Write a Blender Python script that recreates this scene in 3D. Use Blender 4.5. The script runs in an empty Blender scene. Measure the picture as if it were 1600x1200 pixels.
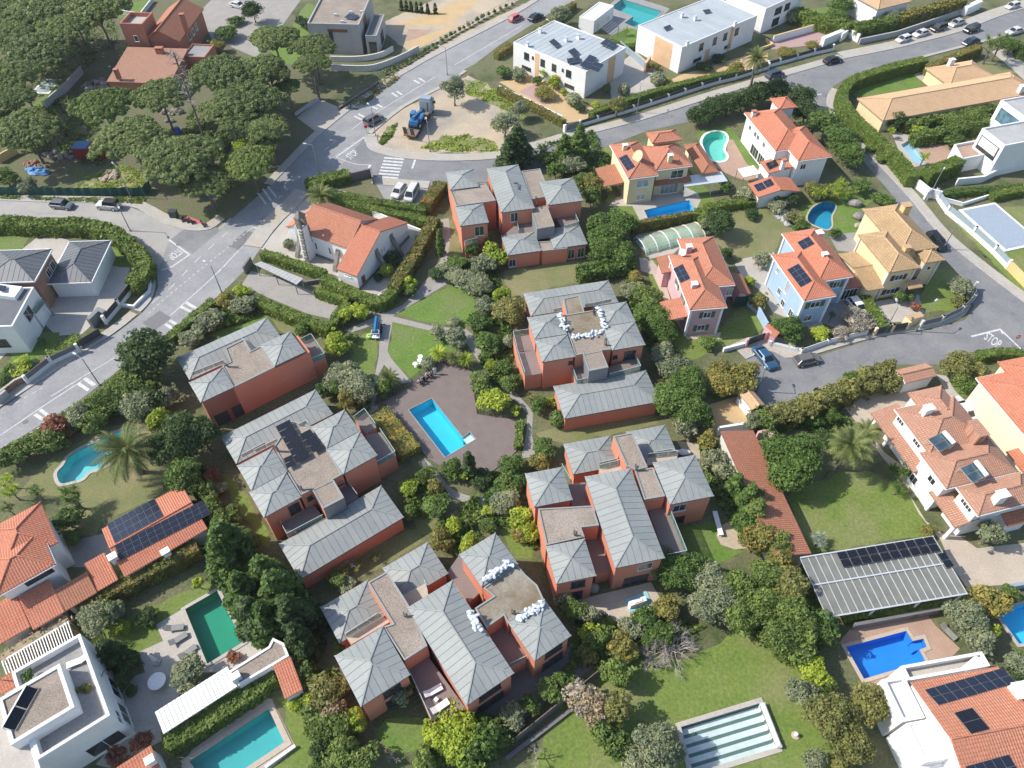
import bpy,bmesh,math,random
import numpy as np
from mathutils import Vector,Matrix
from mathutils.geometry import tessellate_polygon,delaunay_2d_cdt
R = math.radians
random.seed(7);RNG = np.random.default_rng(11)
SC = bpy.context.scene;COL = SC.collection
# ------------------------------------------------------------------ camera, sky, sun, exposure
CAM_H,FPX,PITCH = 82.0,1150.0,R(50)
cd = bpy.data.cameras.new('camera');cam = bpy.data.objects.new('camera',cd);COL.objects.link(cam)
cam.location = (0,0,CAM_H);cam.rotation_euler = (R(90) - PITCH,0,0)
cd.sensor_fit = 'HORIZONTAL';cd.sensor_width = 36.0;cd.lens = 36.0 * FPX / 1600.0
cd.clip_start = 1.0;cd.clip_end = 3000.0
SC.camera = cam
SUN_EL,SUN_AZ = R(43),R(-86)          # azimuth measured from +Y towards +X
wd = bpy.data.worlds.new('World');SC.world = wd;wd.use_nodes = True
nt = wd.node_tree;sky = nt.nodes.new('ShaderNodeTexSky');sky.sky_type = 'NISHITA';sky.sun_disc = False
sky.sun_elevation = SUN_EL;sky.sun_rotation = SUN_AZ;sky.altitude = 80;sky.air_density = 1.0;sky.dust_density = 1.2
bg = nt.nodes['Background'];bg.inputs[1].default_value = 0.15
nt.links.new(sky.outputs[0],bg.inputs[0])
sd = bpy.data.lights.new('sun','SUN');sd.energy = 4.0;sd.angle = R(0.55);sd.color = (1.0,0.945,0.86)
sun = bpy.data.objects.new('sun',sd);COL.objects.link(sun)
sdir = Vector((math.sin(SUN_AZ) * math.cos(SUN_EL),math.cos(SUN_AZ) * math.cos(SUN_EL),math.sin(SUN_EL)))
sun.rotation_euler = sdir.to_track_quat('Z','Y').to_euler();sun.location = sdir * 200
vs = SC.view_settings;vs.view_transform = 'Standard';vs.look = 'None';vs.gamma = 1;vs.exposure = 0.55
vs.use_curve_mapping = False
SC.render.resolution_x = 1024;SC.render.resolution_y = 768
# ------------------------------------------------------------------ survey helpers: photograph grid -> metres on the plan
GRID = {'F': (0,0,1.0)}
for r_,y_ in zip('ABCD',(0,290,590,880)):
 for c_,x_ in zip('1234',(0,400,780,1180)): GRID[r_ + c_] = (x_,y_,3.75)
SP,CP = math.sin(PITCH),math.cos(PITCH)
def ray(u,v):
 x = (u - 800) / FPX;y = (600 - v) / FPX
 return Vector((x,CP + y * SP,-SP + y * CP))
def uvs(s):
 out = [];g = GRID['F']
 for t in s.split():
  if t in GRID: g = GRID[t];continue
  a,b = t.split(',');out.append((g[0] + float(a) / g[2],g[1] + float(b) / g[2]))
 return out
def W(s,z=0.0):
 res = []
 for u,v in uvs(s):
  d = ray(u,v);t = (z - CAM_H) / d.z;res.append(Vector((d.x * t,d.y * t,z)))
 return res
def W1(s,z=0.0): return W(s,z)[0]
def onplane(s,p0,n):
 res = []
 o = Vector((0,0,CAM_H))
 for u,v in uvs(s):
  d = ray(u,v);t = (p0 - o).dot(n) / d.dot(n);res.append(o + d * t)
 return res
def mpp(s,z=0.0):                         # metres for one grid unit at that spot
 g = GRID['F']
 for t in s.split():
  if t in GRID: g = GRID[t]
 p = W1(s,z);dep = p.y * CP + (CAM_H - z) * SP
 return dep / FPX / g[2]
# ------------------------------------------------------------------ materials
MATS = {}
def newmat(name):
 m = bpy.data.materials.new(name);m.use_nodes = True
 return m,m.node_tree,m.node_tree.nodes['Principled BSDF']
def N(t,typ,**kw):
 n = t.nodes.new(typ)
 for k,v in kw.items(): setattr(n,k,v)
 return n
def mix(t,fac,a,b,mode='MIX'):
 n = t.nodes.new('ShaderNodeMix');n.data_type = 'RGBA';n.blend_type = mode
 for i,val in ((0,fac),(6,a),(7,b)):
  if isinstance(val,(int,float)): n.inputs[i].default_value = val
  elif isinstance(val,tuple): n.inputs[i].default_value = (*val[:3],1)
  else: t.links.new(val,n.inputs[i])
 return n.outputs[2]
def noise(t,scale,detail=4,rough=0.6,vec=None,dist=0.0):
 n = N(t,'ShaderNodeTexNoise');n.inputs['Scale'].default_value = scale
 n.inputs['Detail'].default_value = detail;n.inputs['Roughness'].default_value = rough;n.inputs['Distortion'].default_value = dist
 if vec is not None: t.links.new(vec,n.inputs['Vector'])
 return n.outputs['Fac']
def ramp(t,fac,stops):
 n = N(t,'ShaderNodeValToRGB');cr = n.color_ramp
 while len(cr.elements) < len(stops): cr.elements.new(0.5)
 for e,(p,c) in zip(cr.elements,stops):
  e.position = p;e.color = (*c,1) if isinstance(c,tuple) else (c,c,c,1)
 t.links.new(fac,n.inputs[0]);return n.outputs[0]
def world_pos(t): return N(t,'ShaderNodeNewGeometry').outputs['Position']
def bump(t,h,strength,dist,bsdf):
 n = N(t,'ShaderNodeBump');n.inputs['Strength'].default_value = strength;n.inputs['Distance'].default_value = dist
 t.links.new(h,n.inputs['Height']);t.links.new(n.outputs[0],bsdf.inputs['Normal'])
def surf(name,c1,c2=None,scale=0.6,rough=0.85,fine=8.0,fine_amt=0.25,bmp=0.15,bscale=12.0,c3=None,metal=0.0,obj_var=0.0):
 """weathered surface: two or three tones in broad patches, fine grain, slight relief"""
 if name in MATS: return MATS[name]
 m,t,b = newmat(name);pos = world_pos(t)
 c2 = c2 or tuple(x * 0.8 for x in c1)
 f = ramp(t,noise(t,scale,5,0.65,pos),[(0.36,0.0),(0.64,1.0)])
 col = mix(t,f,c1,c2)
 if c3:
  f3 = ramp(t,noise(t,scale * 0.37 + 0.013,4,0.6,pos),[(0.48,0.0),(0.68,1.0)])
  col = mix(t,f3,col,c3)
 g = ramp(t,noise(t,fine,3,0.7,pos),[(0.3,1 - fine_amt),(0.7,1 + fine_amt * 0.6)])
 col = mix(t,1.0,col,g,'MULTIPLY')
 if obj_var:
  oi = N(t,'ShaderNodeObjectInfo');rr = ramp(t,oi.outputs['Random'],[(0.0,1 - obj_var),(1.0,1 + obj_var)])
  col = mix(t,1.0,col,rr,'MULTIPLY')
 t.links.new(col,b.inputs['Base Color']);b.inputs['Roughness'].default_value = rough;b.inputs['Metallic'].default_value = metal
 if bmp: bump(t,noise(t,bscale,3,0.7,pos),bmp,0.05,b)
 MATS[name] = m;return m
def plain(name,c,rough=0.5,metal=0.0,spec=0.5,coat=0.0):
 if name in MATS: return MATS[name]
 m,t,b = newmat(name);pos = world_pos(t)
 g = ramp(t,noise(t,2.5,4,0.6,pos),[(0.3,0.9),(0.7,1.06)])
 t.links.new(mix(t,1.0,c,g,'MULTIPLY'),b.inputs['Base Color'])
 b.inputs['Roughness'].default_value = rough;b.inputs['Metallic'].default_value = metal
 b.inputs['Specular IOR Level'].default_value = spec;b.inputs['Coat Weight'].default_value = coat
 MATS[name] = m;return m
def leafmat(name,c1,c2,c3=None,transl=0.34):
 if name in MATS: return MATS[name]
 m,t,b = newmat(name)
 g = N(t,'ShaderNodeNewGeometry');oi = N(t,'ShaderNodeObjectInfo')
 col = mix(t,ramp(t,g.outputs['Random Per Island'],[(0.15,0.0),(0.85,1.0)]),c1,c2)
 if c3: col = mix(t,ramp(t,g.outputs['Random Per Island'],[(0.80,0.0),(0.86,1.0)]),col,c3)
 col = mix(t,1.0,col,ramp(t,oi.outputs['Random'],[(0.0,(0.82,0.84,0.8)),(1.0,(1.2,1.14,1.08))]),'MULTIPLY')
 patch = ramp(t,noise(t,0.9,3,0.6,g.outputs['Position']),[(0.35,(0.75,0.8,0.8)),(0.68,(1.25,1.18,1.05))])
 col = mix(t,1.0,col,patch,'MULTIPLY')
 t.links.new(col,b.inputs['Base Color']);b.inputs['Roughness'].default_value = 0.62;b.inputs['Specular IOR Level'].default_value = 0.3
 tr = N(t,'ShaderNodeBsdfTranslucent');t.links.new(col,tr.inputs[0])
 ms = N(t,'ShaderNodeMixShader');ms.inputs[0].default_value = transl
 t.links.new(b.outputs[0],ms.inputs[1]);t.links.new(tr.outputs[0],ms.inputs[2])
 t.links.new(ms.outputs[0],t.nodes['Material Output'].inputs[0])
 MATS[name] = m;return m
def tilemat(name,c1,c2,c3,moss=None):
 if name in MATS: return MATS[name]
 m,t,b = newmat(name);pos = world_pos(t)
 uvn = N(t,'ShaderNodeUVMap');uvn.uv_map = 'UVMap'
 br = N(t,'ShaderNodeTexBrick');t.links.new(uvn.outputs[0],br.inputs[0]);br.offset = 0.0
 br.inputs['Scale'].default_value = 1.0;br.inputs['Brick Width'].default_value = 0.28;br.inputs['Row Height'].default_value = 0.36
 br.inputs['Mortar Size'].default_value = 0.035;br.inputs['Mortar Smooth'].default_value = 0.6
 br.inputs['Color1'].default_value = (*c1,1);br.inputs['Color2'].default_value = (*c2,1);br.inputs['Mortar'].default_value = (*[x * 0.5 for x in c2],1)
 col = mix(t,ramp(t,noise(t,0.5,5,0.7,pos),[(0.42,0.0),(0.72,0.75)]),br.outputs[0],c3)
 if moss: col = mix(t,ramp(t,noise(t,1.6,6,0.75,pos),[(0.58,0.0),(0.7,0.8)]),col,moss)
 col = mix(t,1.0,col,ramp(t,noise(t,7,3,0.7,pos),[(0.3,0.82),(0.7,1.15)]),'MULTIPLY')
 t.links.new(col,b.inputs['Base Color']);b.inputs['Roughness'].default_value = 0.85
 bump(t,br.outputs['Fac'],-0.5,0.04,b)
 MATS[name] = m;return m
def glassmat(name,c,rough=0.05,spec=0.8):
 if name in MATS: return MATS[name]
 m,t,b = newmat(name);pos = world_pos(t)
 t.links.new(mix(t,ramp(t,noise(t,0.8,2,0.5,pos),[(0.4,0.0),(0.6,1.0)]),c,tuple(x * 1.7 for x in c)),b.inputs['Base Color'])
 b.inputs['Roughness'].default_value = rough;b.inputs['Specular IOR Level'].default_value = spec
 MATS[name] = m;return m
def clearmat(name,tint,gloss=0.12,rough=0.03):
 """real see-through sheet: tinted transparency plus a mirror share that grows at grazing angles"""
 if name in MATS: return MATS[name]
 m,t,b = newmat(name);t.nodes.remove(b)
 tp = N(t,'ShaderNodeBsdfTransparent');tp.inputs[0].default_value = (*tint,1)
 gl = N(t,'ShaderNodeBsdfGlossy');gl.inputs['Roughness'].default_value = rough;gl.inputs['Color'].default_value = (0.9,0.95,0.95,1)
 fr = N(t,'ShaderNodeFresnel');fr.inputs[0].default_value = 1.33 + gloss
 ms = N(t,'ShaderNodeMixShader');t.links.new(fr.outputs[0],ms.inputs[0])
 t.links.new(tp.outputs[0],ms.inputs[1]);t.links.new(gl.outputs[0],ms.inputs[2])
 bp = N(t,'ShaderNodeBump');bp.inputs['Strength'].default_value = 0.06;t.links.new(noise(t,2.2,3,0.6,world_pos(t)),bp.inputs['Height'])
 t.links.new(bp.outputs[0],gl.inputs['Normal'])
 t.links.new(ms.outputs[0],t.nodes['Material Output'].inputs[0])
 MATS[name] = m;return m
# ------------------------------------------------------------------ mesh + object helpers
ORG = {}
def tag(o,label=None,cat=None,group=None,kind=None):
 if label: o['label'] = label
 if cat: o['category'] = cat
 if group: o['group'] = group
 if kind: o['kind'] = kind
 return o
def empty(name,loc,label=None,cat=None,group=None):
 o = bpy.data.objects.new(name,None);COL.objects.link(o);o.location = loc;o.empty_display_size = 0.3
 ORG[o.name] = Vector(loc);return tag(o,label,cat,group)
def place(o,parent,org):
 COL.objects.link(o)
 if parent is not None: o.parent = parent;ORG[o.name] = ORG[parent.name]
 else: o.location = org;ORG[o.name] = Vector(org)
 return o
class MB:
 def __init__(s): s.v = [];s.f = [];s.m = [];s.uv = [];s.k = 0
 def poly(s,pts,uv=None):
  i = len(s.v);s.v += [tuple(p) for p in pts];s.f.append(tuple(range(i,i + len(pts))));s.m.append(s.k)
  s.uv += (uv if uv else [(p[0],p[1]) for p in pts]);return s
 def prism(s,pts,z0,z1,top=True,bottom=False,sides=True):
  pts = ccw([Vector((p[0],p[1],0)) for p in pts]);n = len(pts)
  A = [(p.x,p.y,z0) for p in pts];B = [(p.x,p.y,z1) for p in pts]
  if sides:
   for i in range(n):
    j = (i + 1) % n;s.poly([A[i],A[j],B[j],B[i]])
  if top: s.poly(B)
  if bottom: s.poly(A[::-1])
  return s
 def box(s,c,sx,sy,sz,ang=0.0):
  """c = centre of the underside"""
  ca,sa = math.cos(ang),math.sin(ang);c = Vector(c)
  pts = [Vector((c.x + x * ca - y * sa,c.y + x * sa + y * ca,0)) for x,y in ((-sx / 2,-sy / 2),(sx / 2,-sy / 2),(sx / 2,sy / 2),(-sx / 2,sy / 2))]
  return s.prism(pts,c.z,c.z + sz,True,True)
 def bar(s,p0,p1,w,h=None):
  """straight bar with a rectangular section between two points"""
  h = h or w;p0 = Vector(p0);p1 = Vector(p1);d = (p1 - p0).normalized()
  up = Vector((0,0,1)) if abs(d.z) < 0.95 else Vector((1,0,0))
  x = d.cross(up).normalized() * w / 2;y = x.cross(d).normalized() * h / 2
  a = [p0 - x - y,p0 + x - y,p0 + x + y,p0 - x + y];b = [p1 - x - y,p1 + x - y,p1 + x + y,p1 - x + y]
  for i in range(4):
   j = (i + 1) % 4;s.poly([a[i],a[j],b[j],b[i]])
  s.poly(a[::-1]);s.poly(b);return s
 def tube(s,p0,p1,r0,r1=None,n=8,caps=True):
  r1 = r0 if r1 is None else r1;p0 = Vector(p0);p1 = Vector(p1);d = (p1 - p0).normalized()
  up = Vector((0,0,1)) if abs(d.z) < 0.9 else Vector((1,0,0))
  x = d.cross(up).normalized();y = d.cross(x)
  a = [p0 + (x * math.cos(k * 2 * math.pi / n) + y * math.sin(k * 2 * math.pi / n)) * r0 for k in range(n)]
  b = [p1 + (x * math.cos(k * 2 * math.pi / n) + y * math.sin(k * 2 * math.pi / n)) * r1 for k in range(n)]
  for i in range(n):
   j = (i + 1) % n;s.poly([a[i],a[j],b[j],b[i]])
  if caps: s.poly(a[::-1]);s.poly(b)
  return s
 def blob(s,c,rx,ry,rz,nu=8,nv=5,jit=0.0,ang=0.0):
  c = Vector(c);rings = []
  ca,sa = math.cos(ang),math.sin(ang)
  for i in range(1,nv):
   ph = math.pi * i / nv;ring = []
   for j in range(nu):
    th = 2 * math.pi * j / nu;k = 1 + random.uniform(-jit,jit)
    x,y = rx * math.sin(ph) * math.cos(th) * k,ry * math.sin(ph) * math.sin(th) * k
    ring.append(c + Vector((x * ca - y * sa,x * sa + y * ca,rz * math.cos(ph) * k)))
   rings.append(ring)
  t = c + Vector((0,0,rz));b = c - Vector((0,0,rz))
  for j in range(nu):
   k = (j + 1) % nu;s.poly([t,rings[0][j],rings[0][k]]);s.poly([b,rings[-1][k],rings[-1][j]])
   for i in range(len(rings) - 1): s.poly([rings[i][j],rings[i + 1][j],rings[i + 1][k],rings[i][k]])
  return s
 def build(s,name,mats,parent=None,org=None,smooth=False):
  if not isinstance(mats,(list,tuple)): mats = [mats]
  if parent is not None: o0 = ORG[parent.name]
  elif org is not None: o0 = Vector(org)
  else:
   a = np.array(s.v);o0 = Vector((a[:,0].mean(),a[:,1].mean(),a[:,2].min()))
  me = bpy.data.meshes.new(name)
  me.from_pydata([(x - o0.x,y - o0.y,z - o0.z) for x,y,z in s.v],[],s.f)
  ul = me.uv_layers.new(name='UVMap');ul.data.foreach_set('uv',np.array(s.uv,dtype=np.float32).ravel())
  for m in mats: me.materials.append(m)
  if len(mats) > 1: me.polygons.foreach_set('material_index',s.m)
  if smooth: me.polygons.foreach_set('use_smooth',[True] * len(s.f))
  me.update()
  return place(bpy.data.objects.new(name,me),parent,o0)
def ccw(pts):
 a = sum(pts[i].x * pts[(i + 1) % len(pts)].y - pts[(i + 1) % len(pts)].x * pts[i].y for i in range(len(pts)))
 return pts if a > 0 else pts[::-1]
def holed(mb,outer,holes,z):
 loops = [[Vector((p[0],p[1],0)) for p in outer]] + [[Vector((p[0],p[1],0)) for p in h] for h in holes]
 flat = [p for l in loops for p in l]
 for tri in tessellate_polygon(loops):
  a,b,c = [flat[i] for i in tri]
  if (b - a).cross(c - a).z < 0: b,c = c,b
  mb.poly([(p.x,p.y,z) for p in (a,b,c)])
 return mb
def inset(pts,d):
 """offset a closed ccw outline inwards by d (negative: outwards)"""
 pts = ccw([Vector((p[0],p[1],0)) for p in pts]);n = len(pts);out = []
 for i in range(n):
  a,b,c = pts[i - 1],pts[i],pts[(i + 1) % n]
  e1 = (b - a).normalized();e2 = (c - b).normalized()
  n1 = Vector((-e1.y,e1.x,0));n2 = Vector((-e2.y,e2.x,0));m = (n1 + n2)
  if m.length < 1e-4: m = n1
  m.normalize();k = max(0.35,m.dot(n1));out.append(b + m * d / k)
 return out
def offset_line(pts,d):
 """polyline shifted sideways (positive = left of travel)"""
 out = [];n = len(pts)
 for i in range(n):
  a = pts[max(i - 1,0)];c = pts[min(i + 1,n - 1)]
  e1 = (pts[i] - a);e2 = (c - pts[i])
  if e1.length < 1e-6: e1 = e2
  if e2.length < 1e-6: e2 = e1
  e1 = Vector((e1.x,e1.y,0)).normalized();e2 = Vector((e2.x,e2.y,0)).normalized()
  n1 = Vector((-e1.y,e1.x,0));m = (n1 + Vector((-e2.y,e2.x,0))).normalized()
  out.append(pts[i] + m * d / max(0.4,m.dot(n1)))
 return out
def smooth_line(pts,k=4,closed=False):
 """Catmull-Rom through the points"""
 n = len(pts);out = []
 rng = n if closed else n - 1
 for i in range(rng):
  p0 = pts[(i - 1) % n] if closed or i > 0 else pts[0];p1 = pts[i];p2 = pts[(i + 1) % n]
  p3 = pts[(i + 2) % n] if closed or i + 2 < n else pts[-1]
  for j in range(k):
   t = j / k
   out.append(0.5 * ((2 * p1) + (p2 - p0) * t + (2 * p0 - 5 * p1 + 4 * p2 - p3) * t * t + (3 * p1 - p0 - 3 * p2 + p3) * t ** 3))
 if not closed: out.append(pts[-1])
 return out
def clip(poly,lo,hi):
 """cut a 2-D outline to lo <= u <= hi"""
 for sgn,lim in ((1,lo),(-1,-hi)):
  res = [];n = len(poly)
  for i in range(n):
   a,b = poly[i],poly[(i + 1) % n];da,db = sgn * a[0] - lim,sgn * b[0] - lim
   if da >= 0: res.append(a)
   if (da > 0 and db < 0) or (da < 0 and db > 0):
    t = da / (da - db);res.append((a[0] + t * (b[0] - a[0]),a[1] + t * (b[1] - a[1])))
  poly = res
  if len(poly) < 3: return []
 return poly
# ------------------------------------------------------------------ rectangles on the plan
class Rect:
 """plan rectangle: centre, direction, half sizes; built from three or four surveyed corners"""
 def __init__(s,pts=None,ang=None,c=None,a=None,b=None):
  if pts is not None:
   if len(pts) == 3: pts = pts + [pts[0] + pts[2] - pts[1]]
   A,B,C,D = pts
   if ang is None:
    d1 = (B - A) + (C - D);d2 = (C - B) + (D - A)
    if d1.length < d2.length: d1 = Vector((d2.y,-d2.x,0));d1 = d1 if d1.dot((B - A) + (C - D)) > 0 else -d1
    ang = math.atan2(d1.y,d1.x)
   while ang > math.pi / 4: ang -= math.pi / 2
   while ang <= -math.pi / 4: ang += math.pi / 2
   ux = Vector((math.cos(ang),math.sin(ang),0));uy = Vector((-ux.y,ux.x,0))
   us = sorted(p.dot(ux) for p in pts);vs_ = sorted(p.dot(uy) for p in pts)
   u0,u1 = (us[0] + us[1]) / 2,(us[2] + us[3]) / 2;v0,v1 = (vs_[0] + vs_[1]) / 2,(vs_[2] + vs_[3]) / 2
   s.a,s.b = (u1 - u0) / 2,(v1 - v0) / 2;s.c = ux * (u0 + u1) / 2 + uy * (v0 + v1) / 2
  else: s.c,s.a,s.b = Vector((c[0],c[1],0)),a,b
  s.ang = ang;s.ux = Vector((math.cos(ang),math.sin(ang),0));s.uy = Vector((-s.ux.y,s.ux.x,0));s.c.z = 0
 def at(s,x,y,z=0.0): return s.c + s.ux * x + s.uy * y + Vector((0,0,z))
 def pts(s,grow=0.0):
  a,b = s.a + grow,s.b + grow;return [s.at(-a,-b),s.at(a,-b),s.at(a,b),s.at(-a,b)]
 def side(s,k,grow=0.0):
  p = s.pts(grow);i = 'frbl'.index(k);return p[i],p[(i + 1) % 4]
 def shrink(s,d): return Rect(ang=s.ang,c=s.c,a=s.a - d,b=s.b - d)
def rect(s,z=0.0,ang=None): return Rect(W(s,z),ang)
# ------------------------------------------------------------------ roofs
def roof_faces(kind,r,z,h,over=0.0,axis=None):
 """list of planar faces (3-D point lists, first two points on the eave)"""
 a,b = r.a + over,r.b + over
 P = lambda x,y,zz: r.at(x,y,zz)
 c = [P(-a,-b,z),P(a,-b,z),P(a,b,z),P(-a,b,z)]
 if kind == 'hip':
  if a >= b: q0,q1 = P(-(a - b),0,z + h),P(a - b,0,z + h)
  else: q0,q1 = P(0,-(b - a),z + h),P(0,b - a,z + h)
  if abs(a - b) < 0.05:
   q = P(0,0,z + h);return [[c[0],c[1],q],[c[1],c[2],q],[c[2],c[3],q],[c[3],c[0],q]],[(c[i],q) for i in range(4)]
  if a >= b: return [[c[0],c[1],q1,q0],[c[1],c[2],q1],[c[2],c[3],q0,q1],[c[3],c[0],q0]],[(q0,q1),(c[0],q0),(c[3],q0),(c[1],q1),(c[2],q1)]
  return [[c[0],c[1],q0],[c[1],c[2],q1,q0],[c[2],c[3],q1],[c[3],c[0],q0,q1]],[(q0,q1),(c[0],q0),(c[1],q0),(c[2],q1),(c[3],q1)]
 if kind == 'gable':
  axis = axis or ('x' if a >= b else 'y')
  if axis == 'x': q0,q1 = P(-a,0,z + h),P(a,0,z + h);return [[c[0],c[1],q1,q0],[c[2],c[3],q0,q1]],[(q0,q1)]
  q0,q1 = P(0,-b,z + h),P(0,b,z + h);return [[c[1],c[2],q1,q0],[c[3],c[0],q0,q1]],[(q0,q1)]
 if kind.startswith('shed'):                       # shed_f: eave at the front, high at the back
  i = 'frbl'.index(kind[5]);p = c[i:] + c[:i];up = Vector((0,0,h))
  return [[p[0],p[1],p[2] + up,p[3] + up]],[]
def face_frame(f):
 e = (f[1] - f[0]).normalized();n = e.cross(f[2] - f[0]).normalized()
 if n.z < 0: n = -n
 s = n.cross(e).normalized()
 if (f[2] - f[0]).dot(s) < 0: s = -s
 return f[0],e,s,n
def tile_roof(root,faces,ridges,mat,name='roof',w=0.28,lift=0.045,thick=0.16,capmat=None):
 mb = MB()
 for f in faces:
  o,e,s,n = face_frame(f);q = [((p - o).dot(e),(p - o).dot(s)) for p in f]
  u0 = min(p[0] for p in q);u1 = max(p[0] for p in q);k = max(1,round((u1 - u0) / w));ww = (u1 - u0) / k
  for i in range(k):
   lo = u0 + i * ww;mid = lo + ww / 2
   for x0,x1 in ((lo,mid),(mid,lo + ww)):
    c = clip(q,x0,x1)
    if len(c) < 3: continue
    pts = [o + e * a + s * b + n * (lift if abs(a - mid) < 1e-4 else 0.0) for a,b in c]
    if (pts[1] - pts[0]).cross(pts[2] - pts[0]).dot(n) < 0: pts = pts[::-1];c = c[::-1]
    mb.poly(pts,[(a + 10,b + 10) for a,b in c])
  m = len(f)                                     # underside and eave edge
  low = [p - Vector((0,0,thick)) for p in f]
  mb.poly(low[::-1] if (low[1] - low[0]).cross(low[2] - low[0]).z > 0 else low)
  for i in range(m):
   j = (i + 1) % m
   mb.poly([f[i],f[j],low[j],low[i]])
 ro = mb.build(name,mat,root)
 if ridges:
  mb = MB()
  for p,q in ridges: mb.tube(p + Vector((0,0,0.03)),q + Vector((0,0,0.03)),0.12,n=6)
  mb.build('ridge_cap',capmat or mat,ro)
 return ro
def zinc_roof(root,faces,ridges,mat,under,name='roof',w=0.82,gap=0.038,thick=0.18):
 mb = MB()
 for f in faces:
  low = [p - Vector((0,0,thick)) for p in f];up = [p - Vector((0,0,0.035)) for p in f]
  mb.poly(up if (up[1] - up[0]).cross(up[2] - up[0]).z > 0 else up[::-1]);mb.poly(low[::-1])
  for i in range(len(f)):
   j = (i + 1) % len(f)
   if abs(f[i].z - f[j].z) < 1e-4 and i == 0: mb.poly([low[i],low[j],up[j],up[i]])
 ro = mb.build(name,under,root)
 for f in faces:
  o,e,s,n = face_frame(f);q = [((p - o).dot(e),(p - o).dot(s)) for p in f]
  u0 = min(p[0] for p in q);u1 = max(p[0] for p in q);k = max(1,round((u1 - u0) / w));ww = (u1 - u0) / k
  for i in range(k):
   c = clip(q,u0 + i * ww + gap / 2,u0 + (i + 1) * ww - gap / 2)
   if len(c) < 3: continue
   tp = [o + e * a + s * b for a,b in c]
   if (tp[1] - tp[0]).cross(tp[2] - tp[0]).dot(n) < 0: tp = tp[::-1]
   g = sum(tp,Vector()) / len(tp);tp = [p + (g - p) * 0.006 for p in tp]
   bt = [p - n * 0.05 for p in tp];mb = MB();mb.poly(tp)
   for x in range(len(tp)):
    y = (x + 1) % len(tp);mb.poly([bt[x],bt[y],tp[y],tp[x]])
   mb.build('roof_panel',mat,ro)
 if ridges:
  mb = MB()
  for p,q in ridges: mb.bar(p + Vector((0,0,0.03)),q + Vector((0,0,0.03)),0.14,0.07)
  mb.build('ridge_cap',mat,ro)
 return ro
# ------------------------------------------------------------------ openings and roof furniture
def quad_on(p,e,up,x0,x1,z0,z1,n,d):
 return [p + e * x + up * z + n * d for x,z in ((x0,z0),(x1,z0),(x1,z1),(x0,z1))]
def win(root,r,side,t,z,w,h,frame='white_paint',glass='window_glass',shutter=None,bars=1,grow=0.0,name='window',sill=True,open_shutter=True):
 """window on one side of a plan rectangle: t in metres from the side's middle, z = sill height"""
 p0,p1 = r.side(side,grow);e = (p1 - p0).normalized();n = Vector((e.y,-e.x,0));up = Vector((0,0,1))
 m = (p0 + p1) / 2 + e * t + up * z;fr = MB();k = 0.07
 B = lambda x0,x1,z0,z1,d0,d1: _slab(fr,m,e,up,n,x0,x1,z0,z1,d0,d1)
 B(-w / 2,-w / 2 + k,0,h,-0.02,0.07);B(w / 2 - k,w / 2,0,h,-0.02,0.07)
 B(-w / 2 + k,w / 2 - k,0,k,-0.02,0.068);B(-w / 2 + k,w / 2 - k,h - k,h,-0.02,0.068)
 for i in range(bars):
  x = -w / 2 + w * (i + 1) / (bars + 1);B(x - 0.03,x + 0.03,k,h - k,-0.02,0.06)
 if sill: B(-w / 2 - 0.08,w / 2 + 0.08,-0.07,0,-0.02,0.14)
 o = fr.build(name,MATS[frame],root)
 pn = MB();pn.poly(quad_on(m,e,up,-w / 2 + k * 0.8,w / 2 - k * 0.8,k * 0.8,h - k * 0.8,n,0.03));pn.build('pane',MATS[glass],o)
 if shutter:
  for sx in (-1,1):
   sm = MB();x0 = sx * (w / 2 + 0.03);x1 = sx * (w / 2 + 0.03 + w * 0.46);x0,x1 = min(x0,x1),max(x0,x1)
   _slab(sm,m,e,up,n,x0,x1,0,h,-0.01,0.06);sm.build('shutter',MATS[shutter],o)
 return o
def _slab(mb,m,e,up,n,x0,x1,z0,z1,d0,d1):
 a = quad_on(m,e,up,x0,x1,z0,z1,n,d1);b = quad_on(m,e,up,x0,x1,z0,z1,n,d0)
 mb.poly(a)
 for i in range(4):
  j = (i + 1) % 4;mb.poly([b[i],b[j],a[j],a[i]])
def panel_on(root,r,side,t,z,w,h,mat,name,d=0.05,grow=0.0):
 p0,p1 = r.side(side,grow);e = (p1 - p0).normalized();n = Vector((e.y,-e.x,0));up = Vector((0,0,1))
 m = (p0 + p1) / 2 + e * t + up * z;mb = MB();_slab(mb,m,e,up,n,-w / 2,w / 2,0,h,-0.02,d)
 return mb.build(name,MATS[mat] if isinstance(mat,str) else mat,root)
def plane_of(f): o,e,s,n = face_frame(f);return o,n
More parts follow.
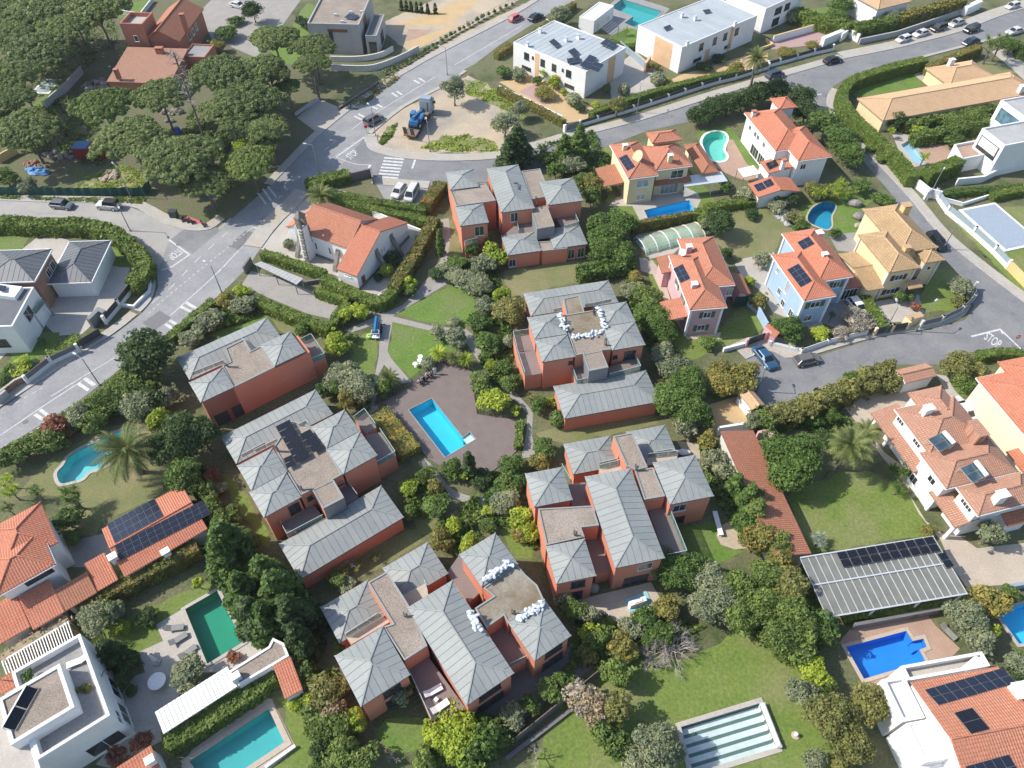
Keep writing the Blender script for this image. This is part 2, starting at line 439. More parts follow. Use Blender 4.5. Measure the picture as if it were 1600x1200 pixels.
def solar(root,s,plane,nx,ny,lift=0.12,gap=0.012,mat='solar_cells',frame='grey_metal',name='solar_panel',pts=None):
 """array of panels between three surveyed corners (A-B = nx columns, B-C = ny rows) on a plane"""
 p0,n = plane
 A,B,C = pts or onplane(s,p0,n);ex = (B - A) / nx;ey = (C - B) / ny
 for j in range(ny):
  for i in range(nx):
   a = A + ex * i + ey * j + n * lift;g = gap
   gx = ex.normalized() * g;gy = ey.normalized() * g
   q = [a + gx + gy,a + ex - gx + gy,a + ex + ey - gx - gy,a + ey + gx - gy]
   if (q[1] - q[0]).cross(q[2] - q[0]).dot(n) < 0: q = q[::-1]
   mb = MB();d = n * 0.05;lo = [p - d for p in q];mb.k = 1
   for x in range(4):
    y = (x + 1) % 4;mb.poly([lo[x],lo[y],q[y],q[x]])
   c = sum(q,Vector()) / 4;k = [c + (p - c) * 0.982 for p in q]
   for x in range(4):
    y = (x + 1) % 4;mb.poly([q[x],q[y],k[y],k[x]])
   mb.k = 0;lx,ly = (k[1] - k[0]).length,(k[3] - k[0]).length
   mb.poly(k,[(0,0),(lx,0),(lx,ly),(0,ly)]);mb.build(name,[MATS[mat],MATS[frame]],root)
def chimney(root,s,z,h,w=0.8,l=0.6,mat='white_wall',cap='tile_orange',ang=0.0,name='chimney'):
 """s marks the middle of the chimney's top, z its height, h how far the shaft runs down"""
 p = W1(s,z);mb = MB();mb.box((p.x,p.y,z - h),w,l,h - 0.32,ang);c = mb.build(name,MATS[mat],root)
 mb = MB()
 for sx in (-1,1):
  q = p + Vector((math.cos(ang),math.sin(ang),0)) * sx * (w / 2 - 0.08);mb.box((q.x,q.y,z - 0.32),0.12,l * 0.9,0.22,ang)
 mb.box((p.x,p.y,z - 0.10),w + 0.2,l + 0.2,0.1,ang);mb.build('chimney_cap',MATS[cap],c)
 return c
def railing(root,pts,z,h=0.95,glass='green_glass',rail='alu',closed=False,name='balustrade',post=1.4):
 """sheet-glass balustrade along plan points: each glass pane its own piece, rail on top"""
 pts = [Vector((p[0],p[1],z)) for p in pts]
 seg = list(zip(pts,pts[1:] + ([pts[0]] if closed else [])))
 if not closed: seg = seg[:len(pts) - 1]
 mb = MB()
 for a,b in seg: mb.bar(a + Vector((0,0,h)),b + Vector((0,0,h)),0.05,0.05)
 o = mb.build(name,MATS[rail],root)
 for a,b in seg:
  L = (b - a).length;k = max(1,round(L / post));d = (b - a) / k
  for i in range(k):
   m = MB();q0 = a + d * i + d.normalized() * 0.03;q1 = a + d * (i + 1) - d.normalized() * 0.03
   m.bar(q0 + Vector((0,0,h / 2)),q1 + Vector((0,0,h / 2)),0.025,h - 0.06);m.build('glass_pane',MATS[glass],o)
 return o
def flat_deck(root,pts,z0,z1,wallmat,topmat,name='wall',topname='flat_roof',parapet=0.0,pw=0.25,pmat=None):
 mb = MB();mb.prism(pts,z0,z1 - 0.06,top=True);w = mb.build(name,MATS[wallmat],root)
 mb = MB();mb.prism(pts if not parapet else inset(pts,pw),z1 - 0.055,z1);t = mb.build(topname,MATS[topmat],root)
 if parapet:
  mb = MB();o = ccw([Vector((p[0],p[1],0)) for p in pts]);i_ = inset(pts,pw);n = len(o)
  for a in range(n):
   b = (a + 1) % n;O0,O1,I0,I1 = o[a],o[b],i_[a],i_[b];zt,zb = z1 + parapet,z1 - 0.058
   mb.poly([(O0.x,O0.y,zt),(O1.x,O1.y,zt),(I1.x,I1.y,zt),(I0.x,I0.y,zt)])
   mb.poly([(O0.x,O0.y,zb),(O1.x,O1.y,zb),(O1.x,O1.y,zt),(O0.x,O0.y,zt)])
   mb.poly([(I1.x,I1.y,zb),(I0.x,I0.y,zb),(I0.x,I0.y,zt),(I1.x,I1.y,zt)])
  mb.build('parapet',MATS[pmat or wallmat],t)
 return w
def block(root,r,z0,z1,wall='white_wall',roof='hip',rmat='tile_orange',h=None,pitch=0.42,over=0.45,style='tile',axis=None,cap=None):
 """one rectangular wing: walls up to the eave and its roof; returns the roof's planes by side"""
 wr = r;mb = MB();mb.prism(wr.pts(),z0,z1 - 0.02,top=True)
 h = h if h is not None else pitch * (min(r.a,r.b) + over)
 faces,ridges = roof_faces(roof,r,z1,h,over,axis)
 if roof == 'gable':
  ax = axis or ('x' if r.a >= r.b else 'y');zt = z1 - 0.02;hh = h * (min(1,(r.b if ax == 'x' else r.a) / ((r.b if ax == 'x' else r.a) + over))) - 0.05
  for sgn in (-1,1):
   if ax == 'x': q = [r.at(sgn * r.a,-r.b,zt),r.at(sgn * r.a,r.b,zt),r.at(sgn * r.a,0,zt + hh)]
   else: q = [r.at(-r.a,sgn * r.b,zt),r.at(r.a,sgn * r.b,zt),r.at(0,sgn * r.b,zt + hh)]
   mb.poly(q)
 if roof.startswith('shed'):
  i = 'frbl'.index(roof[5]);p = r.pts()[i:] + r.pts()[:i];zt = z1 - 0.02
  b0,b1 = p[2] + Vector((0,0,zt)),p[3] + Vector((0,0,zt));hh = Vector((0,0,h - 0.12))
  mb.poly([b0,b1,b1 + hh,b0 + hh]);mb.poly([p[1] + Vector((0,0,zt)),b0,b0 + hh]);mb.poly([b1,p[0] + Vector((0,0,zt)),b1 + hh])
 mb.build('wall',MATS[wall],root)
 if style == 'tile': tile_roof(root,faces,ridges,MATS[rmat],capmat=MATS[cap] if cap else None)
 else: zinc_roof(root,faces,ridges,MATS['zinc'],MATS['zinc_under'])
 keys = {'hip': 'frbl','gable': ('fb' if (axis or ('x' if r.a >= r.b else 'y')) == 'x' else 'rl')}.get(roof,'s')
 return {k: plane_of(f) for k,f in zip(keys,faces)}
# ------------------------------------------------------------------ palette
surf('soil',(0.165,0.145,0.08),(0.115,0.135,0.055),0.35,0.95,3.0,0.4,0.5,4.0,c3=(0.06,0.085,0.025))
surf('lawn',(0.122,0.182,0.032),(0.160,0.21,0.042),0.3,0.95,2.6,0.32,0.5,9.0,c3=(0.20,0.21,0.08))
surf('lawn_fresh',(0.098,0.18,0.026),(0.135,0.21,0.036),0.35,0.95,2.6,0.3,0.5,9.0,c3=(0.155,0.19,0.06))
surf('lawn_dry',(0.20,0.195,0.085),(0.15,0.17,0.06),0.25,0.95,4.0,0.3,0.5,9.0,c3=(0.26,0.22,0.12))
surf('weeds',(0.11,0.175,0.03),(0.34,0.29,0.17),0.8,0.95,4.0,0.4,0.6,6.0,c3=(0.16,0.19,0.06))
surf('litter',(0.15,0.125,0.08),(0.12,0.135,0.06),0.4,0.95,3.0,0.4,0.6,5.0,c3=(0.10,0.135,0.045))
surf('asphalt',(0.285,0.284,0.284),(0.235,0.236,0.24),0.35,0.9,2.2,0.14,0.1,30.0,c3=(0.31,0.305,0.30))
surf('asphalt_dark',(0.212,0.213,0.216),(0.172,0.174,0.18),0.35,0.9,2.2,0.14,0.1,30.0,c3=(0.235,0.232,0.228))
surf('asphalt_patch',(0.16,0.16,0.162),(0.175,0.175,0.176),0.3,0.9,6.0,0.12,0.1,30.0)
surf('street_setts',(0.36,0.345,0.315),(0.31,0.30,0.28),0.3,0.9,5.0,0.2,0.2,12.0)
surf('pavement',(0.42,0.395,0.35),(0.37,0.35,0.31),0.4,0.9,4.0,0.2,0.15,10.0,c3=(0.40,0.35,0.27))
surf('kerb',(0.44,0.43,0.41),None,0.8,0.85,6.0,0.15)
surf('sand',(0.48,0.39,0.275),(0.41,0.345,0.255),0.2,0.95,3.0,0.2,0.3,5.0,c3=(0.30,0.27,0.23))
surf('ochre_gravel',(0.52,0.37,0.19),(0.46,0.33,0.18),0.4,0.95,5.0,0.15)
surf('pale_paving',(0.45,0.415,0.365),(0.39,0.36,0.315),0.35,0.85,4.0,0.15,0.1,9.0)
surf('beige_paving',(0.48,0.405,0.32),(0.42,0.355,0.285),0.35,0.85,4.0,0.15,0.1,9.0)
surf('grey_paving',(0.30,0.29,0.28),(0.25,0.245,0.24),0.35,0.85,4.0,0.18,0.1,9.0)
surf('pink_paving',(0.42,0.27,0.25),(0.38,0.26,0.25),0.35,0.85,4.0,0.15)
surf('brick_paving',(0.36,0.235,0.175),(0.41,0.28,0.21),0.5,0.85,6.0,0.2)
surf('path_concrete',(0.33,0.305,0.275),(0.28,0.265,0.24),0.4,0.9,4.0,0.2,0.15,10.0)
surf('paint_white',(0.64,0.64,0.62),(0.46,0.46,0.45),1.3,0.7,5.0,0.3,0.0)
surf('paint_red',(0.55,0.12,0.13),(0.48,0.13,0.13),0.8,0.7,9.0,0.15,0.0)
surf('terracotta',(0.60,0.222,0.132),(0.55,0.20,0.118),0.25,0.9,4.0,0.1,0.05,9.0,c3=(0.58,0.24,0.155))
surf('terracotta_trim',(0.31,0.085,0.06),None,0.4,0.9)
surf('zinc',(0.268,0.284,0.272),(0.235,0.252,0.243),0.35,0.62,2.5,0.06,0.02,5.0,c3=(0.285,0.298,0.284),obj_var=0.035)
surf('pale_zinc',(0.40,0.435,0.45),(0.36,0.395,0.41),0.35,0.6,2.5,0.06,0.02,5.0,obj_var=0.05)
surf('zinc_under',(0.135,0.145,0.14),None,0.5,0.8)
surf('dark_metal_roof',(0.115,0.125,0.135),(0.10,0.108,0.118),0.4,0.5,3.0,0.1,0.0,obj_var=0.06)
surf('gravel_roof',(0.315,0.255,0.205),(0.255,0.215,0.175),0.5,0.95,7.0,0.45,0.6,9.0,c3=(0.345,0.295,0.245))
surf('felt_roof',(0.25,0.215,0.17),(0.31,0.28,0.235),0.35,0.9,3.0,0.2,0.1,6.0,c3=(0.17,0.13,0.075))
surf('grey_box',(0.20,0.215,0.225),(0.17,0.182,0.19),0.4,0.6)
surf('white_wall',(0.76,0.755,0.735),(0.70,0.695,0.68),0.3,0.85,3.0,0.06,0.03)
surf('offwhite_wall',(0.62,0.60,0.555),(0.55,0.53,0.49),0.3,0.85,3.0,0.08,0.03)
surf('concrete_wall',(0.40,0.40,0.39),(0.34,0.34,0.335),0.4,0.85,3.0,0.12,0.05)
surf('dark_concrete',(0.185,0.175,0.165),(0.155,0.15,0.145),0.4,0.9,4.0,0.15)
surf('cream_wall',(0.72,0.60,0.36),(0.66,0.55,0.33),0.3,0.85,3.0,0.08,0.03)
surf('pale_cream_wall',(0.74,0.67,0.50),(0.69,0.62,0.46),0.3,0.85,3.0,0.06,0.03)
surf('ochre_wall',(0.66,0.48,0.22),(0.60,0.43,0.2),0.3,0.85,3.0,0.08,0.03)
surf('pink_wall',(0.62,0.38,0.40),(0.57,0.345,0.365),0.3,0.85,3.0,0.07,0.03)
surf('blue_wall',(0.36,0.49,0.64),(0.32,0.445,0.59),0.3,0.85,3.0,0.07,0.03)
surf('peach_wall',(0.70,0.46,0.27),None,0.3,0.85,3.0,0.07,0.03)
surf('red_wall',(0.42,0.175,0.11),(0.37,0.15,0.095),0.3,0.9,3.0,0.1,0.04)
surf('brick_wall',(0.34,0.195,0.125),(0.29,0.165,0.11),0.8,0.9,6.0,0.2)
surf('stone',(0.25,0.235,0.20),(0.18,0.17,0.15),1.2,0.95,5.0,0.4,0.6,4.0)
surf('rock',(0.33,0.30,0.27),(0.24,0.22,0.20),1.0,0.95,4.0,0.4,0.6,4.0,obj_var=0.25)
surf('wood_deck',(0.215,0.175,0.162),(0.185,0.15,0.14),0.25,0.8,5.0,0.1,0.0)
surf('old_wood',(0.20,0.165,0.13),(0.15,0.125,0.10),0.6,0.9,5.0,0.2)
surf('bark',(0.12,0.095,0.075),(0.17,0.14,0.115),1.5,0.95,6.0,0.35,0.5,8.0)
surf('bare_bark',(0.40,0.36,0.33),(0.32,0.285,0.26),1.5,0.95,6.0,0.3)
tilemat('tile_orange',(0.54,0.225,0.135),(0.45,0.175,0.10),(0.37,0.17,0.11),moss=(0.30,0.15,0.095))
tilemat('tile_bright',(0.57,0.215,0.125),(0.49,0.17,0.095),(0.44,0.19,0.12),moss=(0.40,0.19,0.12))
tilemat('tile_rust',(0.44,0.185,0.105),(0.37,0.15,0.085),(0.30,0.14,0.09))
tilemat('tile_pinkish',(0.48,0.265,0.18),(0.41,0.215,0.14),(0.34,0.19,0.13),moss=(0.28,0.17,0.12))
tilemat('tile_straw',(0.50,0.345,0.185),(0.43,0.285,0.15),(0.28,0.19,0.10),moss=(0.18,0.13,0.075))
tilemat('tile_tan',(0.56,0.375,0.215),(0.51,0.335,0.19),(0.50,0.34,0.21))
plain('white_paint',(0.78,0.78,0.76),0.5);plain('alu',(0.62,0.64,0.65),0.4,0.3);plain('dark_metal',(0.06,0.065,0.07),0.45,0.3)
plain('anthracite',(0.045,0.05,0.055),0.5);plain('grey_metal',(0.30,0.31,0.32),0.45,0.4);plain('blue_grey_steel',(0.27,0.33,0.38),0.5)
plain('green_paint',(0.03,0.12,0.075),0.5);plain('dark_green_metal',(0.02,0.06,0.05),0.45);plain('brown_wood',(0.20,0.085,0.045),0.6)
plain('fabric_white',(0.75,0.74,0.71),0.9);plain('fabric_grey',(0.24,0.235,0.225),0.9);plain('plastic_bag',(0.56,0.61,0.67),0.45)
plain('black_rubber',(0.015,0.015,0.016),0.8);plain('tarp_blue',(0.05,0.19,0.42),0.6);plain('container_red',(0.22,0.02,0.02),0.5)
plain('orange_plastic',(0.75,0.22,0.03),0.5);plain('machine_blue',(0.03,0.17,0.38),0.35,coat=0.3);plain('yellow_paint',(0.7,0.5,0.03),0.4)
plain('lime_plastic',(0.35,0.55,0.12),0.5);plain('sign_red',(0.6,0.03,0.03),0.4);plain('sign_blue',(0.02,0.12,0.45),0.4)
plain('net_green',(0.015,0.075,0.06),0.9);plain('turquoise_sheet',(0.25,0.55,0.60),0.7);plain('cover_grey_blue',(0.30,0.35,0.41),0.6)
glassmat('window_glass',(0.025,0.032,0.036));glassmat('car_glass',(0.012,0.014,0.017),0.04);glassmat('blue_glass',(0.07,0.13,0.16));glassmat('collector_glass',(0.035,0.06,0.075),0.08)
glassmat('blind_glass',(0.22,0.23,0.22),0.3)
clearmat('water',(0.90,0.97,0.98),0.0,0.02);clearmat('clear_glass',(0.86,0.9,0.9),0.2)

def sheetmat(name,c,clear):
 m,t,b = newmat(name);pos = world_pos(t);t.links.new(mix(t,ramp(t,noise(t,0.7,5,0.7,pos),[(0.35,0.0),(0.65,1.0)]),c,tuple(x * 0.75 for x in c)),b.inputs['Base Color']);b.inputs['Roughness'].default_value = 0.35
 tp = N(t,'ShaderNodeBsdfTransparent');ms = N(t,'ShaderNodeMixShader');ms.inputs[0].default_value = clear
 t.links.new(b.outputs[0],ms.inputs[1]);t.links.new(tp.outputs[0],ms.inputs[2]);t.links.new(ms.outputs[0],t.nodes['Material Output'].inputs[0]);MATS[name] = m
sheetmat('roof_sheet',(0.27,0.27,0.235),0.3);sheetmat('polycarbonate',(0.50,0.54,0.38),0.35);sheetmat('green_glass',(0.16,0.34,0.29),0.55)
def striped(name,c1,c2,width,ang,frac=0.12,rough=0.8,along=None):
 m,t,b = newmat(name);pos = world_pos(t);sx = N(t,'ShaderNodeSeparateXYZ')
 rot = N(t,'ShaderNodeVectorRotate',rotation_type='Z_AXIS');rot.inputs['Angle'].default_value = -ang
 t.links.new(pos,rot.inputs['Vector']);t.links.new(rot.outputs[0],sx.inputs[0])
 mu = N(t,'ShaderNodeMath',operation='MULTIPLY');mu.inputs[1].default_value = 1 / width;t.links.new(sx.outputs[1],mu.inputs[0])
 fr = N(t,'ShaderNodeMath',operation='FRACT');t.links.new(mu.outputs[0],fr.inputs[0])
 lt = N(t,'ShaderNodeMath',operation='LESS_THAN');lt.inputs[1].default_value = frac;t.links.new(fr.outputs[0],lt.inputs[0])
 col = mix(t,lt.outputs[0],c1,c2)
 col = mix(t,1.0,col,ramp(t,noise(t,0.8,5,0.7,pos),[(0.3,0.88),(0.7,1.1)]),'MULTIPLY')
 t.links.new(col,b.inputs['Base Color']);b.inputs['Roughness'].default_value = rough;MATS[name] = m;return m
def solarmat(name,c,line,cell=0.16,lw=0.02):
 m,t,b = newmat(name);uvn = N(t,'ShaderNodeUVMap');uvn.uv_map = 'UVMap'
 br = N(t,'ShaderNodeTexBrick');br.offset = 0.0;t.links.new(uvn.outputs[0],br.inputs[0]);br.inputs['Scale'].default_value = 1.0
 br.inputs['Brick Width'].default_value = cell;br.inputs['Row Height'].default_value = cell;br.inputs['Mortar Size'].default_value = lw * cell
 br.inputs['Color1'].default_value = (*c,1);br.inputs['Color2'].default_value = (*[x * 1.3 for x in c],1);br.inputs['Mortar'].default_value = (*line,1)
 t.links.new(br.outputs[0],b.inputs['Base Color']);b.inputs['Roughness'].default_value = 0.16;b.inputs['Specular IOR Level'].default_value = 0.45
 MATS[name] = m
solarmat('solar_cells',(0.012,0.016,0.03),(0.08,0.09,0.11));solarmat('solar_black',(0.010,0.011,0.016),(0.02,0.02,0.025))
# ------------------------------------------------------------------ pools: surveyed first, the ground sheets leave holes for them
POOLS = []
def pool_def(s,label,tile,z=0.0,smooth=False,cop=0.35,copmat='pale_paving',depth=1.5,steps=None,ang=None):
 pts = W(s,z);pts = smooth_line(pts,4,True) if smooth else pts
 POOLS.append(dict(pts=ccw(pts),label=label,tile=tile,z=z,cop=cop,copmat=copmat,depth=depth,hole=inset(pts,-0.02)))
def basinmat(name,c):
 m,t,b = newmat(name);pos = world_pos(t)
 col = mix(t,ramp(t,noise(t,0.35,4,0.6,pos),[(0.35,0.0),(0.65,1.0)]),c,tuple(min(1,x * 1.12) for x in c))
 t.links.new(col,b.inputs['Base Color']);b.inputs['Roughness'].default_value = 0.7;MATS[name] = m
basinmat('basin_cyan',(0.04,0.57,0.72));basinmat('basin_turquoise',(0.16,0.58,0.60));basinmat('basin_green',(0.006,0.29,0.165))
basinmat('basin_teal',(0.06,0.44,0.44));basinmat('basin_blue',(0.022,0.27,0.72));basinmat('basin_deep',(0.02,0.30,0.46));basinmat('basin_mint',(0.20,0.62,0.53))
basinmat('basin_pale',(0.40,0.58,0.70));basinmat('basin_azure',(0.06,0.55,0.80))
striped('basin_stripes',(0.80,0.80,0.78),(0.13,0.20,0.18),0.92,R(15),0.38,0.7)
pool_def('C2 895,190 1030,122 1212,352 1252,320 1287,360 1108,467','bright cyan pool set into the brown timber deck between the terracotta villas','basin_cyan',0.12,cop=0.06,copmat='pale_paving')
pool_def('C1 335,560 372,515 400,470 450,432 560,378 640,338 735,308 790,318 790,345 740,395 680,455 630,505 585,530 520,552 480,592 410,612 355,618','turquoise kidney pool half under the large date palm','basin_turquoise',0.04,True,0.45)
pool_def('D1 1085,270 1272,163 1425,462 1215,590','dark green rectangular pool beside three grey sun loungers','basin_green',0.05,cop=0.4)
pool_def('F 296,1190 420,1108 444,1160 330,1236','turquoise rectangular pool cut by the lower left picture edge','basin_teal',0.05,cop=0.6,copmat='beige_paving')
pool_def('B3 850,145 1115,86 1150,152 1060,172 873,197','narrow blue pool in front of the pale yellow villa','basin_azure',0.05,cop=0.3)
pool_def('A3 1190,830 1212,790 1260,772 1312,778 1332,810 1318,850 1312,880 1330,912 1318,938 1275,944 1232,925 1205,880','mint green kidney pool between the yellow villa and the white villa','basin_mint',0.04,True,0.5,'white_paint')
pool_def('A3 655,45 720,-5 955,68 840,178 735,135 785,97','teal angular pool by the white pool house at the top','basin_teal',0.05,cop=0.3,copmat='grey_paving')
pool_def('B4 308,180 340,128 400,98 455,102 470,130 445,180 447,235 420,258 372,243 318,215','deep teal free-form pond pool with sandy edge behind the straw roofed villa','basin_deep',0.04,True,0.3,'sand')
pool_def('F 1064,1136 1186,1099 1213,1168 1083,1208','striped green and white pool on the lawn at the bottom edge','basin_stripes',0.05,cop=0.5,copmat='pale_paving',depth=0.7)
pool_def('D4 532,492 885,397 922,457 985,443 1005,490 962,508 995,573 637,678','royal blue pool with a small step bay on brick paving','basin_blue',0.05,cop=0.4,copmat='beige_paving')
pool_def('F 1557,957 1612,940 1645,1000 1592,1006','azure pool cut off by the right picture edge','basin_azure',0.05,cop=0.35)
pool_def('A4 855,850 905,820 985,930 960,965 925,945','pale blue narrow plunge pool behind the long clipped hedge','basin_pale',0.05,cop=0.2,depth=0.5)
def inside(p,poly):
 c = False;n = len(poly)
 for i in range(n):
  a,b = poly[i],poly[i - 1]
  if (a.y > p.y) != (b.y > p.y) and p.x < (b.x - a.x) * (p.y - a.y) / (b.y - a.y) + a.x: c = not c
 return c
LAYER = [0.0];SHEETS = []
def crosses(a,b):
 for i in range(len(a)):
  p,q = a[i - 1],a[i]
  for j in range(len(b)):
   r_,t_ = b[j - 1],b[j]
   d1 = (q.x - p.x) * (r_.y - p.y) - (q.y - p.y) * (r_.x - p.x);d2 = (q.x - p.x) * (t_.y - p.y) - (q.y - p.y) * (t_.x - p.x)
   d3 = (t_.x - r_.x) * (p.y - r_.y) - (t_.y - r_.y) * (p.x - r_.x);d4 = (t_.x - r_.x) * (q.y - r_.y) - (t_.y - r_.y) * (q.x - r_.x)
   if d1 * d2 < 0 and d3 * d4 < 0: return True
 return False
def overlap(a,b):
 if min(p.x for p in a) > max(p.x for p in b) or min(p.x for p in b) > max(p.x for p in a) or min(p.y for p in a) > max(p.y for p in b) or min(p.y for p in b) > max(p.y for p in a): return False
 return any(inside(p,b) for p in a) or any(inside(p,a) for p in b) or crosses(a,b)
def sheet_z(pts): return max([z for q,z in SHEETS if any(inside(p,q) for p in pts)] + [0.0])
def patch(name,s,mat,z=None,smooth=0,pts=None,kind='structure',skirt=False):
 """ground sheet; each lies a few millimetres above the ones it overlaps"""
 pts = pts or W(s,0.0)
 if smooth: pts = smooth_line(pts,smooth,True)
 pts = ccw(pts)
 if z is None and not smooth and mat in ('lawn','lawn_fresh','lawn_dry','soil','sand','litter','weeds'):      # ragged grown edge
  q = []
  for i in range(len(pts)):
   a,b = pts[i - 1],pts[i];k = max(1,int((b - a).length / 1.1));n_ = Vector((a.y - b.y,b.x - a.x,0)).normalized()
   q += [a.lerp(b,t / k) + n_ * (random.gauss(0,0.55 if mat == 'weeds' else 0.17) if t else 0) for t in range(k)]
  pts = q
 if z is None: z = max([q[1] for q in SHEETS if overlap(pts,q[0])] + [0.006]) + 0.004
 SHEETS.append((pts,z))
 hs = [p['hole'] for p in POOLS if overlap(p['hole'],pts)]
 mb = MB()
 if not hs: holed(mb,pts,[],z)
 else:
  vv,ee = [],[]
  for lp in [pts] + hs: k = len(vv);vv += [p.to_2d() for p in lp];ee += [(k + i,k + (i + 1) % len(lp)) for i in range(len(lp))]
  V2,_,F2,_,_,_ = delaunay_2d_cdt(vv,ee,[],0,1e-5)
  for f in F2:
   q = [Vector((V2[i].x,V2[i].y,0)) for i in f];g = sum(q,Vector()) / 3
   if inside(g,pts) and not any(inside(g,h) for h in hs):
    if (q[1] - q[0]).cross(q[2] - q[0]).z < 0: q.reverse()
    mb.poly([(p.x,p.y,z) for p in q])
 if skirt: mb.prism(pts,-0.05,z,top=False)
 return tag(mb.build(name,MATS[mat]),kind=kind)
# base sheet
big = [Vector((-900,-300,0)),Vector((900,-300,0)),Vector((900,1500,0)),Vector((-900,1500,0))]
mb = MB();holed(mb,big,[p['hole'] for p in POOLS],0.0);tag(mb.build('ground',MATS['soil']),kind='structure')
for p in POOLS:
 c = sum(p['pts'],Vector()) / len(p['pts']);root = empty('swimming_pool',(c.x,c.y,0),p['label'],'pool')
 z = p['z'] + 0.05;o = p['pts'];n = len(o);out = inset(o,-p['cop'])
 mb = MB()
 for i in range(n):
  j = (i + 1) % n
  mb.poly([(o[i].x,o[i].y,z),(out[i].x,out[i].y,z),(out[j].x,out[j].y,z),(o[j].x,o[j].y,z)][::-1])
  mb.poly([(out[i].x,out[i].y,-0.05),(out[j].x,out[j].y,-0.05),(out[j].x,out[j].y,z),(out[i].x,out[i].y,z)])
  mb.poly([(o[j].x,o[j].y,z - 0.2),(o[i].x,o[i].y,z - 0.2),(o[i].x,o[i].y,z),(o[j].x,o[j].y,z)])
 mb.build('coping',MATS[p['copmat']],root)
 mb = MB();mb.poly([(q.x,q.y,-p['depth']) for q in o])
 for i in range(n):
  j = (i + 1) % n;mb.poly([(o[j].x,o[j].y,-p['depth']),(o[i].x,o[i].y,-p['depth']),(o[i].x,o[i].y,z - 0.01),(o[j].x,o[j].y,z - 0.01)])
 mb.build('basin',MATS[p['tile']],root)
 mb = MB();mb.poly([(q.x,q.y,z - 0.14) for q in o]);mb.build('water',MATS['water'],root)
 if p is POOLS[0]: mb = MB();mb.prism(inset(W('C2 1212,352 1252,320 1287,360 1247,392',0.1),0.05),-0.6,-0.12);mb.build('bathing_step',MATS['white_paint'],root)
 if p is POOLS[9]: mb = MB();mb.prism(inset(W('D4 922,457 985,443 1005,490 942,508',0.1),0.05),-1.4,-0.5);mb.build('bathing_step',MATS['basin_blue'],root)
# wooded plots, yards, gardens
patch('wood_floor','F 0,0 330,0 470,30 480,150 560,170 430,285 330,345 250,330 150,315 0,300','litter')
patch('rough_ground','A1 0,900 600,760 900,700 1120,640 1300,860 1000,1100 0,1110','litter')
patch('weed_patch','A1 430,1100 520,1040 700,960 820,1000 860,1090 700,1130','weeds')
patch('verge','B1 0,60 400,75 860,70 830,110 400,95 0,80','weeds')
patch('gravel_yard','F 330,0 470,0 430,55 400,90 330,60 310,20','path_concrete')
patch('lawn','F 480,5 445,60 420,85 450,100 490,95 500,30','lawn_fresh',smooth=3)
patch('lawn','A1 160,650 380,440 460,400 470,430 290,630','lawn_fresh')
patch('lawn','A1 640,30 880,0 830,70 770,110 600,90','lawn_fresh')
patch('planting_bed','F 585,40 700,-10 830,-10 700,60 640,80','sand')
patch('ochre_path','A2 790,150 1130,150 1300,10 1200,0 900,120','ochre_gravel')
patch('vegetable_bed','A2 890,170 1030,175 950,240 880,235','brick_paving')
patch('ochre_path','A2 870,250 1150,150 1220,130 1000,260 900,290','ochre_gravel')
patch('road_verge','A2 480,640 700,480 900,380 1200,200 1575,20 1575,60 1200,240 950,400 780,520 600,640','sand')
patch('forecourt','A2 240,690 370,580 490,630 480,690 350,770','pale_paving')
patch('sand_lot','A2 650,830 760,700 1000,560 1240,440 1400,520 1560,640 1440,890 1000,900 740,880','sand')
patch('weed_patch','A2 720,840 760,760 830,720 800,800 740,850','weeds')
patch('weed_patch','A2 960,870 1080,800 1250,790 1400,830 1420,890 1150,890','weeds')
patch('weed_patch','A2 1220,470 1300,470 1575,620 1575,700 1400,620 1230,550','weeds')
patch('garden','A3 0,480 60,470 180,420 560,640 640,680 400,720 370,710','ochre_gravel')
patch('garden_path','A3 115,535 215,490 330,560 260,610','pink_paving')
patch('courtyard','A3 640,420 800,300 980,470 900,530 760,560 660,600','pale_paving')
patch('pool_terrace','A3 590,80 720,-40 1000,50 860,200 680,220 580,160','grey_paving')
patch('lawn','A3 640,215 770,165 840,185 830,240 720,275','lawn_fresh')
patch('garden','A3 980,480 1060,440 1400,340 1575,300 1575,390 1300,440 980,520','ochre_gravel')
patch('courtyard','A4 60,240 330,150 460,200 370,260 100,290','pink_paving')
patch('lawn','A4 260,60 540,30 560,180 400,200','lawn_fresh')
patch('lawn','A4 540,470 1000,330 1010,400 960,520 760,560 600,580','lawn_fresh')
patch('lawn','A4 1290,350 1480,380 1540,430 1490,440 1380,470','lawn_dry')
patch('driveway','A4 1380,300 1480,280 1575,370 1575,470 1500,400','pale_paving')
patch('terrace','A4 930,440 1000,390 1100,480 1020,510','pale_paving')
patch('terrace','A4 930,840 1060,810 1200,900 1240,930 1100,960 1010,960','brick_paving')
patch('garden_terrace','A4 800,780 920,750 1010,960 930,980 840,880','pale_paving')
patch('lawn','F 1485,340 1555,322 1620,322 1620,460 1600,470 1580,440','lawn')
patch('yellow_villa_garden','B3 590,-260 1160,-100 1270,120 1150,200 780,240 640,110','lawn')
patch('terrace','B3 700,60 1160,-20 1180,90 1140,165 830,215 780,120 640,120','pale_paving')
patch('pool_garden','A3 1150,800 1200,750 1340,740 1400,800 1560,980 1480,1060 1340,1000 1260,960','lawn_fresh')
patch('pool_terrace','A3 1330,840 1370,820 1450,960 1560,1040 1450,1060 1300,1000 1260,960 1340,935','brick_paving',smooth=2)
patch('garden','B3 1130,180 1575,0 1575,470 1400,450 1240,300','lawn_dry')
patch('lawn','B4 -40,150 110,170 270,240 300,260 160,290 110,400 -120,420','lawn_dry')
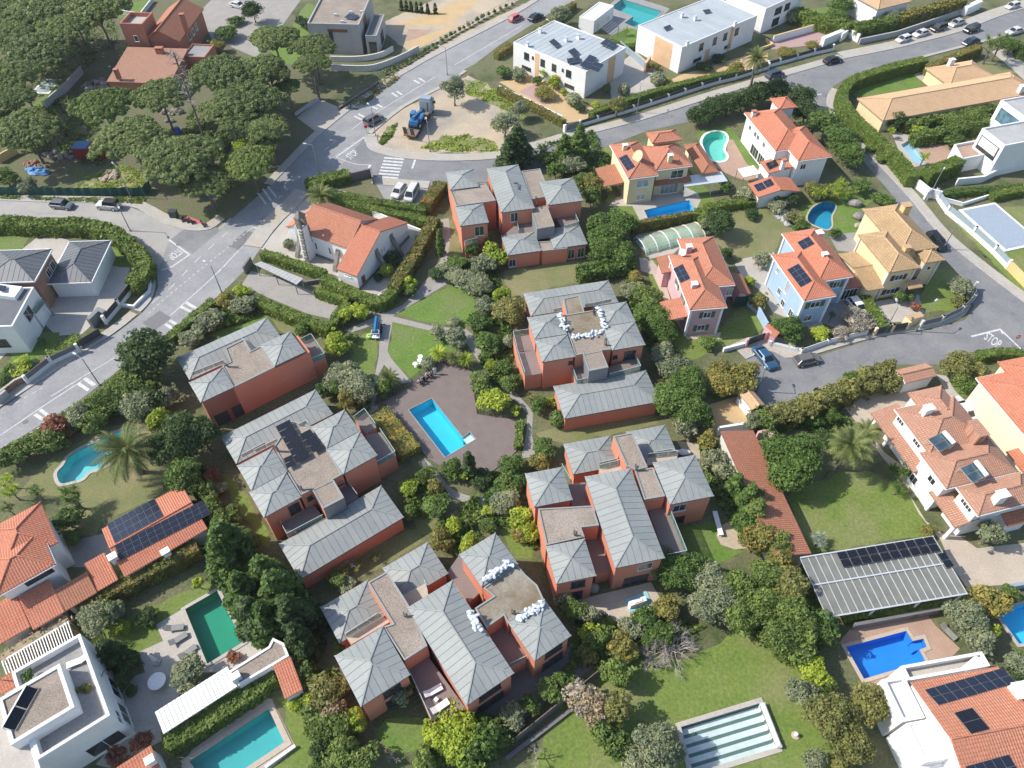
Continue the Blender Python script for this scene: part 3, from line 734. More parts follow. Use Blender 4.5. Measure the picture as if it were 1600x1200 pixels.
patch('pool_garden','B4 270,120 480,50 640,0 700,80 620,160 600,270 490,290 440,260 300,240','lawn_fresh')
patch('courtyard','B4 430,290 620,270 640,400 480,380','grey_paving')
patch('courtyard','B4 -80,430 110,390 130,470 70,600 150,700 260,790 400,800 380,860 100,740 -40,500','pale_paving')
patch('courtyard','B4 390,640 620,600 640,760 520,860 390,800','grey_paving')
patch('forecourt','B4 700,680 960,640 1000,740 850,800 780,800','pale_paving')
patch('lawn','B4 960,660 1060,480 1230,500 1260,650 1180,720 1000,750','lawn')
patch('garden','B3 830,420 920,440 970,620 1100,880 1290,830 1470,660 1560,830 1420,920 1250,960 1100,1050 1000,870','lawn')
patch('paved_strip','B3 820,420 900,440 960,520 1010,690 1100,870 1300,860 1290,900 1100,900 980,700 900,520 830,500','beige_paving')
patch('side_yard','B3 1380,460 1500,420 1575,460 1575,640 1440,560','pale_paving')
patch('wash_yard','B3 800,230 1110,170 1170,260 1020,400 880,430 800,330','pale_paving')
# central gardens
patch('garden','F 640,480 700,420 800,400 860,440 830,560 800,640 860,880 760,960 560,920 520,620 470,520 560,470','soil')
patch('lawn','B2 820,755 980,670 1130,590 1230,610 1340,640 1260,820 1190,832 1020,800','lawn_fresh')
patch('lawn','B2 800,805 1020,840 1130,870 1210,890 1180,980 910,1140 850,1070 770,1000','lawn_fresh')
patch('lawn','B2 560,910 640,860 725,880 690,1150 580,1170 560,1010','lawn')
patch('lawn','B3 30,500 460,440 480,560 145,632 150,700 50,690','lawn_dry')
patch('side_lawn','B2 1090,220 1150,200 1210,420 1120,420','lawn_dry')
patch('lawn','C3 215,330 380,290 900,210 935,275 660,335 380,385 230,350','lawn_dry')
patch('lawn','C3 1060,880 1110,870 1250,840 1310,980 1440,1020 1210,1130 990,1100','lawn_fresh')
patch('bare_soil','C3 1280,880 1400,850 1450,1000 1300,980','sand',smooth=2)
patch('lawn','C2 890,700 960,690 990,820 1080,840 1250,740 1290,760 1240,840 960,920 930,850','lawn_dry')
patch('lawn','C2 400,1130 560,1010 950,890 980,960 740,1110 600,1180 420,1190','lawn_dry')
patch('lawn','C3 0,900 40,880 190,1000 200,1060 100,1060','lawn')
patch('lawn','C1 1200,270 1300,260 1340,300 1290,340','lawn_dry')
patch('lawn','B1 1220,880 1400,780 1560,760 1575,790 1300,900','lawn_fresh')
patch('lawn','B2 90,780 420,860 380,900 150,860','lawn_dry')
patch('side_lawn','C1 1300,560 1390,620 1500,800 1575,900 1575,1000 1380,760','lawn')
patch('terrace','D3 440,220 890,110 940,200 860,280 720,420 590,430 560,290','beige_paving')
patch('garden','D2 450,440 620,880 640,1200 420,1200 330,960 200,500 350,420','soil')
patch('lawn','D2 760,915 960,905 1030,945 1000,1110 830,1120 700,1000','lawn_fresh')
patch('yard','F 720,1100 800,1040 890,1010 930,1040 810,1130','dark_concrete')
patch('lawn','F 830,1200 880,1090 990,1020 1080,1030 1150,985 1240,1010 1300,1090 1330,1215 1000,1330 800,1300','lawn')
patch('path','B2 520,660 620,700 720,735 760,745 860,700 960,600 1080,440 1100,330 1080,200 1130,190 1140,300 1120,450 1130,570 960,670 830,745 800,765 1040,825 1230,840 1290,890 1330,1010 1400,1090 1360,1110 1270,980 1200,880 1020,850 800,800 770,970 790,1010 910,1150 860,1160 750,1050 700,1150 690,1140 720,1000 725,880 740,800 560,860 520,850 700,770 690,755','path_concrete')
patch('path','C3 20,90 90,80 200,200 190,330 215,440 180,470 130,470 160,320 165,210 90,130','path_concrete')
patch('path','C2 970,480 1020,500 1130,640 1240,690 1340,700 1420,640 1500,640 1380,740 1300,870 1250,870 1290,760 1220,730 1100,680 1000,570','path_concrete',smooth=2)
patch('path','C2 680,20 710,0 700,150 720,180 670,210 650,180','path_concrete')
# left gardens
patch('pool_garden','C1 90,700 180,590 300,470 420,400 640,280 830,260 1000,480 960,660 880,720 600,840 560,930 440,900 470,720 280,690','lawn_dry')
patch('courtyard','C1 410,960 620,910 660,1040 500,1110 390,1110','grey_paving')
patch('lawn','D1 430,520 640,380 1000,200 1270,80 1290,170 1080,290 920,360 950,455 820,525 600,600','lawn')
patch('terrace','D1 915,360 1085,260 1280,140 1450,450 1575,480 1500,560 1350,640 1100,640 950,1040 640,1200 560,1180 780,930 700,780 790,660 850,640 815,520 955,455','pale_paving')
patch('pool_terrace','F 283,1197 300,1172 415,1090 425,1092 462,1168 440,1215 330,1260','beige_paving')
patch('lawn','D2 120,800 280,750 350,1000 330,1230 60,1230 235,1070','lawn')
patch('forecourt','B1 120,380 260,270 400,320 760,480 740,600 600,760 480,870 330,880 250,800 180,850 120,900 0,1020 -50,900','pale_paving')
patch('lawn','B1 -80,280 180,290 130,380 -80,400','lawn_fresh')
patch('lawn','B1 130,850 350,860 300,980 180,1050 40,1040','lawn_fresh')
patch('side_lawn','B1 660,320 790,380 760,480 660,470','lawn_fresh')
patch('churchyard','F 405,388 470,315 500,285 640,335 650,360 640,440 600,462 560,455 470,415','pale_paving')
patch('car_park','B2 -30,500 120,540 330,620 500,690 430,780 300,750 -90,590','path_concrete')
patch('car_park','F 582,277 672,282 690,300 660,330 600,310','grey_paving')
# right gardens
patch('lawn','C4 190,700 300,560 480,540 700,560 900,690 1000,850 1060,930 470,1010 310,1040 240,880','lawn')
patch('garden','C4 0,330 300,300 480,300 560,480 440,600 140,650','soil')
patch('forecourt','C4 490,130 850,60 1000,80 1040,200 700,230 640,300 760,440 920,560 900,650 740,460 620,300 560,220','beige_paving')
patch('driveway','C4 1060,-20 1120,-10 1330,290 1420,420 1340,440 1200,230','pale_paving')
patch('lawn','C4 1110,-20 1290,90 1210,120','lawn_fresh')
patch('terrace','C4 900,680 1000,840 1100,920 1200,930 1300,1000 1575,970 1650,1000 1650,1200 1240,1230 1150,1100 1090,960 960,800','beige_paving')
patch('pool_terrace','D4 490,470 560,380 1000,290 1060,370 1200,500 1100,600 700,740 640,720','brick_paving')
patch('side_yard','D4 380,480 500,470 640,710 560,760 380,640','litter')
patch('courtyard','C3 1190,170 1390,110 1470,230 1480,300 1270,330','ochre_gravel')
patch('drying_yard','C3 1040,370 1170,390 1180,480 1120,460','sand')
# roads
def road(name,s,mat): return patch(name,s,mat,smooth=0)
road('street','F -40,308 0,311 60,314 190,318 240,338 262,350 300,359 340,357 360,340 400,380 280,450 248,450 245,430 225,400 190,372 110,360 0,352 -40,352','street_setts')
road('main_road','F -60,680 0,640 60,598 130,552 180,522 222,490 240,468 248,445 247,425 262,380 300,362 345,357 424,288 480,228 507,203 571,153 667,93 795,27 860,-10 920,-10 860,20 780,71 741,101 725,109 683,136 627,165 575,207 571,215 578,228 590,240 560,268 500,272 485,285 484,300 470,318 449,338 430,358 410,384 387,418 347,458 256,525 187,578 125,625 59,667 0,703 -60,740','asphalt')
road('side_road','F 571,213 574,228 596,240 632,248 693,252 779,248 840,231 881,219 927,208 1007,187 1100,155 1200,125 1230,118 1320,90 1400,76 1500,48 1564,23 1620,8 1620,42 1540,62 1440,88 1330,118 1302,135 1290,150 1293,166 1297,180 1367,252 1420,309 1468,367 1532,421 1620,486 1620,566 1600,550 1532,546 1470,570 1400,570 1300,600 1195,645 1170,600 1165,560 1200,546 1250,560 1280,556 1380,525 1450,516 1508,500 1522,478 1500,430 1440,370 1390,300 1330,230 1290,190 1262,150 1225,145 1180,140 1080,190 1010,205 950,228 880,250 760,285 700,284 640,282 585,276 540,266 530,262','asphalt_dark')
road('road_repair','B1 835,805 935,733 1005,775 900,855','asphalt_patch')
road('road_repair','B1 1340,355 1440,262 1485,275 1400,378','asphalt_patch')
road('road_repair','B1 1490,335 1515,310 1540,325 1515,350','asphalt_patch')
road('junction_surface','B1 1000,315 1070,262 1260,240 1290,265 1130,400','asphalt_dark')
road('red_island','B1 1050,205 1100,178 1215,225 1200,248 1130,225','paint_red')
# painted markings
def line(s,w=0.12,mat='paint_white',name='road_marking',dash=None,z=None):
 pts = W(s,0.0)
 if z is None: LAYER[0] += 0.00005;z = sheet_z(pts) + 0.005 + LAYER[0]
 mb = MB()
 if dash:
  on,off = dash;rem = 0.0;flag = True;need = on
  for a,b in zip(pts,pts[1:]):
   L = (b - a).length;d = (b - a) / L;x = 0.0
   while x < L:
    st = min(need,L - x)
    if flag:
     l = offset_line([a + d * x,a + d * (x + st)],w / 2);r_ = offset_line([a + d * x,a + d * (x + st)],-w / 2)
     mb.poly([(p.x,p.y,z) for p in r_ + l[::-1]])
    x += st;need -= st
    if need <= 1e-6: flag = not flag;need = on if flag else off
 else:
  l = offset_line(pts,w / 2);r_ = offset_line(pts,-w / 2)
  for i in range(len(pts) - 1): mb.poly([(p.x,p.y,z) for p in (r_[i],r_[i + 1],l[i + 1],l[i])])
 return tag(mb.build(name,MATS[mat]),kind='structure')
line('C1 0,340 250,170 480,20',0.14);line('B1 300,1235 470,1130 670,1010',0.14);line('B1 1000,760 1240,545 1400,380',0.14)
line('A2 470,920 635,803',0.32);line('A2 400,880 480,820',0.14,dash=(1.5,1.0));line('A2 560,760 640,700 1050,450',0.14);line('A2 1165,380 1560,150',0.14)
line('A2 800,670 880,610',0.12);line('A2 470,920 540,950 600,965 680,968',0.14);line('A2 668,968 648,1022',0.5);line('A2 935,930 915,988',0.4)
line('A2 635,803 640,830',0.12);line('A2 420,950 470,910 590,820',0.1,dash=(1.2,1.2))
for i in range(7):
 y = 925 + i * 18.5;line('A2 %g,%g %g,%g' % (752 - i * 6.5,y,868 - i * 6,y + 9),0.55,name='crosswalk_stripe')
for s in ('A2 925,470 960,490','A2 955,458 990,480','A2 795,545 830,567','A2 825,535 858,557','A2 680,625 715,640','A2 705,610 742,630','A2 575,680 620,702','A2 600,668 640,690',
          'B1 1060,710 1125,742','B1 1090,685 1150,720','B1 970,812 1010,838','B1 995,790 1035,815','B1 460,1160 520,1200','B1 500,1130 555,1170','C1 460,35 520,75','C1 495,5 550,45','C1 205,215 250,245','C1 235,188 280,222'):
 line(s,0.5)
line('B1 990,318 1110,405 1010,475 945,497',0.28);line('B1 870,750 980,650 1140,520 1480,245',0.12,dash=(0.5,0.5));line('B1 890,690 1010,590 1150,440 1340,265',0.14,dash=(1.6,2.0))
line('B1 1480,245 1500,248 1575,265',0.25);line('B1 1240,545 1300,490 1400,378 1500,270',0.1,dash=(0.8,0.8));line('C1 90,150 250,60',0.12,dash=(0.6,0.6));line('C1 60,390 200,310 420,170',0.12,dash=(0.6,0.6))
line('B2 0,255 100,268',0.35);line('B2 10,40 60,110',0.4);line('B2 40,20 90,90',0.4);line('B2 70,5 120,70',0.4)
line('B4 1265,885 1435,843 1575,975',0.3);line('A4 300,565 390,552',0.3);line('B4 1435,843 1450,870',0.2)
def ground_text(txt,s_base,s_end,s_up,name='stop_lettering'):
 """flat lettering stretched on the road surface between surveyed points"""
 cu = bpy.data.curves.new(name,'FONT');cu.body = txt;cu.size = 1.0;cu.offset = 0.012;tmp = bpy.data.objects.new(name + '_t',cu);COL.objects.link(tmp)
 dg = bpy.context.evaluated_depsgraph_get();me = bpy.data.meshes.new_from_object(tmp.evaluated_get(dg));bpy.data.objects.remove(tmp)
 A,B,U = W1(s_base),W1(s_end),W1(s_up);ex = B - A;ey = U - A
 xs = [v.co.x for v in me.vertices];ys = [v.co.y for v in me.vertices];x0,x1,y0,y1 = min(xs),max(xs),min(ys),max(ys)
 for v in me.vertices:
  p = ex * ((v.co.x - x0) / (x1 - x0)) + ey * ((v.co.y - y0) / (y1 - y0));v.co = (p.x,p.y,0)
 me.materials.append(MATS['paint_white']);o = bpy.data.objects.new(name,me);COL.objects.link(o)
 o.location = (A.x,A.y,sheet_z([A,B,U]) + 0.009);ORG[o.name] = Vector(o.location);return tag(o,kind='structure')
ground_text('STOP','A2 555,937 ','A2 605,900','A2 522,912')
ground_text('STOP','B1 1042,368','B1 980,415','B1 1076,393')
ground_text('STOP','B4 1336,898','B4 1420,958','B4 1366,856')
# pavements with kerbs
def footway(s,w,mat='pavement',h=0.13,smooth=3,name='pavement'):
 """raised footway: s is the kerb line, w its width to the left of travel (negative: right)"""
 k = W(s,0.0);k = smooth_line(k,smooth) if smooth else k
 sg = 1 if w > 0 else -1;k2 = offset_line(k,sg * 0.16);f = offset_line(k,w);LAYER[0] += 0.0007;z = h + LAYER[0]
 mb = MB();n = len(k)
 def strip(a,b,zz):
  for i in range(n - 1):
   q = [a[i],a[i + 1],b[i + 1],b[i]];q = q if sg > 0 else q[::-1]
   mb.poly([(p.x,p.y,zz) for p in q])
 mb.k = 0;strip(k2,f,z);mb.k = 1;strip(k,k2,z + 0.004)
 for i in range(n - 1):
  a,b = (k[i + 1],k[i]) if sg > 0 else (k[i],k[i + 1])
  mb.poly([(a.x,a.y,-0.02),(b.x,b.y,-0.02),(b.x,b.y,z + 0.004),(a.x,a.y,z + 0.004)][::-1])
  a,b = (f[i],f[i + 1]) if sg > 0 else (f[i + 1],f[i])
  mb.poly([(a.x,a.y,-0.02),(b.x,b.y,-0.02),(b.x,b.y,z),(a.x,a.y,z)][::-1])
 return tag(mb.build(name,[MATS[mat],MATS['kerb']]),kind='structure')
footway('F -30,312 60,316 190,320 240,340 262,352 300,361 330,358 352,342',2.0)
footway('F 424,290 480,230 507,205 571,155 667,95 795,29 850,-5',1.6)
footway('F 225,400 240,425 243,447 236,470 220,488',-1.2,'kerb')
footway('F 215,492 180,520 130,552 60,598 -20,650',-1.6)
footway('F 485,300 470,318 449,338 430,358 408,388',-3.2)
footway('F 585,277 640,282 672,284',-2.2)
footway('F 572,210 571,222 578,234 600,242 632,248 693,252 779,248 840,232',2.4)
footway('F 840,232 881,219 927,208 1007,187 1100,157 1200,127 1290,101 1320,92',2.2)
footway('F 1320,92 1400,76 1440,66',3.2);footway('F 1440,66 1500,50 1564,25 1620,8',3.5)
footway('F 1300,138 1292,150 1292,166 1299,182 1367,252 1420,309 1468,367 1532,421 1620,488',2.0)
footway('F 1165,562 1200,549 1228,560',3.4);footway('F 1228,560 1265,556 1320,540 1380,525 1450,514 1500,498 1517,478',1.5)
footway('F 1330,118 1440,88 1540,62 1600,46',-0.8)
footway('F 575,208 627,166 683,137 725,110',-0.9)


rg = random.Random(21)
def crack(s,wob=0.25):
 pts = W(s,0.0);out = []
 for a,b in zip(pts,pts[1:]):
  k = max(2,int((b - a).length / 1.2))
  out += [a.lerp(b,i / k) + Vector((rg.gauss(0,wob),rg.gauss(0,wob),0)) for i in range(k)]
 z = sheet_z(pts) + 0.004;l,r_ = offset_line(out,0.03),offset_line(out,-0.03);mb = MB()
 for i in range(len(out) - 1): mb.poly([(p.x,p.y,z) for p in (r_[i],r_[i + 1],l[i + 1],l[i])])
 tag(mb.build('road_crack',MATS['asphalt_patch']),kind='structure')
for s in ('F 30,655 130,590 210,530','F 300,460 360,400 420,330','F 520,215 600,165 690,110','F 720,90 800,45','F 660,268 780,262 860,240','F 920,218 1060,180 1180,142','F 1230,130 1330,105 1450,78','F 1340,215 1400,275','F 1450,360 1540,450','F 1210,600 1330,570 1440,545','F 40,330 150,340 230,365'): crack(s)
for i,(s,l) in enumerate((('B4 150,1140','below the grey brown hatchback, left'),('B4 345,1125','below the grey brown hatchback, right'),('B4 990,210','behind the pond lawn'),('B4 1490,620','on the right hand street bend'),('B4 1510,750','on the right hand street, lower'),('A4 285,440','on the street below the black car'),('A4 1010,275','in the middle of the top right street'),('A4 1205,235','by the black off-roader'),('A3 1010,680','on the street above the yellow villa'),('A2 1018,912','at the kerb below the low loader'),('B1 1515,330','on the main road repair'),('B1 1045,345','at the side street junction'),('B4 1110,830','at the kerb of the corner villa'),('C1 150,260','on the lower main road'))):
 p = W1(s);mb = MB();mb.tube((p.x,p.y,sheet_z([p]) - 0.02),(p.x,p.y,sheet_z([p]) + 0.012),0.42,n=14);tag(mb.build('manhole_cover',MATS['asphalt_patch']),'dark round manhole cover ' + l,'manhole cover')
# ------------------------------------------------------------------ six terracotta villas with zinc hip roofs
ZL,ZH,ZG = 3.1,6.0,5.75
def villa(name_label,spec,origin):
 o = W1(origin,0.0);root = empty('terracotta_villa',(o.x,o.y,0),name_label,'house')
 ang = rect(spec['ref'],ZH if spec.get('refz') is None else spec['refz']).ang
 out = {}
 for key,s,z in spec['roofs']:
  r = rect(s,z,ang);base = spec.get('base',{}).get(key,0.0)
  wr = r.shrink(0.22);out[key] = wr
  mb = MB();mb.prism(wr.pts(),base,z - 0.1);mb.build('wall',MATS['terracotta'],root)
  faces,ridges = roof_faces('hip',r,z,0.30 * min(r.a,r.b),0.0)
  zinc_roof(root,faces,ridges,MATS['zinc'],MATS['zinc_under'])
 for s,z,top in spec['flats']:
  pts = W(s,z);flat_deck(root,pts,0.0,z,'terracotta',top,parapet=0.12,pw=0.18,pmat='zinc')
 for s,z0,z,mat in spec.get('boxes',[]):
  flat_deck(root,W(s,z),z0,z,mat,'gravel_roof',parapet=0.08,pw=0.12,pmat='zinc')
 for s,z,rail in spec.get('decks',[]):
  pts = W(s,z);flat_deck(root,pts,0.0,z,'terracotta','beige_paving' if z > ZL + 0.3 else 'wood_deck',topname='terrace_floor')
  if rail:
   p = W(s,z);railing(root,[p[i] for i in rail],z)
 for s,z in spec.get('rails',[]): railing(root,W(s,z),z,0.7)
 for key,side,t,z,w,h,fr in spec.get('wins',[]): win(root,out[key],side,t,z,w,h,frame=fr,bars=1 if w < 2 else 2)
 for key,side,t,z,w,h in spec.get('doors',[]): panel_on(root,out[key],side,t,z,w,h,'anthracite','garage_door')
 for s,z in spec.get('vents',[]):
  a,b,c = W(s,z);mb = MB();a.z = b.z = c.z = z + 0.1;mb.bar(a,b,0.12);mb.bar(b,c,0.12);mb.build('vent_pipe',MATS['dark_metal'],root)
 return root,ang,out
V = {}
V['top'] = villa('terracotta villa with grey metal roofs beside the car park, highest of the six',dict(
 ref='F 758.7,264 810.7,256 834.7,326 784,331.3',
 roofs=[('a','F 695.5,269.3 738.7,264 749.3,290.7 704,297.3',ZH),('b','F 710.7,323.3 754.7,318 764,347.3 718.7,353.5',ZH),('c','F 758.7,264 810.7,256 834.7,326 784,331.3',ZH),
           ('d','F 845,284 894.7,277.3 912,313.3 853,321',ZH),('e','F 780,370 832,361 849,391 796,399',ZL),('f','F 855,358 905,350 918,381 864,389',ZL)],
 flats=[('F 704,299 758,286 775,314 713,323',ZG,'gravel_roof'),('A3 130,1005 240,990 300,1150 190,1170',ZG,'gravel_roof'),('B3 190,335 390,320 400,370 260,385',2.9,'gravel_roof')],
 boxes=[('B3 183,138 280,116 325,238 222,255',2.9,5.2,'grey_box')],
 decks=[('B2 1440,300 1525,225 1575,290 1575,320 1450,330',ZL,None),('B3 100,215 190,200 215,270 115,285',ZL - 0.2,[1,0,3]),('B3 330,190 440,180 465,235 380,260',ZL - 0.2,[3,2,1]),('B2 1200,230 1290,240 1300,330 1225,350',2.8,[3,2])],
 rails=[],wins=[('c','f',-0.6,3.6,1.3,1.9,'alu'),('e','f',-2.0,0.4,1.2,1.6,'alu'),('f','f',-1.7,0.3,1.2,2.0,'alu'),('f','f',0.2,0.3,1.2,2.0,'alu'),('f','f',1.9,0.3,1.2,2.0,'alu'),('b','f',0.8,3.4,1.6,1.9,'alu')],
 vents=[('A3 85,1075 110,1075 112,1110',6.6),('A3 215,1180 215,1150 218,1200',6.0)]),'F 800,380')
V['right'] = villa('terracotta villa with white sandbags round its square flat roof',dict(
 ref='B3 207,903 400,872 445,1002 253,1035',
 roofs=[('a','B3 145,635 640,550 695,680 185,768',ZL),('b','B3 165,775 345,742 405,868 205,900',ZH),('c','B3 572,712 740,675 800,795 628,822',ZH),('d','B3 207,903 400,872 445,1002 253,1035',ZH),
           ('e','B3 612,826 800,798 853,935 655,965',ZH),('f','C3 315,55 870,-50 930,140 385,243',ZL)],
 flats=[('B3 375,665 470,645 500,745 395,765',ZG,'felt_roof'),('B3 372,762 580,728 618,860 410,890',ZG + 0.02,'felt_roof'),('B3 412,893 616,865 655,962 600,968 640,1065 525,1085 490,988 445,997',ZG,'gravel_roof')],
 boxes=[('B3 492,990 600,968 640,1066 527,1088',ZL,ZG + 0.1,'grey_box')],
 decks=[('B3 82,880 195,862 230,960 105,975',ZL,[1,0,3]),('B3 105,980 225,960 250,1100 150,1118',ZL,[3,0]),('B3 640,1065 790,1010 825,1080 640,1128',ZL,[3,2,1]),('B3 425,1075 495,1060 520,1150 455,1165',ZL,[0,3,2])],
 rails=[('B3 500,716 657,682',3.7),('B3 318,742 368,732',3.7)],
 wins=[('e','f',0.4,3.3,1.7,1.7,'dark_metal'),('e','f',-1.8,3.9,0.7,0.7,'dark_metal'),('d','f',1.8,4.4,0.6,0.6,'dark_metal')],
 vents=[('B3 622,895 618,935 660,940',5.9),('B3 548,700 552,755 560,760',5.9)]),'F 920,600')
V['lower'] = villa('terracotta villa with long central metal roof and gravel courts, right of the two lower villas',dict(
 ref='C3 500,580 770,530 970,1057 680,1117',
 roofs=[('a','C3 375,390 645,340 715,515 435,568',ZL),('b','C3 150,565 370,520 430,715 205,760',ZH),('c','C3 500,580 770,530 970,1057 680,1117',ZH),('d','C3 900,500 1145,450 1260,693 1000,745',ZH),
           ('e','C3 275,990 500,940 568,1160 330,1212',ZH),('f','C3 735,322 965,275 1050,450 822,500',ZL)],
 flats=[('C3 668,345 780,325 870,528 795,545 770,530 745,520',ZG,'gravel_roof'),('C3 795,548 900,528 972,697 850,718',ZG - 0.02,'gravel_roof'),('C3 228,770 548,752 585,868 480,880 500,935 275,985',ZG,'gravel_roof')],
 decks=[('C3 872,770 978,750 1092,1035 975,1058',ZL,[1,2,3]),('C3 500,930 590,912 655,1130 568,1150',2.6,None),('C3 405,625 505,612 550,745 430,778',2.6,None),('C3 585,535 705,505 725,545 600,575',ZL + 0.5,[0,1]),('C3 870,470 1045,450 1040,490 860,515',ZL + 0.45,[0,1])],
 rails=[('C3 365,520 425,625',ZL),('C3 585,515 690,490 690,470',ZL + 0.9),('C3 910,450 1005,435 1045,452',ZL + 0.8)],
 wins=[('d','f',-1.2,3.6,1.7,1.5,'alu'),('d','f',-1.2,0.5,2.4,1.6,'dark_metal'),('c','f',0.9,3.7,1.7,1.4,'alu'),('c','f',0.2,0.4,3.0,1.8,'dark_metal'),('e','f',0.4,3.6,1.6,1.5,'dark_metal'),('e','f',0.2,0.4,1.8,2.0,'dark_metal')],
 vents=[('C3 440,895 438,925 480,928',5.9),('C3 800,510 800,545 858,542',5.9)]),'F 960,860')
V['leftmid'] = villa('terracotta villa with black roof solar panels left of the timber pool deck',dict(
 ref='C2 120,985 735,630 865,820 270,1175',refz=ZL,
 roofs=[('a','F 342.7,683 493,608.7 520,646 371,725',ZL),('b','F 372,728 426.7,698 448,738 391,767',ZH),('c','F 391,768 446.7,739 470.7,775.3 410.7,811.3',ZH),('d','C2 325,290 520,183 610,315 410,415',ZH),
           ('e','C2 410,418 610,318 715,455 510,565',ZH),('f','C2 120,985 735,630 865,820 270,1175',ZL)],
 flats=[('C2 105,405 210,252 330,292 412,418 508,568 450,600 515,705 395,768 330,658 262,692 180,552',ZG,'gravel_roof')],
 boxes=[('C2 330,660 455,600 517,705 397,768',ZL,ZG + 0.1,'grey_box')],
 decks=[('C2 580,250 640,205 705,292 645,330',ZL,[0,1,2]),('C2 640,335 730,320 820,455 715,515',ZL,[1,2,3]),('C2 145,850 330,735 400,825 190,935',ZL - 0.3,[0,3,2]),('C2 470,590 540,625 600,705 525,745',ZL,[1,2])],
 rails=[('C1 1420,470 1560,395',ZL + 0.5),('C2 0,440 130,375',ZL + 0.5),('C2 255,290 300,268 315,285',5.6)],
 wins=[('e','f',-3.0,4.0,0.7,0.7,'dark_metal'),('c','f',1.2,3.3,1.4,1.9,'dark_metal'),('c','f',3.3,4.2,0.7,0.7,'dark_metal')],
 vents=[('C2 105,400 125,432 195,435',5.9),('C2 245,630 262,660 335,655',5.9)]),'F 490,790')
V['bottom'] = villa('large terracotta villa with sun loungers on its terrace, nearest the bottom edge',dict(
 ref='D2 890,265 1145,95 1510,635 1235,845',
 roofs=[('a','D2 375,265 650,95 775,300 490,465',ZL),('b','D2 735,43 1000,-132 1125,57 870,220',ZL),('c','D2 457,548 740,370 903,648 620,845',ZH),('d','D2 890,265 1145,95 1510,635 1235,845',ZH),
           ('e','D2 1190,-47 1400,-182 1535,3 1325,140',ZH),('f','D3 52,350 260,212 423,418 210,578',ZH)],
 flats=[('D2 655,115 770,50 905,262 1005,485 870,572 745,375 800,355',ZG,'gravel_roof'),('D2 1282,265 1390,195 1330,145 1530,10 1580,70 1648,130 D3 262,215 50,350 D2 1452,308 1350,382',ZG,'felt_roof')],
 decks=[('D2 890,615 1005,540 1225,845 1030,925',ZL - 0.2,[0,3]),('D2 1355,400 1462,325 1585,560 1490,605',ZL,[2,3]),('D2 530,435 740,310 790,340 560,475',ZL + 0.5,[0,1]),('D2 850,190 990,120 1010,185 905,250',ZL + 0.4,[1,2]),('C2 1120,1140 1190,1040 1330,1240 1250,1320',2.2,None)],
 rails=[('D2 530,425 720,305',ZL + 0.9)],
 wins=[('d','f',0.0,3.7,2.6,1.3,'dark_metal'),('d','f',0.0,0.4,3.2,2.0,'dark_metal'),('f','f',0.3,3.7,2.2,1.3,'dark_metal'),('f','f',0.3,0.4,2.6,2.0,'dark_metal'),('c','f',0.6,3.6,2.0,1.5,'dark_metal'),('c','f',0.6,0.4,2.2,2.0,'dark_metal')],
 vents=[('D2 865,290 870,315 925,308',5.9),('D2 1500,270 1500,298 1545,296',5.9)]),'F 700,1040')
V['lefttop'] = villa('terracotta villa with two dark garage openings, nearest the main road',dict(
 ref='F 406.7,539 453,518 477,548.7 429,573',
 roofs=[('a','F 276,559 417,496 437,524 298,598',ZL),('b','F 297,600 347,571 364,604.7 313.3,630',ZH),('d','F 406.7,539 453,518 477,548.7 429,573',ZH)],
 flats=[('F 352,545 382,530 392,549 408,541 430,574 365,606 347,572 360,566',ZG,'gravel_roof')],
 decks=[('B2 262,925 330,893 408,1008 305,1048',ZL,[0,1,2,3])],
 rails=[('B1 1135,1112 1315,1040',ZL + 0.5),('B1 1420,905 1470,985 1530,960',ZL + 0.6)],
 doors=[],vents=[('B1 1305,1030 1330,1062 1400,1066',5.9)]),'F 400,620')
# garage openings of the villa by the road, red wall under the gravel roof
_r,_a,_o = V['lefttop']
wl = _o['b'];p0,_ = wl.side('f');q0 = p0;e_ = wl.ux
E1 = W1('F 365,606',ZG);L_ = (E1 - p0).dot(e_)
rr = Rect(ang=_a,c=wl.at(-wl.a,-wl.b) + wl.ux * 7.8 + wl.uy * 2.0,a=7.8,b=2.0)
mb = MB();mb.prism(rr.pts(),0,ZH - 0.45);mb.build('wall',MATS['terracotta'],_r)
for t in (-6.4,-3.9,-1.5): panel_on(_r,rr,'f',t,0.0,1.9,2.3,'anthracite','garage_door',0.03)
# black solar arrays on the gravel roof
pl = (Vector((0,0,ZG + 0.35)),Vector((0,0,1)))
solar(V['leftmid'][0],'C2 115,292 200,250 322,460',pl,1,6,0.25,0.05,'solar_black','anthracite');solar(V['leftmid'][0],'C2 255,340 320,305 402,412',pl,1,3,0.25,0.05,'solar_black','anthracite');solar(V['leftmid'][0],'C2 160,480 215,455 240,515',pl,1,2,0.25,0.05,'solar_black','anthracite')
# ------------------------------------------------------------------ the other houses
GRID.update({'K1': (440,300,1600 / 220),'K2': (930,195,1600 / 210),'K3': (1130,140,6.6667),'K4': (1190,300,1600 / 310),'K5': (1350,570,1071 / 250),'K6': (160,0,8.0)})
def house(name,s,label,cat='house',z=0.0):
 o = W1(s,z);return empty(name,(o.x,o.y,0),label,cat)
def wing(root,s,z,ang=None,z0=0.0,**kw):
 """s = roof corners at eave height; walls stand in by the overhang"""
 r = rect(s,z,ang);ov = kw.pop('over',0.45);wr = r.shrink(ov)
 pl = block(root,wr,z0,z,over=ov,**kw);return wr,pl
def gutter(root,r,z,mat='white_paint',grow=0.5):
 mb = MB();p = [q + Vector((0,0,z - 0.13)) for q in r.pts(grow)]
 for i in range(4): mb.bar(p[i],p[(i + 1) % 4],0.12,0.12)
 mb.build('gutter',MATS[mat],root)
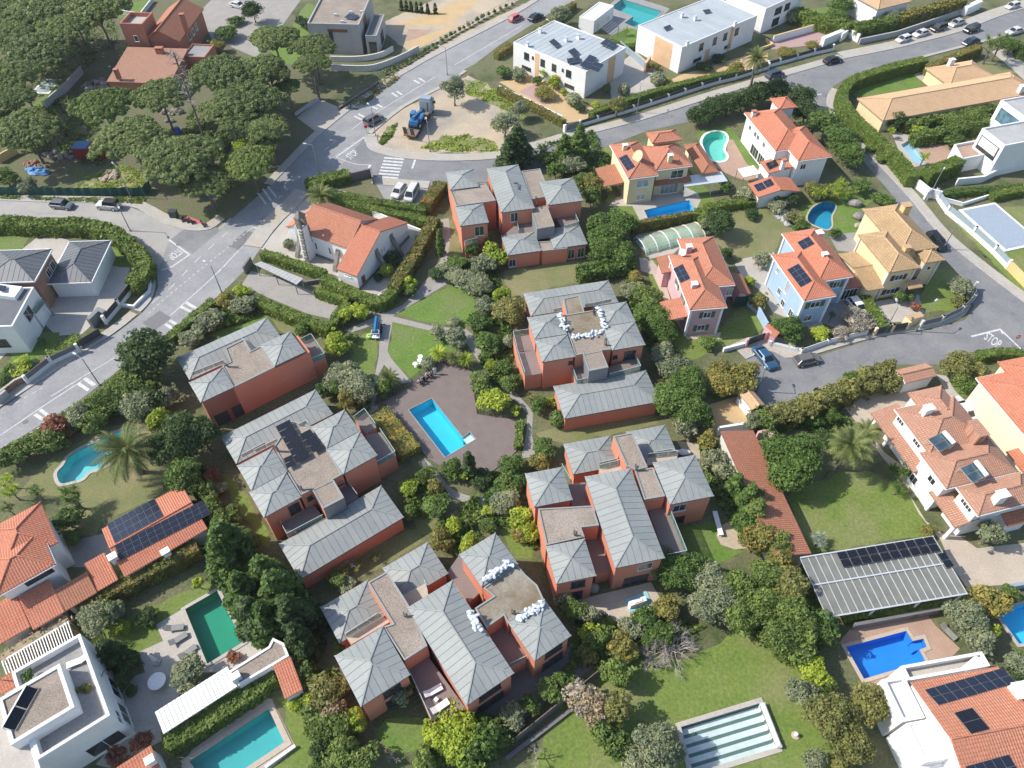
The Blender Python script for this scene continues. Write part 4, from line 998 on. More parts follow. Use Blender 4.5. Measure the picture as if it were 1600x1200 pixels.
def quoins(root,r,z0,z1,mat='white_paint',w=0.35):
 for p in r.pts(0.015): mb = MB();mb.box((p.x,p.y,z0),w,w,z1 - z0,r.ang);mb.build('corner_trim',MATS[mat],root)
# --- church
h = house('church','K1 700,700','white church with terracotta tile roofs, stone buttresses and a bell gable','church')
nv,_ = wing(h,'K1 240,460 785,650 1075,300 510,108',4.6,wall='white_wall',roof='gable',axis='x',rmat='tile_orange',h=2.5,over=0.25)
ang = nv.ang
wg,_ = wing(h,'K1 650,890 880,965 1420,340 1190,265',3.1,ang,wall='white_wall',roof='gable',axis='x',rmat='tile_bright',h=3.5,over=0.15)
nx,_ = wing(h,'K1 75,405 180,440 340,215 160,250',3.6,ang,wall='white_wall',roof='shed_l',rmat='tile_bright',h=1.0,over=0.15)
for t in (-2.2,0.6): win(h,nv,'f',t,1.6,0.5,1.4,frame='white_paint',bars=0)
for t in (-0.4,0.3): win(h,wg,'r',t,2.2,0.3,1.1,frame='white_paint',bars=0)
panel_on(h,wg,'r',-wg.b + 1.4,0.0,0.9,2.0,'brown_wood','door');win(h,wg,'f',0.0,2.2,1.2,0.4,bars=1)
mb = MB()
for p,q in ((nv.side('f')),(wg.side('r')),(wg.side('f'))):
 e = (q - p).normalized();n = Vector((e.y,-e.x,0));a,b = p + n * 0.03,q + n * 0.03;mb.prism([a,b,b + n * 0.1,a + n * 0.1],0,0.5)
mb.build('stone_plinth',MATS['stone'],h)
def buttress(root,foot,n,hgt,reach):
 """curved flying buttress of stone blocks leaning on a wall"""
 mb = MB();prev = None
 for i in range(9):
  t = i / 8;p = foot + n * (reach * (1 - t) ** 1.6) + Vector((0,0,hgt * (t ** 0.75)))
  if prev is not None: mb.bar(prev,p,0.65,0.6)
  prev = p
 return mb.build('buttress',MATS['stone'],root)
fn = -nv.uy
for t in (-5.4,2.4): buttress(h,nv.at(t,-nv.b),fn,3.4,1.8)
for t in (-1.8,2.6): buttress(h,wg.at(wg.a,t),wg.ux,4.2,1.7)
b0 = nv.at(-3.3,-nv.b - 0.9);mb = MB()
def taper(mb,c,s0,s1,z0,z1,ang):
 ca,sa = math.cos(ang),math.sin(ang);f = lambda w,l,z: [Vector((c.x + x * ca - y * sa,c.y + x * sa + y * ca,z)) for x,y in ((-w / 2,-l / 2),(w / 2,-l / 2),(w / 2,l / 2),(-w / 2,l / 2))]
 a,b = f(*s0,z0),f(*s1,z1)
 for i in range(4): j = (i + 1) % 4;mb.poly([a[i],a[j],b[j],b[i]])
 mb.poly(b)
taper(mb,b0,(0.95,2.6),(0.9,1.7),0,6.6,ang);bt = mb.build('bell_gable',MATS['white_wall'],h)
mb = MB()
for sy in (-0.62,0.62): mb.box(tuple(b0 + nv.uy * sy + Vector((0,0,6.6))),0.85,0.5,1.9,ang)
mb.box((b0.x,b0.y,8.5),0.95,1.9,0.3,ang);taper(mb,b0,(0.9,1.5),(0.3,0.3),8.8,9.6,ang)
for k in range(11):
 for sy in (-1,1): mb.box(tuple(b0 + nv.uy * sy * (1.2 - 0.038 * k) + nv.ux * 0.25 + Vector((0,0,0.2 + k * 0.58))),0.6,0.42 if k % 2 else 0.3,0.4,ang)
mb.build('belfry_stone',MATS['stone'],bt);mb = MB();mb.tube(b0 + Vector((0,0,7.0)),b0 + Vector((0,0,7.6)),0.38,0.18,10);mb.tube(b0 + Vector((0,0,9.6)),b0 + Vector((0,0,10.4)),0.04,n=5);mb.build('bell',MATS['dark_metal'],bt)
# --- pale yellow villa with narrow pool
h = house('yellow_villa','K2 700,700','pale yellow villa with orange tile roofs and a round satellite dish')
a_,pl = wing(h,'K2 175,245 520,190 745,592 405,652',5.8,wall='cream_wall',rmat='tile_orange');ang = a_.ang
b_,pb = wing(h,'K2 560,262 980,205 1140,465 735,560',5.8,ang,wall='cream_wall',rmat='tile_orange',pitch=0.45)
c_,_ = wing(h,'K2 600,105 945,45 1035,165 697,232',7.2,ang,wall='cream_wall',rmat='tile_orange')
d_,_ = wing(h,'K2 1060,240 1225,213 1482,556 1268,585',3.2,ang,wall='cream_wall',rmat='tile_rust')
e_,_ = wing(h,'K2 30,545 225,465 355,668 95,785',2.6,wall='cream_wall',roof='shed_l',rmat='tile_rust',h=0.6,z0=2.3)
f_,_ = wing(h,'K2 690,640 1085,575 1145,655 670,745',2.9,ang,wall='cream_wall',roof='shed_f',rmat='tile_rust',h=0.8,z0=2.5)
gutter(h,a_,5.8);gutter(h,b_,5.8)
solar(h,'K2 282,402 375,355 478,505',pl['l'],2,4);chimney(h,'K2 358,232',7.6,2.2,mat='cream_wall',cap='white_paint',ang=ang);chimney(h,'K2 900,352',7.8,2.4,mat='cream_wall',cap='white_paint',ang=ang)
win(h,a_,'f',0.2,3.4,2.2,1.5,glass='blind_glass');win(h,a_,'f',0.2,0.7,1.6,1.1,glass='blind_glass');win(h,b_,'f',1.0,3.3,2.4,1.6);win(h,b_,'f',0.0,0.1,3.4,2.0,glass='blind_glass',bars=3)
mb = MB()
for s in ('K2 290,800','K2 285,690','K2 130,830'): p = W1(s,1.0);mb.box((p.x,p.y,0),0.15,0.15,2.6)
mb.build('carport_post',MATS['dark_metal'],h)
p = W1('K2 512,380',7.3);mb = MB();mb.tube(p,p + Vector((0,0,0.0)) + Vector((-0.55,-0.25,0.45)) * 0.3,0.35,1.15,20,True);mb.tube(p + Vector((0.05,0,0)),p - Vector((0,0,1.1)),0.06);mb.build('satellite_dish',MATS['peach_wall'],h)
# conservatory
cs = house('conservatory','K2 1280,760','white framed glass conservatory on the yellow villa terrace','conservatory');r = rect('K2 1090,690 1275,645 1275,640 1110,620',2.6);r = Rect(ang=ang,c=W1('K2 1275,700',1.6),a=4.0,b=1.4)
mb = MB()
for x in (-1,-0.33,0.33,1):
 for y in (-1,1): q = r.at(x * r.a,y * r.b);mb.box((q.x,q.y,0),0.12,0.12,2.5,ang)
mb.build('frame_post',MATS['white_paint'],cs);mb = MB();mb.prism(r.pts(0.15),2.5,2.62);mb.build('roof',MATS['alu'],cs)
for k in 'frl':
 p,q = r.side(k);n_ = 3 if k == 'f' else 1
 for i in range(n_):
  m = MB();a,b = p.lerp(q,i / n_),p.lerp(q,(i + 1) / n_);m.bar(a + Vector((0,0,1.3)),b + Vector((0,0,1.3)),0.03,2.35);m.build('glass_pane',MATS['clear_glass'],cs)
# --- white villa by the kidney pool
h = house('white_villa','K3 700,800','two storey white villa with bright orange hipped roofs behind dense trees')
a_,pa = wing(h,'K3 215,245 600,192 930,588 555,636',5.9,wall='white_wall',rmat='tile_bright');ang = a_.ang
b_,pb = wing(h,'K3 530,425 865,375 1107,690 770,752',5.9,ang,wall='white_wall',rmat='tile_bright',pitch=0.44)
c_,_ = wing(h,'K3 460,172 548,42 797,100 715,242',5.2,ang,wall='white_wall',rmat='tile_bright')
d_,pd = wing(h,'K3 395,775 565,700 742,815 490,888',3.2,ang,wall='white_wall',roof='shed_l',rmat='tile_bright',h=0.6,over=0.15)
e_,pe = wing(h,'K3 268,990 700,905 792,1060 360,1122',2.8,ang,wall='white_wall',roof='gable',axis='y',rmat='tile_bright',h=0.9)
gutter(h,a_,5.9);gutter(h,b_,5.9)
solar(h,'K3 315,1000 405,968 450,1032',pe['l'],2,2);solar(h,'K3 412,965 490,930 532,992',pe['l'],2,2)
solar(h,'K3 438,775 540,730 580,795',pd['s'],1,2,mat='solar_black',frame='grey_metal',name='solar_collector')
chimney(h,'K3 328,218',7.4,3.0,mat='white_wall',cap='tile_bright',ang=ang);chimney(h,'K3 640,725',5.6,2.4,0.7,0.6,'white_wall','tile_bright',ang)
for t in (4.2,1.8,0.6,-2.0): win(h,a_,'l',-t,3.6,0.9,1.1)
win(h,a_,'l',-0.5,0.1,3.0,2.1,bars=2);win(h,a_,'l',2.4,0.1,2.4,2.1,bars=2);win(h,b_,'f',-1.6,3.6,1.1,1.1)
# --- pink villa
h = house('pink_villa','F 1090,480','pink villa with orange tiled hip roofs and green shutters')
a_,pa = wing(h,'B3 1025,325 1225,288 1405,570 1130,735',5.9,wall='pink_wall',rmat='tile_orange');ang = a_.ang
a_,pa = None,None
for o in list(h.children): 
 for c in list(o.children): bpy.data.objects.remove(c)
 bpy.data.objects.remove(o)
a_,pa = wing(h,'B3 985,420 1190,385 1335,700 1135,738',5.9,ang,wall='pink_wall',rmat='tile_orange')
b_,pb = wing(h,'B3 1025,325 1225,290 1405,570 1190,605',5.9,ang,wall='pink_wall',rmat='tile_orange')
c_,_ = wing(h,'B3 910,425 1010,405 1060,495 970,525',3.4,ang,wall='pink_wall',roof='shed_l',rmat='tile_rust',h=0.5)
d_,_ = wing(h,'B3 930,690 1060,665 1105,775 990,800',2.9,ang,wall='pink_wall',roof='shed_l',rmat='tile_orange',h=0.7,z0=2.4)
e_,_ = wing(h,'B3 1385,540 1420,500 1465,630 1375,650',3.0,ang,wall='pink_wall',roof='shed_r',rmat='tile_rust',h=0.6)
gutter(h,a_,5.9);gutter(h,b_,5.9);quoins(h,a_,0,5.7)
solar(h,'B3 1020,490 1075,462 1120,545',pa['l'],2,3);chimney(h,'B3 1115,350',7.6,2.4,0.8,0.7,'pink_wall','white_paint',ang);chimney(h,'B3 1146,570',7.4,2.2,0.8,0.7,'pink_wall','white_paint',ang)
for t in (0.3,): win(h,a_,'f',t,3.5,1.2,1.2,shutter='green_paint');win(h,a_,'f',t - 0.4,0.8,1.2,1.2,shutter='green_paint')
win(h,a_,'l',-1.5,3.5,1.0,1.2,shutter='green_paint');win(h,a_,'l',2.0,3.5,1.0,1.2,shutter='green_paint');win(h,b_,'f',2.6,3.3,1.0,1.6,glass='blind_glass')
panel_on(h,e_,'f',0.0,0.0,2.2,2.2,'dark_green_metal','garage_door')
p = W1('B3 1082,392',6.9);mb = MB();mb.tube(p,p + Vector((-0.25,-0.2,0.2)),0.15,0.55,16);mb.tube(p,p - Vector((0,0,1.0)),0.04);mb.build('satellite_dish',MATS['alu'],h)
# --- blue villa
h = house('blue_villa','K4 350,800','pale blue villa with orange roof and two solar arrays')
a_,pa = wing(h,'K4 80,515 330,462 587,830 355,882',5.9,wall='blue_wall',rmat='tile_bright');ang = a_.ang
b_,pb = wing(h,'K4 160,345 425,285 742,672 470,727',5.9,ang,wall='blue_wall',rmat='tile_bright',pitch=0.45)
c_,_ = wing(h,'K4 640,690 760,670 800,760 650,790',3.0,ang,wall='blue_wall',roof='shed_f',rmat='tile_rust',h=0.5)
gutter(h,a_,5.9);gutter(h,b_,5.9);quoins(h,a_,0,5.7);quoins(h,b_,0,5.7)
solar(h,'K4 205,630 298,580 410,720',pa['l'],2,4);solar(h,'K4 287,410 380,362 428,420',pb['l'],2,2)
for t,z,w,hh in ((3.3,3.9,0.7,1.0),(1.2,1.2,0.9,1.2),(-0.2,2.8,0.8,2.4),(-0.6,0.3,1.1,1.2),(-3.2,0.3,1.1,1.5)): win(h,a_,'l',-t,z,w,hh,glass='blind_glass' if w < 0.9 else 'window_glass')
win(h,a_,'f',0.0,3.6,1.6,1.2,shutter='green_paint');win(h,a_,'f',-0.3,0.8,1.3,1.2,glass='window_glass');win(h,b_,'f',1.0,3.5,1.2,1.3,shutter='green_paint');win(h,c_,'f',0.0,0.2,2.6,2.1,bars=3)
win(h,b_,'l',3.0,3.9,0.8,1.2);chimney(h,'K4 515,492',7.6,1.6,0.8,0.6,'white_wall','white_paint',ang);chimney(h,'K4 470,320',6.4,2.8,1.0,0.9,'white_wall','white_paint',ang)
# --- straw-roofed villa
h = house('ochre_villa','K4 1100,700','ochre yellow villa with weathered straw coloured tile roofs at the street corner')
a_,pa = wing(h,'K4 775,345 1020,308 1277,605 1035,657',6.0,wall='cream_wall',rmat='tile_straw',cap='tile_tan');ang = a_.ang
b_,pb = wing(h,'K4 805,150 1087,90 1420,440 1140,500',6.0,ang,wall='cream_wall',rmat='tile_straw',cap='tile_tan',pitch=0.45)
c_,_ = wing(h,'K4 1200,530 1245,398 1502,482 1450,617',5.4,ang,wall='cream_wall',rmat='tile_straw',cap='tile_tan')
d_,_ = wing(h,'K4 620,500 775,475 968,770 850,808',3.0,ang,wall='cream_wall',roof='gable',axis='x',rmat='tile_straw',h=0.9,cap='tile_tan')
e_,_ = wing(h,'K4 1170,740 1250,715 1310,760 1180,790',3.0,ang,wall='cream_wall',roof='shed_f',rmat='tile_straw',h=0.5,z0=2.6)
quoins(h,a_,0,5.8,'offwhite_wall');quoins(h,c_,0,5.2,'offwhite_wall')
chimney(h,'K4 1178,98',8.0,3.4,1.3,1.1,'ochre_wall','tile_tan',ang);chimney(h,'K4 1180,435',7.2,2.2,0.9,0.8,'ochre_wall','tile_tan',ang)
win(h,a_,'f',0.0,3.6,1.4,1.1,shutter='anthracite');win(h,a_,'f',-0.2,0.7,1.5,1.1,shutter='anthracite');win(h,c_,'f',0.0,3.3,0.7,0.8,bars=0);win(h,b_,'l',3.6,3.9,1.0,1.2,shutter='anthracite');panel_on(h,c_,'f',-1.6,0.0,1.2,2.1,'anthracite','door')
# --- white terraces with flat metal roofs
def white_row(s,label,z,wins,origin,sol=None,peach=None,chims=(),step=0.0):
 h = house('white_terrace',origin,label);r = rect(s,z);wr = r
 flat_deck(h,r.pts(),0,z,'white_wall','zinc',parapet=0.18,pw=0.2)
 p0,p1 = r.side('f')
 # standing-seam sheets on the roof, one by one
 k = max(4,int(r.a * 2 / 1.3))
 for i in range(k):
  x0 = -r.a + 0.3 + (2 * r.a - 0.6) * i / k;x1 = -r.a + 0.3 + (2 * r.a - 0.6) * (i + 1) / k - 0.07
  mb = MB();mb.prism([r.at(x0,-r.b + 0.3),r.at(x1,-r.b + 0.3),r.at(x1,r.b - 0.3),r.at(x0,r.b - 0.3)],z,z + 0.05);mb.build('roof_panel',MATS['pale_zinc'],h)
 for side,t,zz,w,hh in wins: win(h,r,side,t,zz,w,hh,frame='dark_metal',bars=1)
 for side,t,w,zz,hh in (peach or ()): panel_on(h,r,side,t,zz,w,hh,'peach_wall','porch_panel',0.03)
 for q in chims: chimney(h,q,z + 1.1,1.2,0.7,0.5,'white_wall','alu',r.ang)
 for q,nx,ny in (sol or ()): solar(h,q,(Vector((0,0,z + 0.3)),Vector((0,0,1))),nx,ny,0.25)
 return h,r
white_row('A3 70,248 552,440 700,268 335,125','long white two storey terrace with solar panels on its grey flat roof',5.8,[('f',-6.2,3.3,1.4,1.5),('f',-1.6,3.3,1.2,1.5),('f',1.6,3.3,1.2,1.5),('f',5.6,3.3,1.4,1.5),('f',-6.2,1.0,2.6,0.7),('f',6.0,1.0,2.6,0.7),('f',-4.4,4.0,0.5,0.6),('f',4.0,4.0,0.5,0.6)],'A3 400,400',
          [('A3 470,395 520,320 640,372',1,1),('A3 395,350 470,335 478,365',2,1),('A3 470,390 530,325 575,345',2,1),('A3 525,410 560,365 615,385',2,1),('A3 590,262 625,232 692,262',2,2),('A3 400,305 440,285 470,315',1,1),('A3 290,250 320,232 360,265',1,1)][1:],[('f',-3.2,1.2,0.0,5.6),('f',2.8,1.5,0.0,2.7),('r',2.2,2.6,0.0,5.6)],
          ['A3 240,165','A3 465,200','A3 392,215','A3 165,245'])
white_row('A3 860,135 1025,300 1465,115 1300,-40','white two storey terrace right of the teal pool with a peach porch',5.8,[('r',-6.0,3.3,1.3,1.6),('f',-6.0,3.3,1.3,1.6),('f',-1.5,3.3,1.2,1.6),('f',2.0,3.3,1.2,1.6),('f',6.0,3.3,1.3,1.6),('f',-6.6,1.0,2.6,0.7),('f',3.6,1.0,2.0,0.7)],'A3 1200,250',[('A3 960,165 1000,150 1010,165',1,1),('A3 1190,65 1230,58 1240,72',1,1)],[('f',-3.4,1.6,0.0,2.8),('f',4.3,1.2,0.0,5.6),('l',1.5,5.4,0.0,5.6)],['A3 1105,240','A3 1075,75','A3 1385,125','A3 1152,92'])
white_row('F 1145,-14 1188,18 1248,-8 1205,-40','white terrace cut by the top edge above the pink forecourt',5.8,[('f',-2.0,3.2,2.6,1.6),('f',1.5,3.2,2.0,1.6),('f',-2.0,0.5,2.6,1.8)],'F 1200,30')
h = house('pool_house','A3 560,140','small white pool house with grey pergola beside the teal pool','pool house');r = rect('A3 470,98 600,5 658,45 555,130',3.0);flat_deck(h,r.pts(),0,3.0,'white_wall','white_wall',parapet=0.15)
p = W('A3 580,140 640,95 700,150 640,200',2.4);mb = MB()
for q in p: mb.box((q.x,q.y,0),0.12,0.12,2.4)
mb.build('pergola_post',MATS['grey_metal'],h)
for i in range(7): m = MB();t = i / 6;m.bar(p[0].lerp(p[3],t),p[1].lerp(p[2],t),0.12,0.12);m.build('pergola_slat',MATS['grey_metal'],h)
# --- grey concrete house at the top
h = house('concrete_house','A2 500,300','grey concrete modern house with gravel flat roof behind the curved wall');r = rect('A2 300,138 605,160 672,-20 395,-30',6.6);flat_deck(h,r.pts(),0,6.6,'concrete_wall','gravel_roof',parapet=0.35,pw=0.3)
panel_on(h,r,'f',0.8,5.1,4.6,0.7,'brown_wood','cladding');panel_on(h,r,'f',-0.9,1.0,0.9,4.6,'window_glass','stair_window');panel_on(h,r,'r',-2.0,3.2,3.2,3.0,'brown_wood','cladding')
r2 = rect('A2 640,210 705,218 752,92 690,88',4.4,r.ang);flat_deck(h,r2.pts(),0,4.4,'concrete_wall','dark_concrete',parapet=0.2);win(h,r2,'r',0.0,0.6,3.0,2.6,frame='dark_metal',bars=2);win(h,r2,'f',0.2,0.6,1.8,2.6,frame='dark_metal')
for s in ('A2 465,85','A2 505,125','A2 620,68','A2 555,70'): p = W1(s,6.9);mb = MB();mb.box((p.x,p.y,6.6),0.8,0.5,0.5);mb.build('roof_unit',MATS['alu'],h)
solar(h,'A2 515,105 545,80 605,90',(Vector((0,0,6.9)),Vector((0,0,1))),1,2,0.1)
# --- red house among the pines
h = house('red_house','K6 800,700','brick red house with square roof terrace tower among the pines')
a_,_ = wing(h,'K6 560,420 900,610 1245,135 850,70',5.4,wall='red_wall',roof='gable',axis='y',rmat='tile_rust',h=2.4);ang = a_.ang
t_ = rect('K6 235,338 365,195 640,210 510,358',8.2);flat_deck(h,t_.pts(),0,8.2,'red_wall','pale_paving',parapet=0.9,pw=0.3);win(h,t_,'f',0.0,5.2,0.9,1.3,bars=0);mb = MB()
b_ = rect('K6 55,1025 1050,1050 900,690 340,665',3.2);block(h,b_.shrink(0.3),0,3.2,'red_wall','shed_f','tile_pinkish',h=1.5,over=0.3)
c_ = rect('K6 960,715 1170,555 1355,580 1320,735',3.6);flat_deck(h,c_.pts(),0,3.6,'red_wall','grey_paving',parapet=0.3)
for t in (-2.2,0.2,2.6): win(h,a_,'r',t,3.0,1.1,1.5)
chimney(h,'K6 985,170',9.6,4.2,0.9,0.8,'red_wall','red_wall');chimney(h,'K6 160,860',5.8,2.2,0.8,0.8,'red_wall','red_wall');chimney(h,'K6 700,590',5.8,2.2,1.6,0.9,'red_wall','red_wall')
# --- tan bungalow
h = house('tan_bungalow','A4 1100,620','low bungalow with broad sand coloured tile roofs inside the curved hedge')
a_,_ = wing(h,'A4 610,578 1500,418 1660,545 735,707',2.9,wall='cream_wall',rmat='tile_tan',cap='tile_tan',pitch=0.36);ang = a_.ang
b_,_ = wing(h,'A4 1020,402 1292,342 1400,470 1110,500',2.9,ang,wall='cream_wall',rmat='tile_tan',cap='tile_tan',pitch=0.36);c_,_ = wing(h,'A4 1380,450 1490,415 1600,500 1500,520',2.9,ang,wall='cream_wall',rmat='tile_tan',cap='tile_tan')
chimney(h,'A4 1158,345',5.0,2.4,1.1,0.8,'white_wall','white_paint',ang);chimney(h,'A4 1570,500',4.8,1.6,0.9,0.8,'white_wall','white_paint',ang)
# --- white modern house on the right
h = house('modern_house','A4 1450,900','white box shaped modern house with slatted window at the right edge')
r = rect('A4 1335,758 1700,690 1790,800 1450,862',6.4);flat_deck(h,r.pts(),0,6.4,'white_wall','concrete_wall',parapet=0.3,pw=0.25);ang = r.ang
r2 = rect('A4 1455,592 1700,545 1790,660 1570,705',6.8,ang);flat_deck(h,r2.pts(),0,6.8,'white_wall','concrete_wall',parapet=0.3,pw=0.25)
panel_on(h,r,'l',0.0,3.0,r.b * 1.6,2.7,'window_glass','window',0.02)
for i in range(9):
 p0,p1 = r.side('l');n = Vector(((p1 - p0).y,-(p1 - p0).x,0)).normalized();a,b = p0.lerp(p1,0.14) + n * 0.08,p0.lerp(p1,0.86) + n * 0.08;m = MB();z_ = 3.9 + i * 0.2;m.bar(a + Vector((0,0,z_)),b + Vector((0,0,z_)),0.08,0.09);m.build('window_slat',MATS['white_paint'],h)
panel_on(h,r2,'l',0.0,3.4,r2.b * 1.5,2.6,'blue_glass','window',0.02)
w = W('A4 1205,945 1620,862 1640,1000 1160,1045',2.6);flat_deck(h,[w[0],w[1],w[1] + Vector((0.5,5,0)),w[0] + Vector((0.5,5,0))],0,2.6,'white_wall','brick_paving',topname='terrace_floor',parapet=0.5)
h = house('tan_roof_house','A4 700,60','house with a tan tile roof cut by the top edge beside the tall hedge');a_,_ = wing(h,'F 1322,-12 1377,17 1420,0 1365,-30',4.6,wall='white_wall',rmat='tile_tan',cap='tile_tan');win(h,a_,'f',0.0,0.8,3.0,1.8,bars=2)
# --- modern house with dark metal roofs at the left
h = house('dark_roof_house','B1 250,560','modern house with dark standing seam roofs and a brick corner at the left edge')
def dark_hip(root,r,z,wall,pitch=0.32,z0=0.0):
 mb = MB();mb.prism(r.shrink(0.3).pts(),z0,z - 0.1);mb.build('wall',MATS[wall],root);f,rg = roof_faces('hip',r,z,pitch * min(r.a,r.b));zinc_roof(root,f,rg,MATS['dark_metal_roof'],MATS['anthracite'],w=0.8,gap=0.06)
 mb = MB();p = [q + Vector((0,0,z - 0.12)) for q in r.pts(0.06)]
 for i in range(4): mb.bar(p[i],p[(i + 1) % 4],0.14,0.22)
 mb.build('fascia',MATS['white_paint'],root)
g_ = rect('B1 300,562 395,322 662,328 512,577',3.2);ang = g_.ang;dark_hip(h,g_,3.2,'white_wall')
m_ = rect('B1 -130,530 30,362 318,388 150,602',6.0,ang);dark_hip(h,m_,6.0,'brick_wall');win(h,m_.shrink(0.3),'r',0.5,3.2,1.2,1.4);win(h,m_.shrink(0.3),'r',2.2,3.2,1.2,1.4)
l_ = rect('B1 -200,860 -60,650 60,690 0,790',5.6,ang);w_ = Rect(ang=ang,c=W1('B1 10,790',2.8),a=4.6,b=4.2);flat_deck(h,w_.pts(),0,5.4,'white_wall','dark_metal_roof',parapet=0.2);win(h,w_,'f',1.5,1.4,1.6,1.6,frame='dark_metal');win(h,w_,'r',0.0,3.0,2.0,2.0,frame='alu')
t_ = W('B1 0,577 130,592 85,655 -30,640',6.0);flat_deck(h,t_,0,5.9,'white_wall','white_wall',parapet=0.15);solar(h,'B1 0,585 40,590 35,625',(Vector((0,0,6.1)),Vector((0,0,1))),2,1)
d_ = W('B1 120,725 195,668 265,680 200,760',2.9);mb = MB();mb.prism(d_,2.75,2.95,bottom=True);mb.build('balcony',MATS['grey_box'],h);railing(h,[d_[0],d_[3],d_[2]],2.95)
for q in d_[2:]: mb = MB();mb.box((q.x,q.y,0),0.18,0.18,2.75);mb.build('column',MATS['grey_metal'],h)
# --- orange-roofed house at the left edge with its solar annex
h = house('orange_roof_house','C1 200,1000','white house with orange tile roofs at the left edge above the pergola')
a_,_ = wing(h,'C1 -90,880 250,745 345,985 10,1120',5.6,wall='white_wall',rmat='tile_bright');ang = a_.ang
b_,_ = wing(h,'C1 -110,1055 240,903 330,1108 -30,1270',5.9,ang,wall='white_wall',rmat='tile_bright');panel_on(h,b_,'f',1.0,4.2,3.0,0.9,'window_glass','window',0.02)
gutter(h,b_,5.9)
wing(h,'D1 -80,280 120,200 175,380 -20,480',3.0,ang,wall='white_wall',rmat='tile_bright',roof='shed_f',h=0.7);wing(h,'D1 132,205 320,118 375,298 182,385',3.0,ang,wall='white_wall',rmat='tile_bright',roof='shed_f',h=0.8);wing(h,'D1 325,165 530,70 560,170 375,292',2.9,ang,wall='white_wall',rmat='tile_rust',roof='shed_f',h=0.6)
h = house('solar_annex','C1 900,900','low orange tiled annex covered with two long solar arrays','annex')
s_,ps = wing(h,'C1 600,848 1085,655 1215,888 712,1178',2.9,ang,wall='offwhite_wall',roof='gable',axis='x',rmat='tile_bright',h=1.0,over=0.3)
solar(h,'C1 628,862 905,712 960,815',ps['b'],7,3);solar(h,'C1 672,985 1195,718 1232,800',ps['f'],12,3);wing(h,'C1 510,1100 600,1045 715,1170 560,1260',2.8,ang,wall='offwhite_wall',rmat='tile_bright',roof='shed_f',h=0.5)
chimney(h,'C1 655,1045',4.2,1.4,0.8,0.7,'white_wall','white_paint',ang);chimney(h,'C1 965,1015',3.9,1.0,0.8,0.6,'white_wall','white_paint',ang)
# --- white cubic house bottom left
h = house('white_cubic_house','D1 400,900','white cubic modern house with gravel roof and tilted collector at the bottom left')
r = rect('D1 95,655 490,432 668,905 245,1168',5.6);ang = r.ang;flat_deck(h,r.pts(),0,5.6,'white_wall','grey_paving',parapet=0.9,pw=0.3)
p_ = rect('D1 0,795 355,592 440,845 60,1075',7.4,ang);flat_deck(h,p_.pts(),5.6,7.4,'white_wall','gravel_roof',parapet=0.18,pw=0.35)
l_ = Rect(ang=ang,c=r.at(-r.a - 4.0,-2.0),a=4.0,b=5.0);flat_deck(h,l_.pts(),0,6.0,'white_wall','pale_paving',parapet=0.4,pw=0.3)
win(h,r,'r',-3.2,0.4,2.4,2.4,frame='white_paint',bars=1);win(h,r,'r',0.0,0.4,2.4,2.4,bars=1);win(h,r,'f',r.a - 2.3,0.6,3.4,2.4,bars=1);win(h,r,'r',-4.4,3.4,1.6,1.2)
A,B = W1('D1 85,985',7.6),W1('D1 225,735',7.6);nn = (B - A).normalized();side = Vector((nn.y,-nn.x,0)) * -0.9;A.z = B.z = 7.55
mb = MB();up = Vector((0,0,0.75));q = [A,B,B + side + up,A + side + up];solar(h,'',(Vector((0,0,0)),Vector((0,0,1)).lerp(-side.normalized(),0.5).normalized()),2,1,0.05,0.04,'solar_black','alu','solar_collector',[A,B,B + side + up])
mb.bar(A + side,A + side + up,0.06);mb.bar(B + side,B + side + up,0.06);mb.bar(A + up + side,B + up + side,0.12);mb.build('collector_stand',MATS['alu'],h)
wing(h,'D1 0,690 120,620 100,700 0,790',3.0,ang,wall='white_wall',rmat='tile_bright',roof='shed_f',h=0.4,over=0.1);wing(h,'D1 -20,1210 215,1075 290,1200 60,1330',3.4,ang,wall='white_wall',rmat='tile_bright',roof='shed_f',h=0.5,over=0.1)
h = house('bottom_tile_roof','D1 800,1150','small orange tiled roof with white chimney cut by the bottom edge','annex');a_,_ = wing(h,'D1 680,1200 890,1085 960,1230 760,1350',3.0,ang,wall='white_wall',rmat='tile_bright',roof='shed_f',h=0.4,over=0.15);chimney(h,'D1 872,1150',4.4,1.2,0.7,0.6,'white_wall','alu',ang)
# --- long garage roof and gravel-roofed pool building
h = house('slatted_shelter','D1 1150,830','long shelter roofed with white slats beside the clipped hedge','shelter');r = rect('D1 915,870 1330,605 1392,715 950,1012',2.9,ang)
mb = MB()
for q in r.pts(-0.3): mb.box((q.x,q.y,0),0.2,0.2,2.75,ang)
mb.build('post',MATS['white_paint'],h);mb = MB()
for sy in (-1,1): mb.bar(r.at(-r.a,sy * (r.b - 0.1),2.78),r.at(r.a,sy * (r.b - 0.1),2.78),0.15,0.12)
mb.build('beam',MATS['white_paint'],h);k = int(2 * r.a / 0.42)
for i in range(k): m = MB();x = -r.a + (i + 0.5) * 2 * r.a / k;m.bar(r.at(x,-r.b,2.92),r.at(x,r.b,2.92),0.385,0.05);m.build('roof_slat',MATS['white_paint'],h)
h = house('pool_building','D2 60,560','flat gravel roofed building with an orange tiled end by the conifers','annex');flat_deck(h,W('D1 1335,640 1575,490 D2 100,440 165,470 195,545 0,660 D1 1400,720',2.9),0,2.9,'white_wall','gravel_roof',parapet=0.15);wing(h,'D2 108,612 205,550 272,732 172,805',2.8,wall='white_wall',rmat='tile_bright',roof='shed_f',h=0.4,over=0.1)
p = W1('D1 1385,670',3.2);mb = MB();mb.box((p.x,p.y,2.9),1.0,0.8,0.9,ang);mb.build('air_unit',MATS['alu'],h)
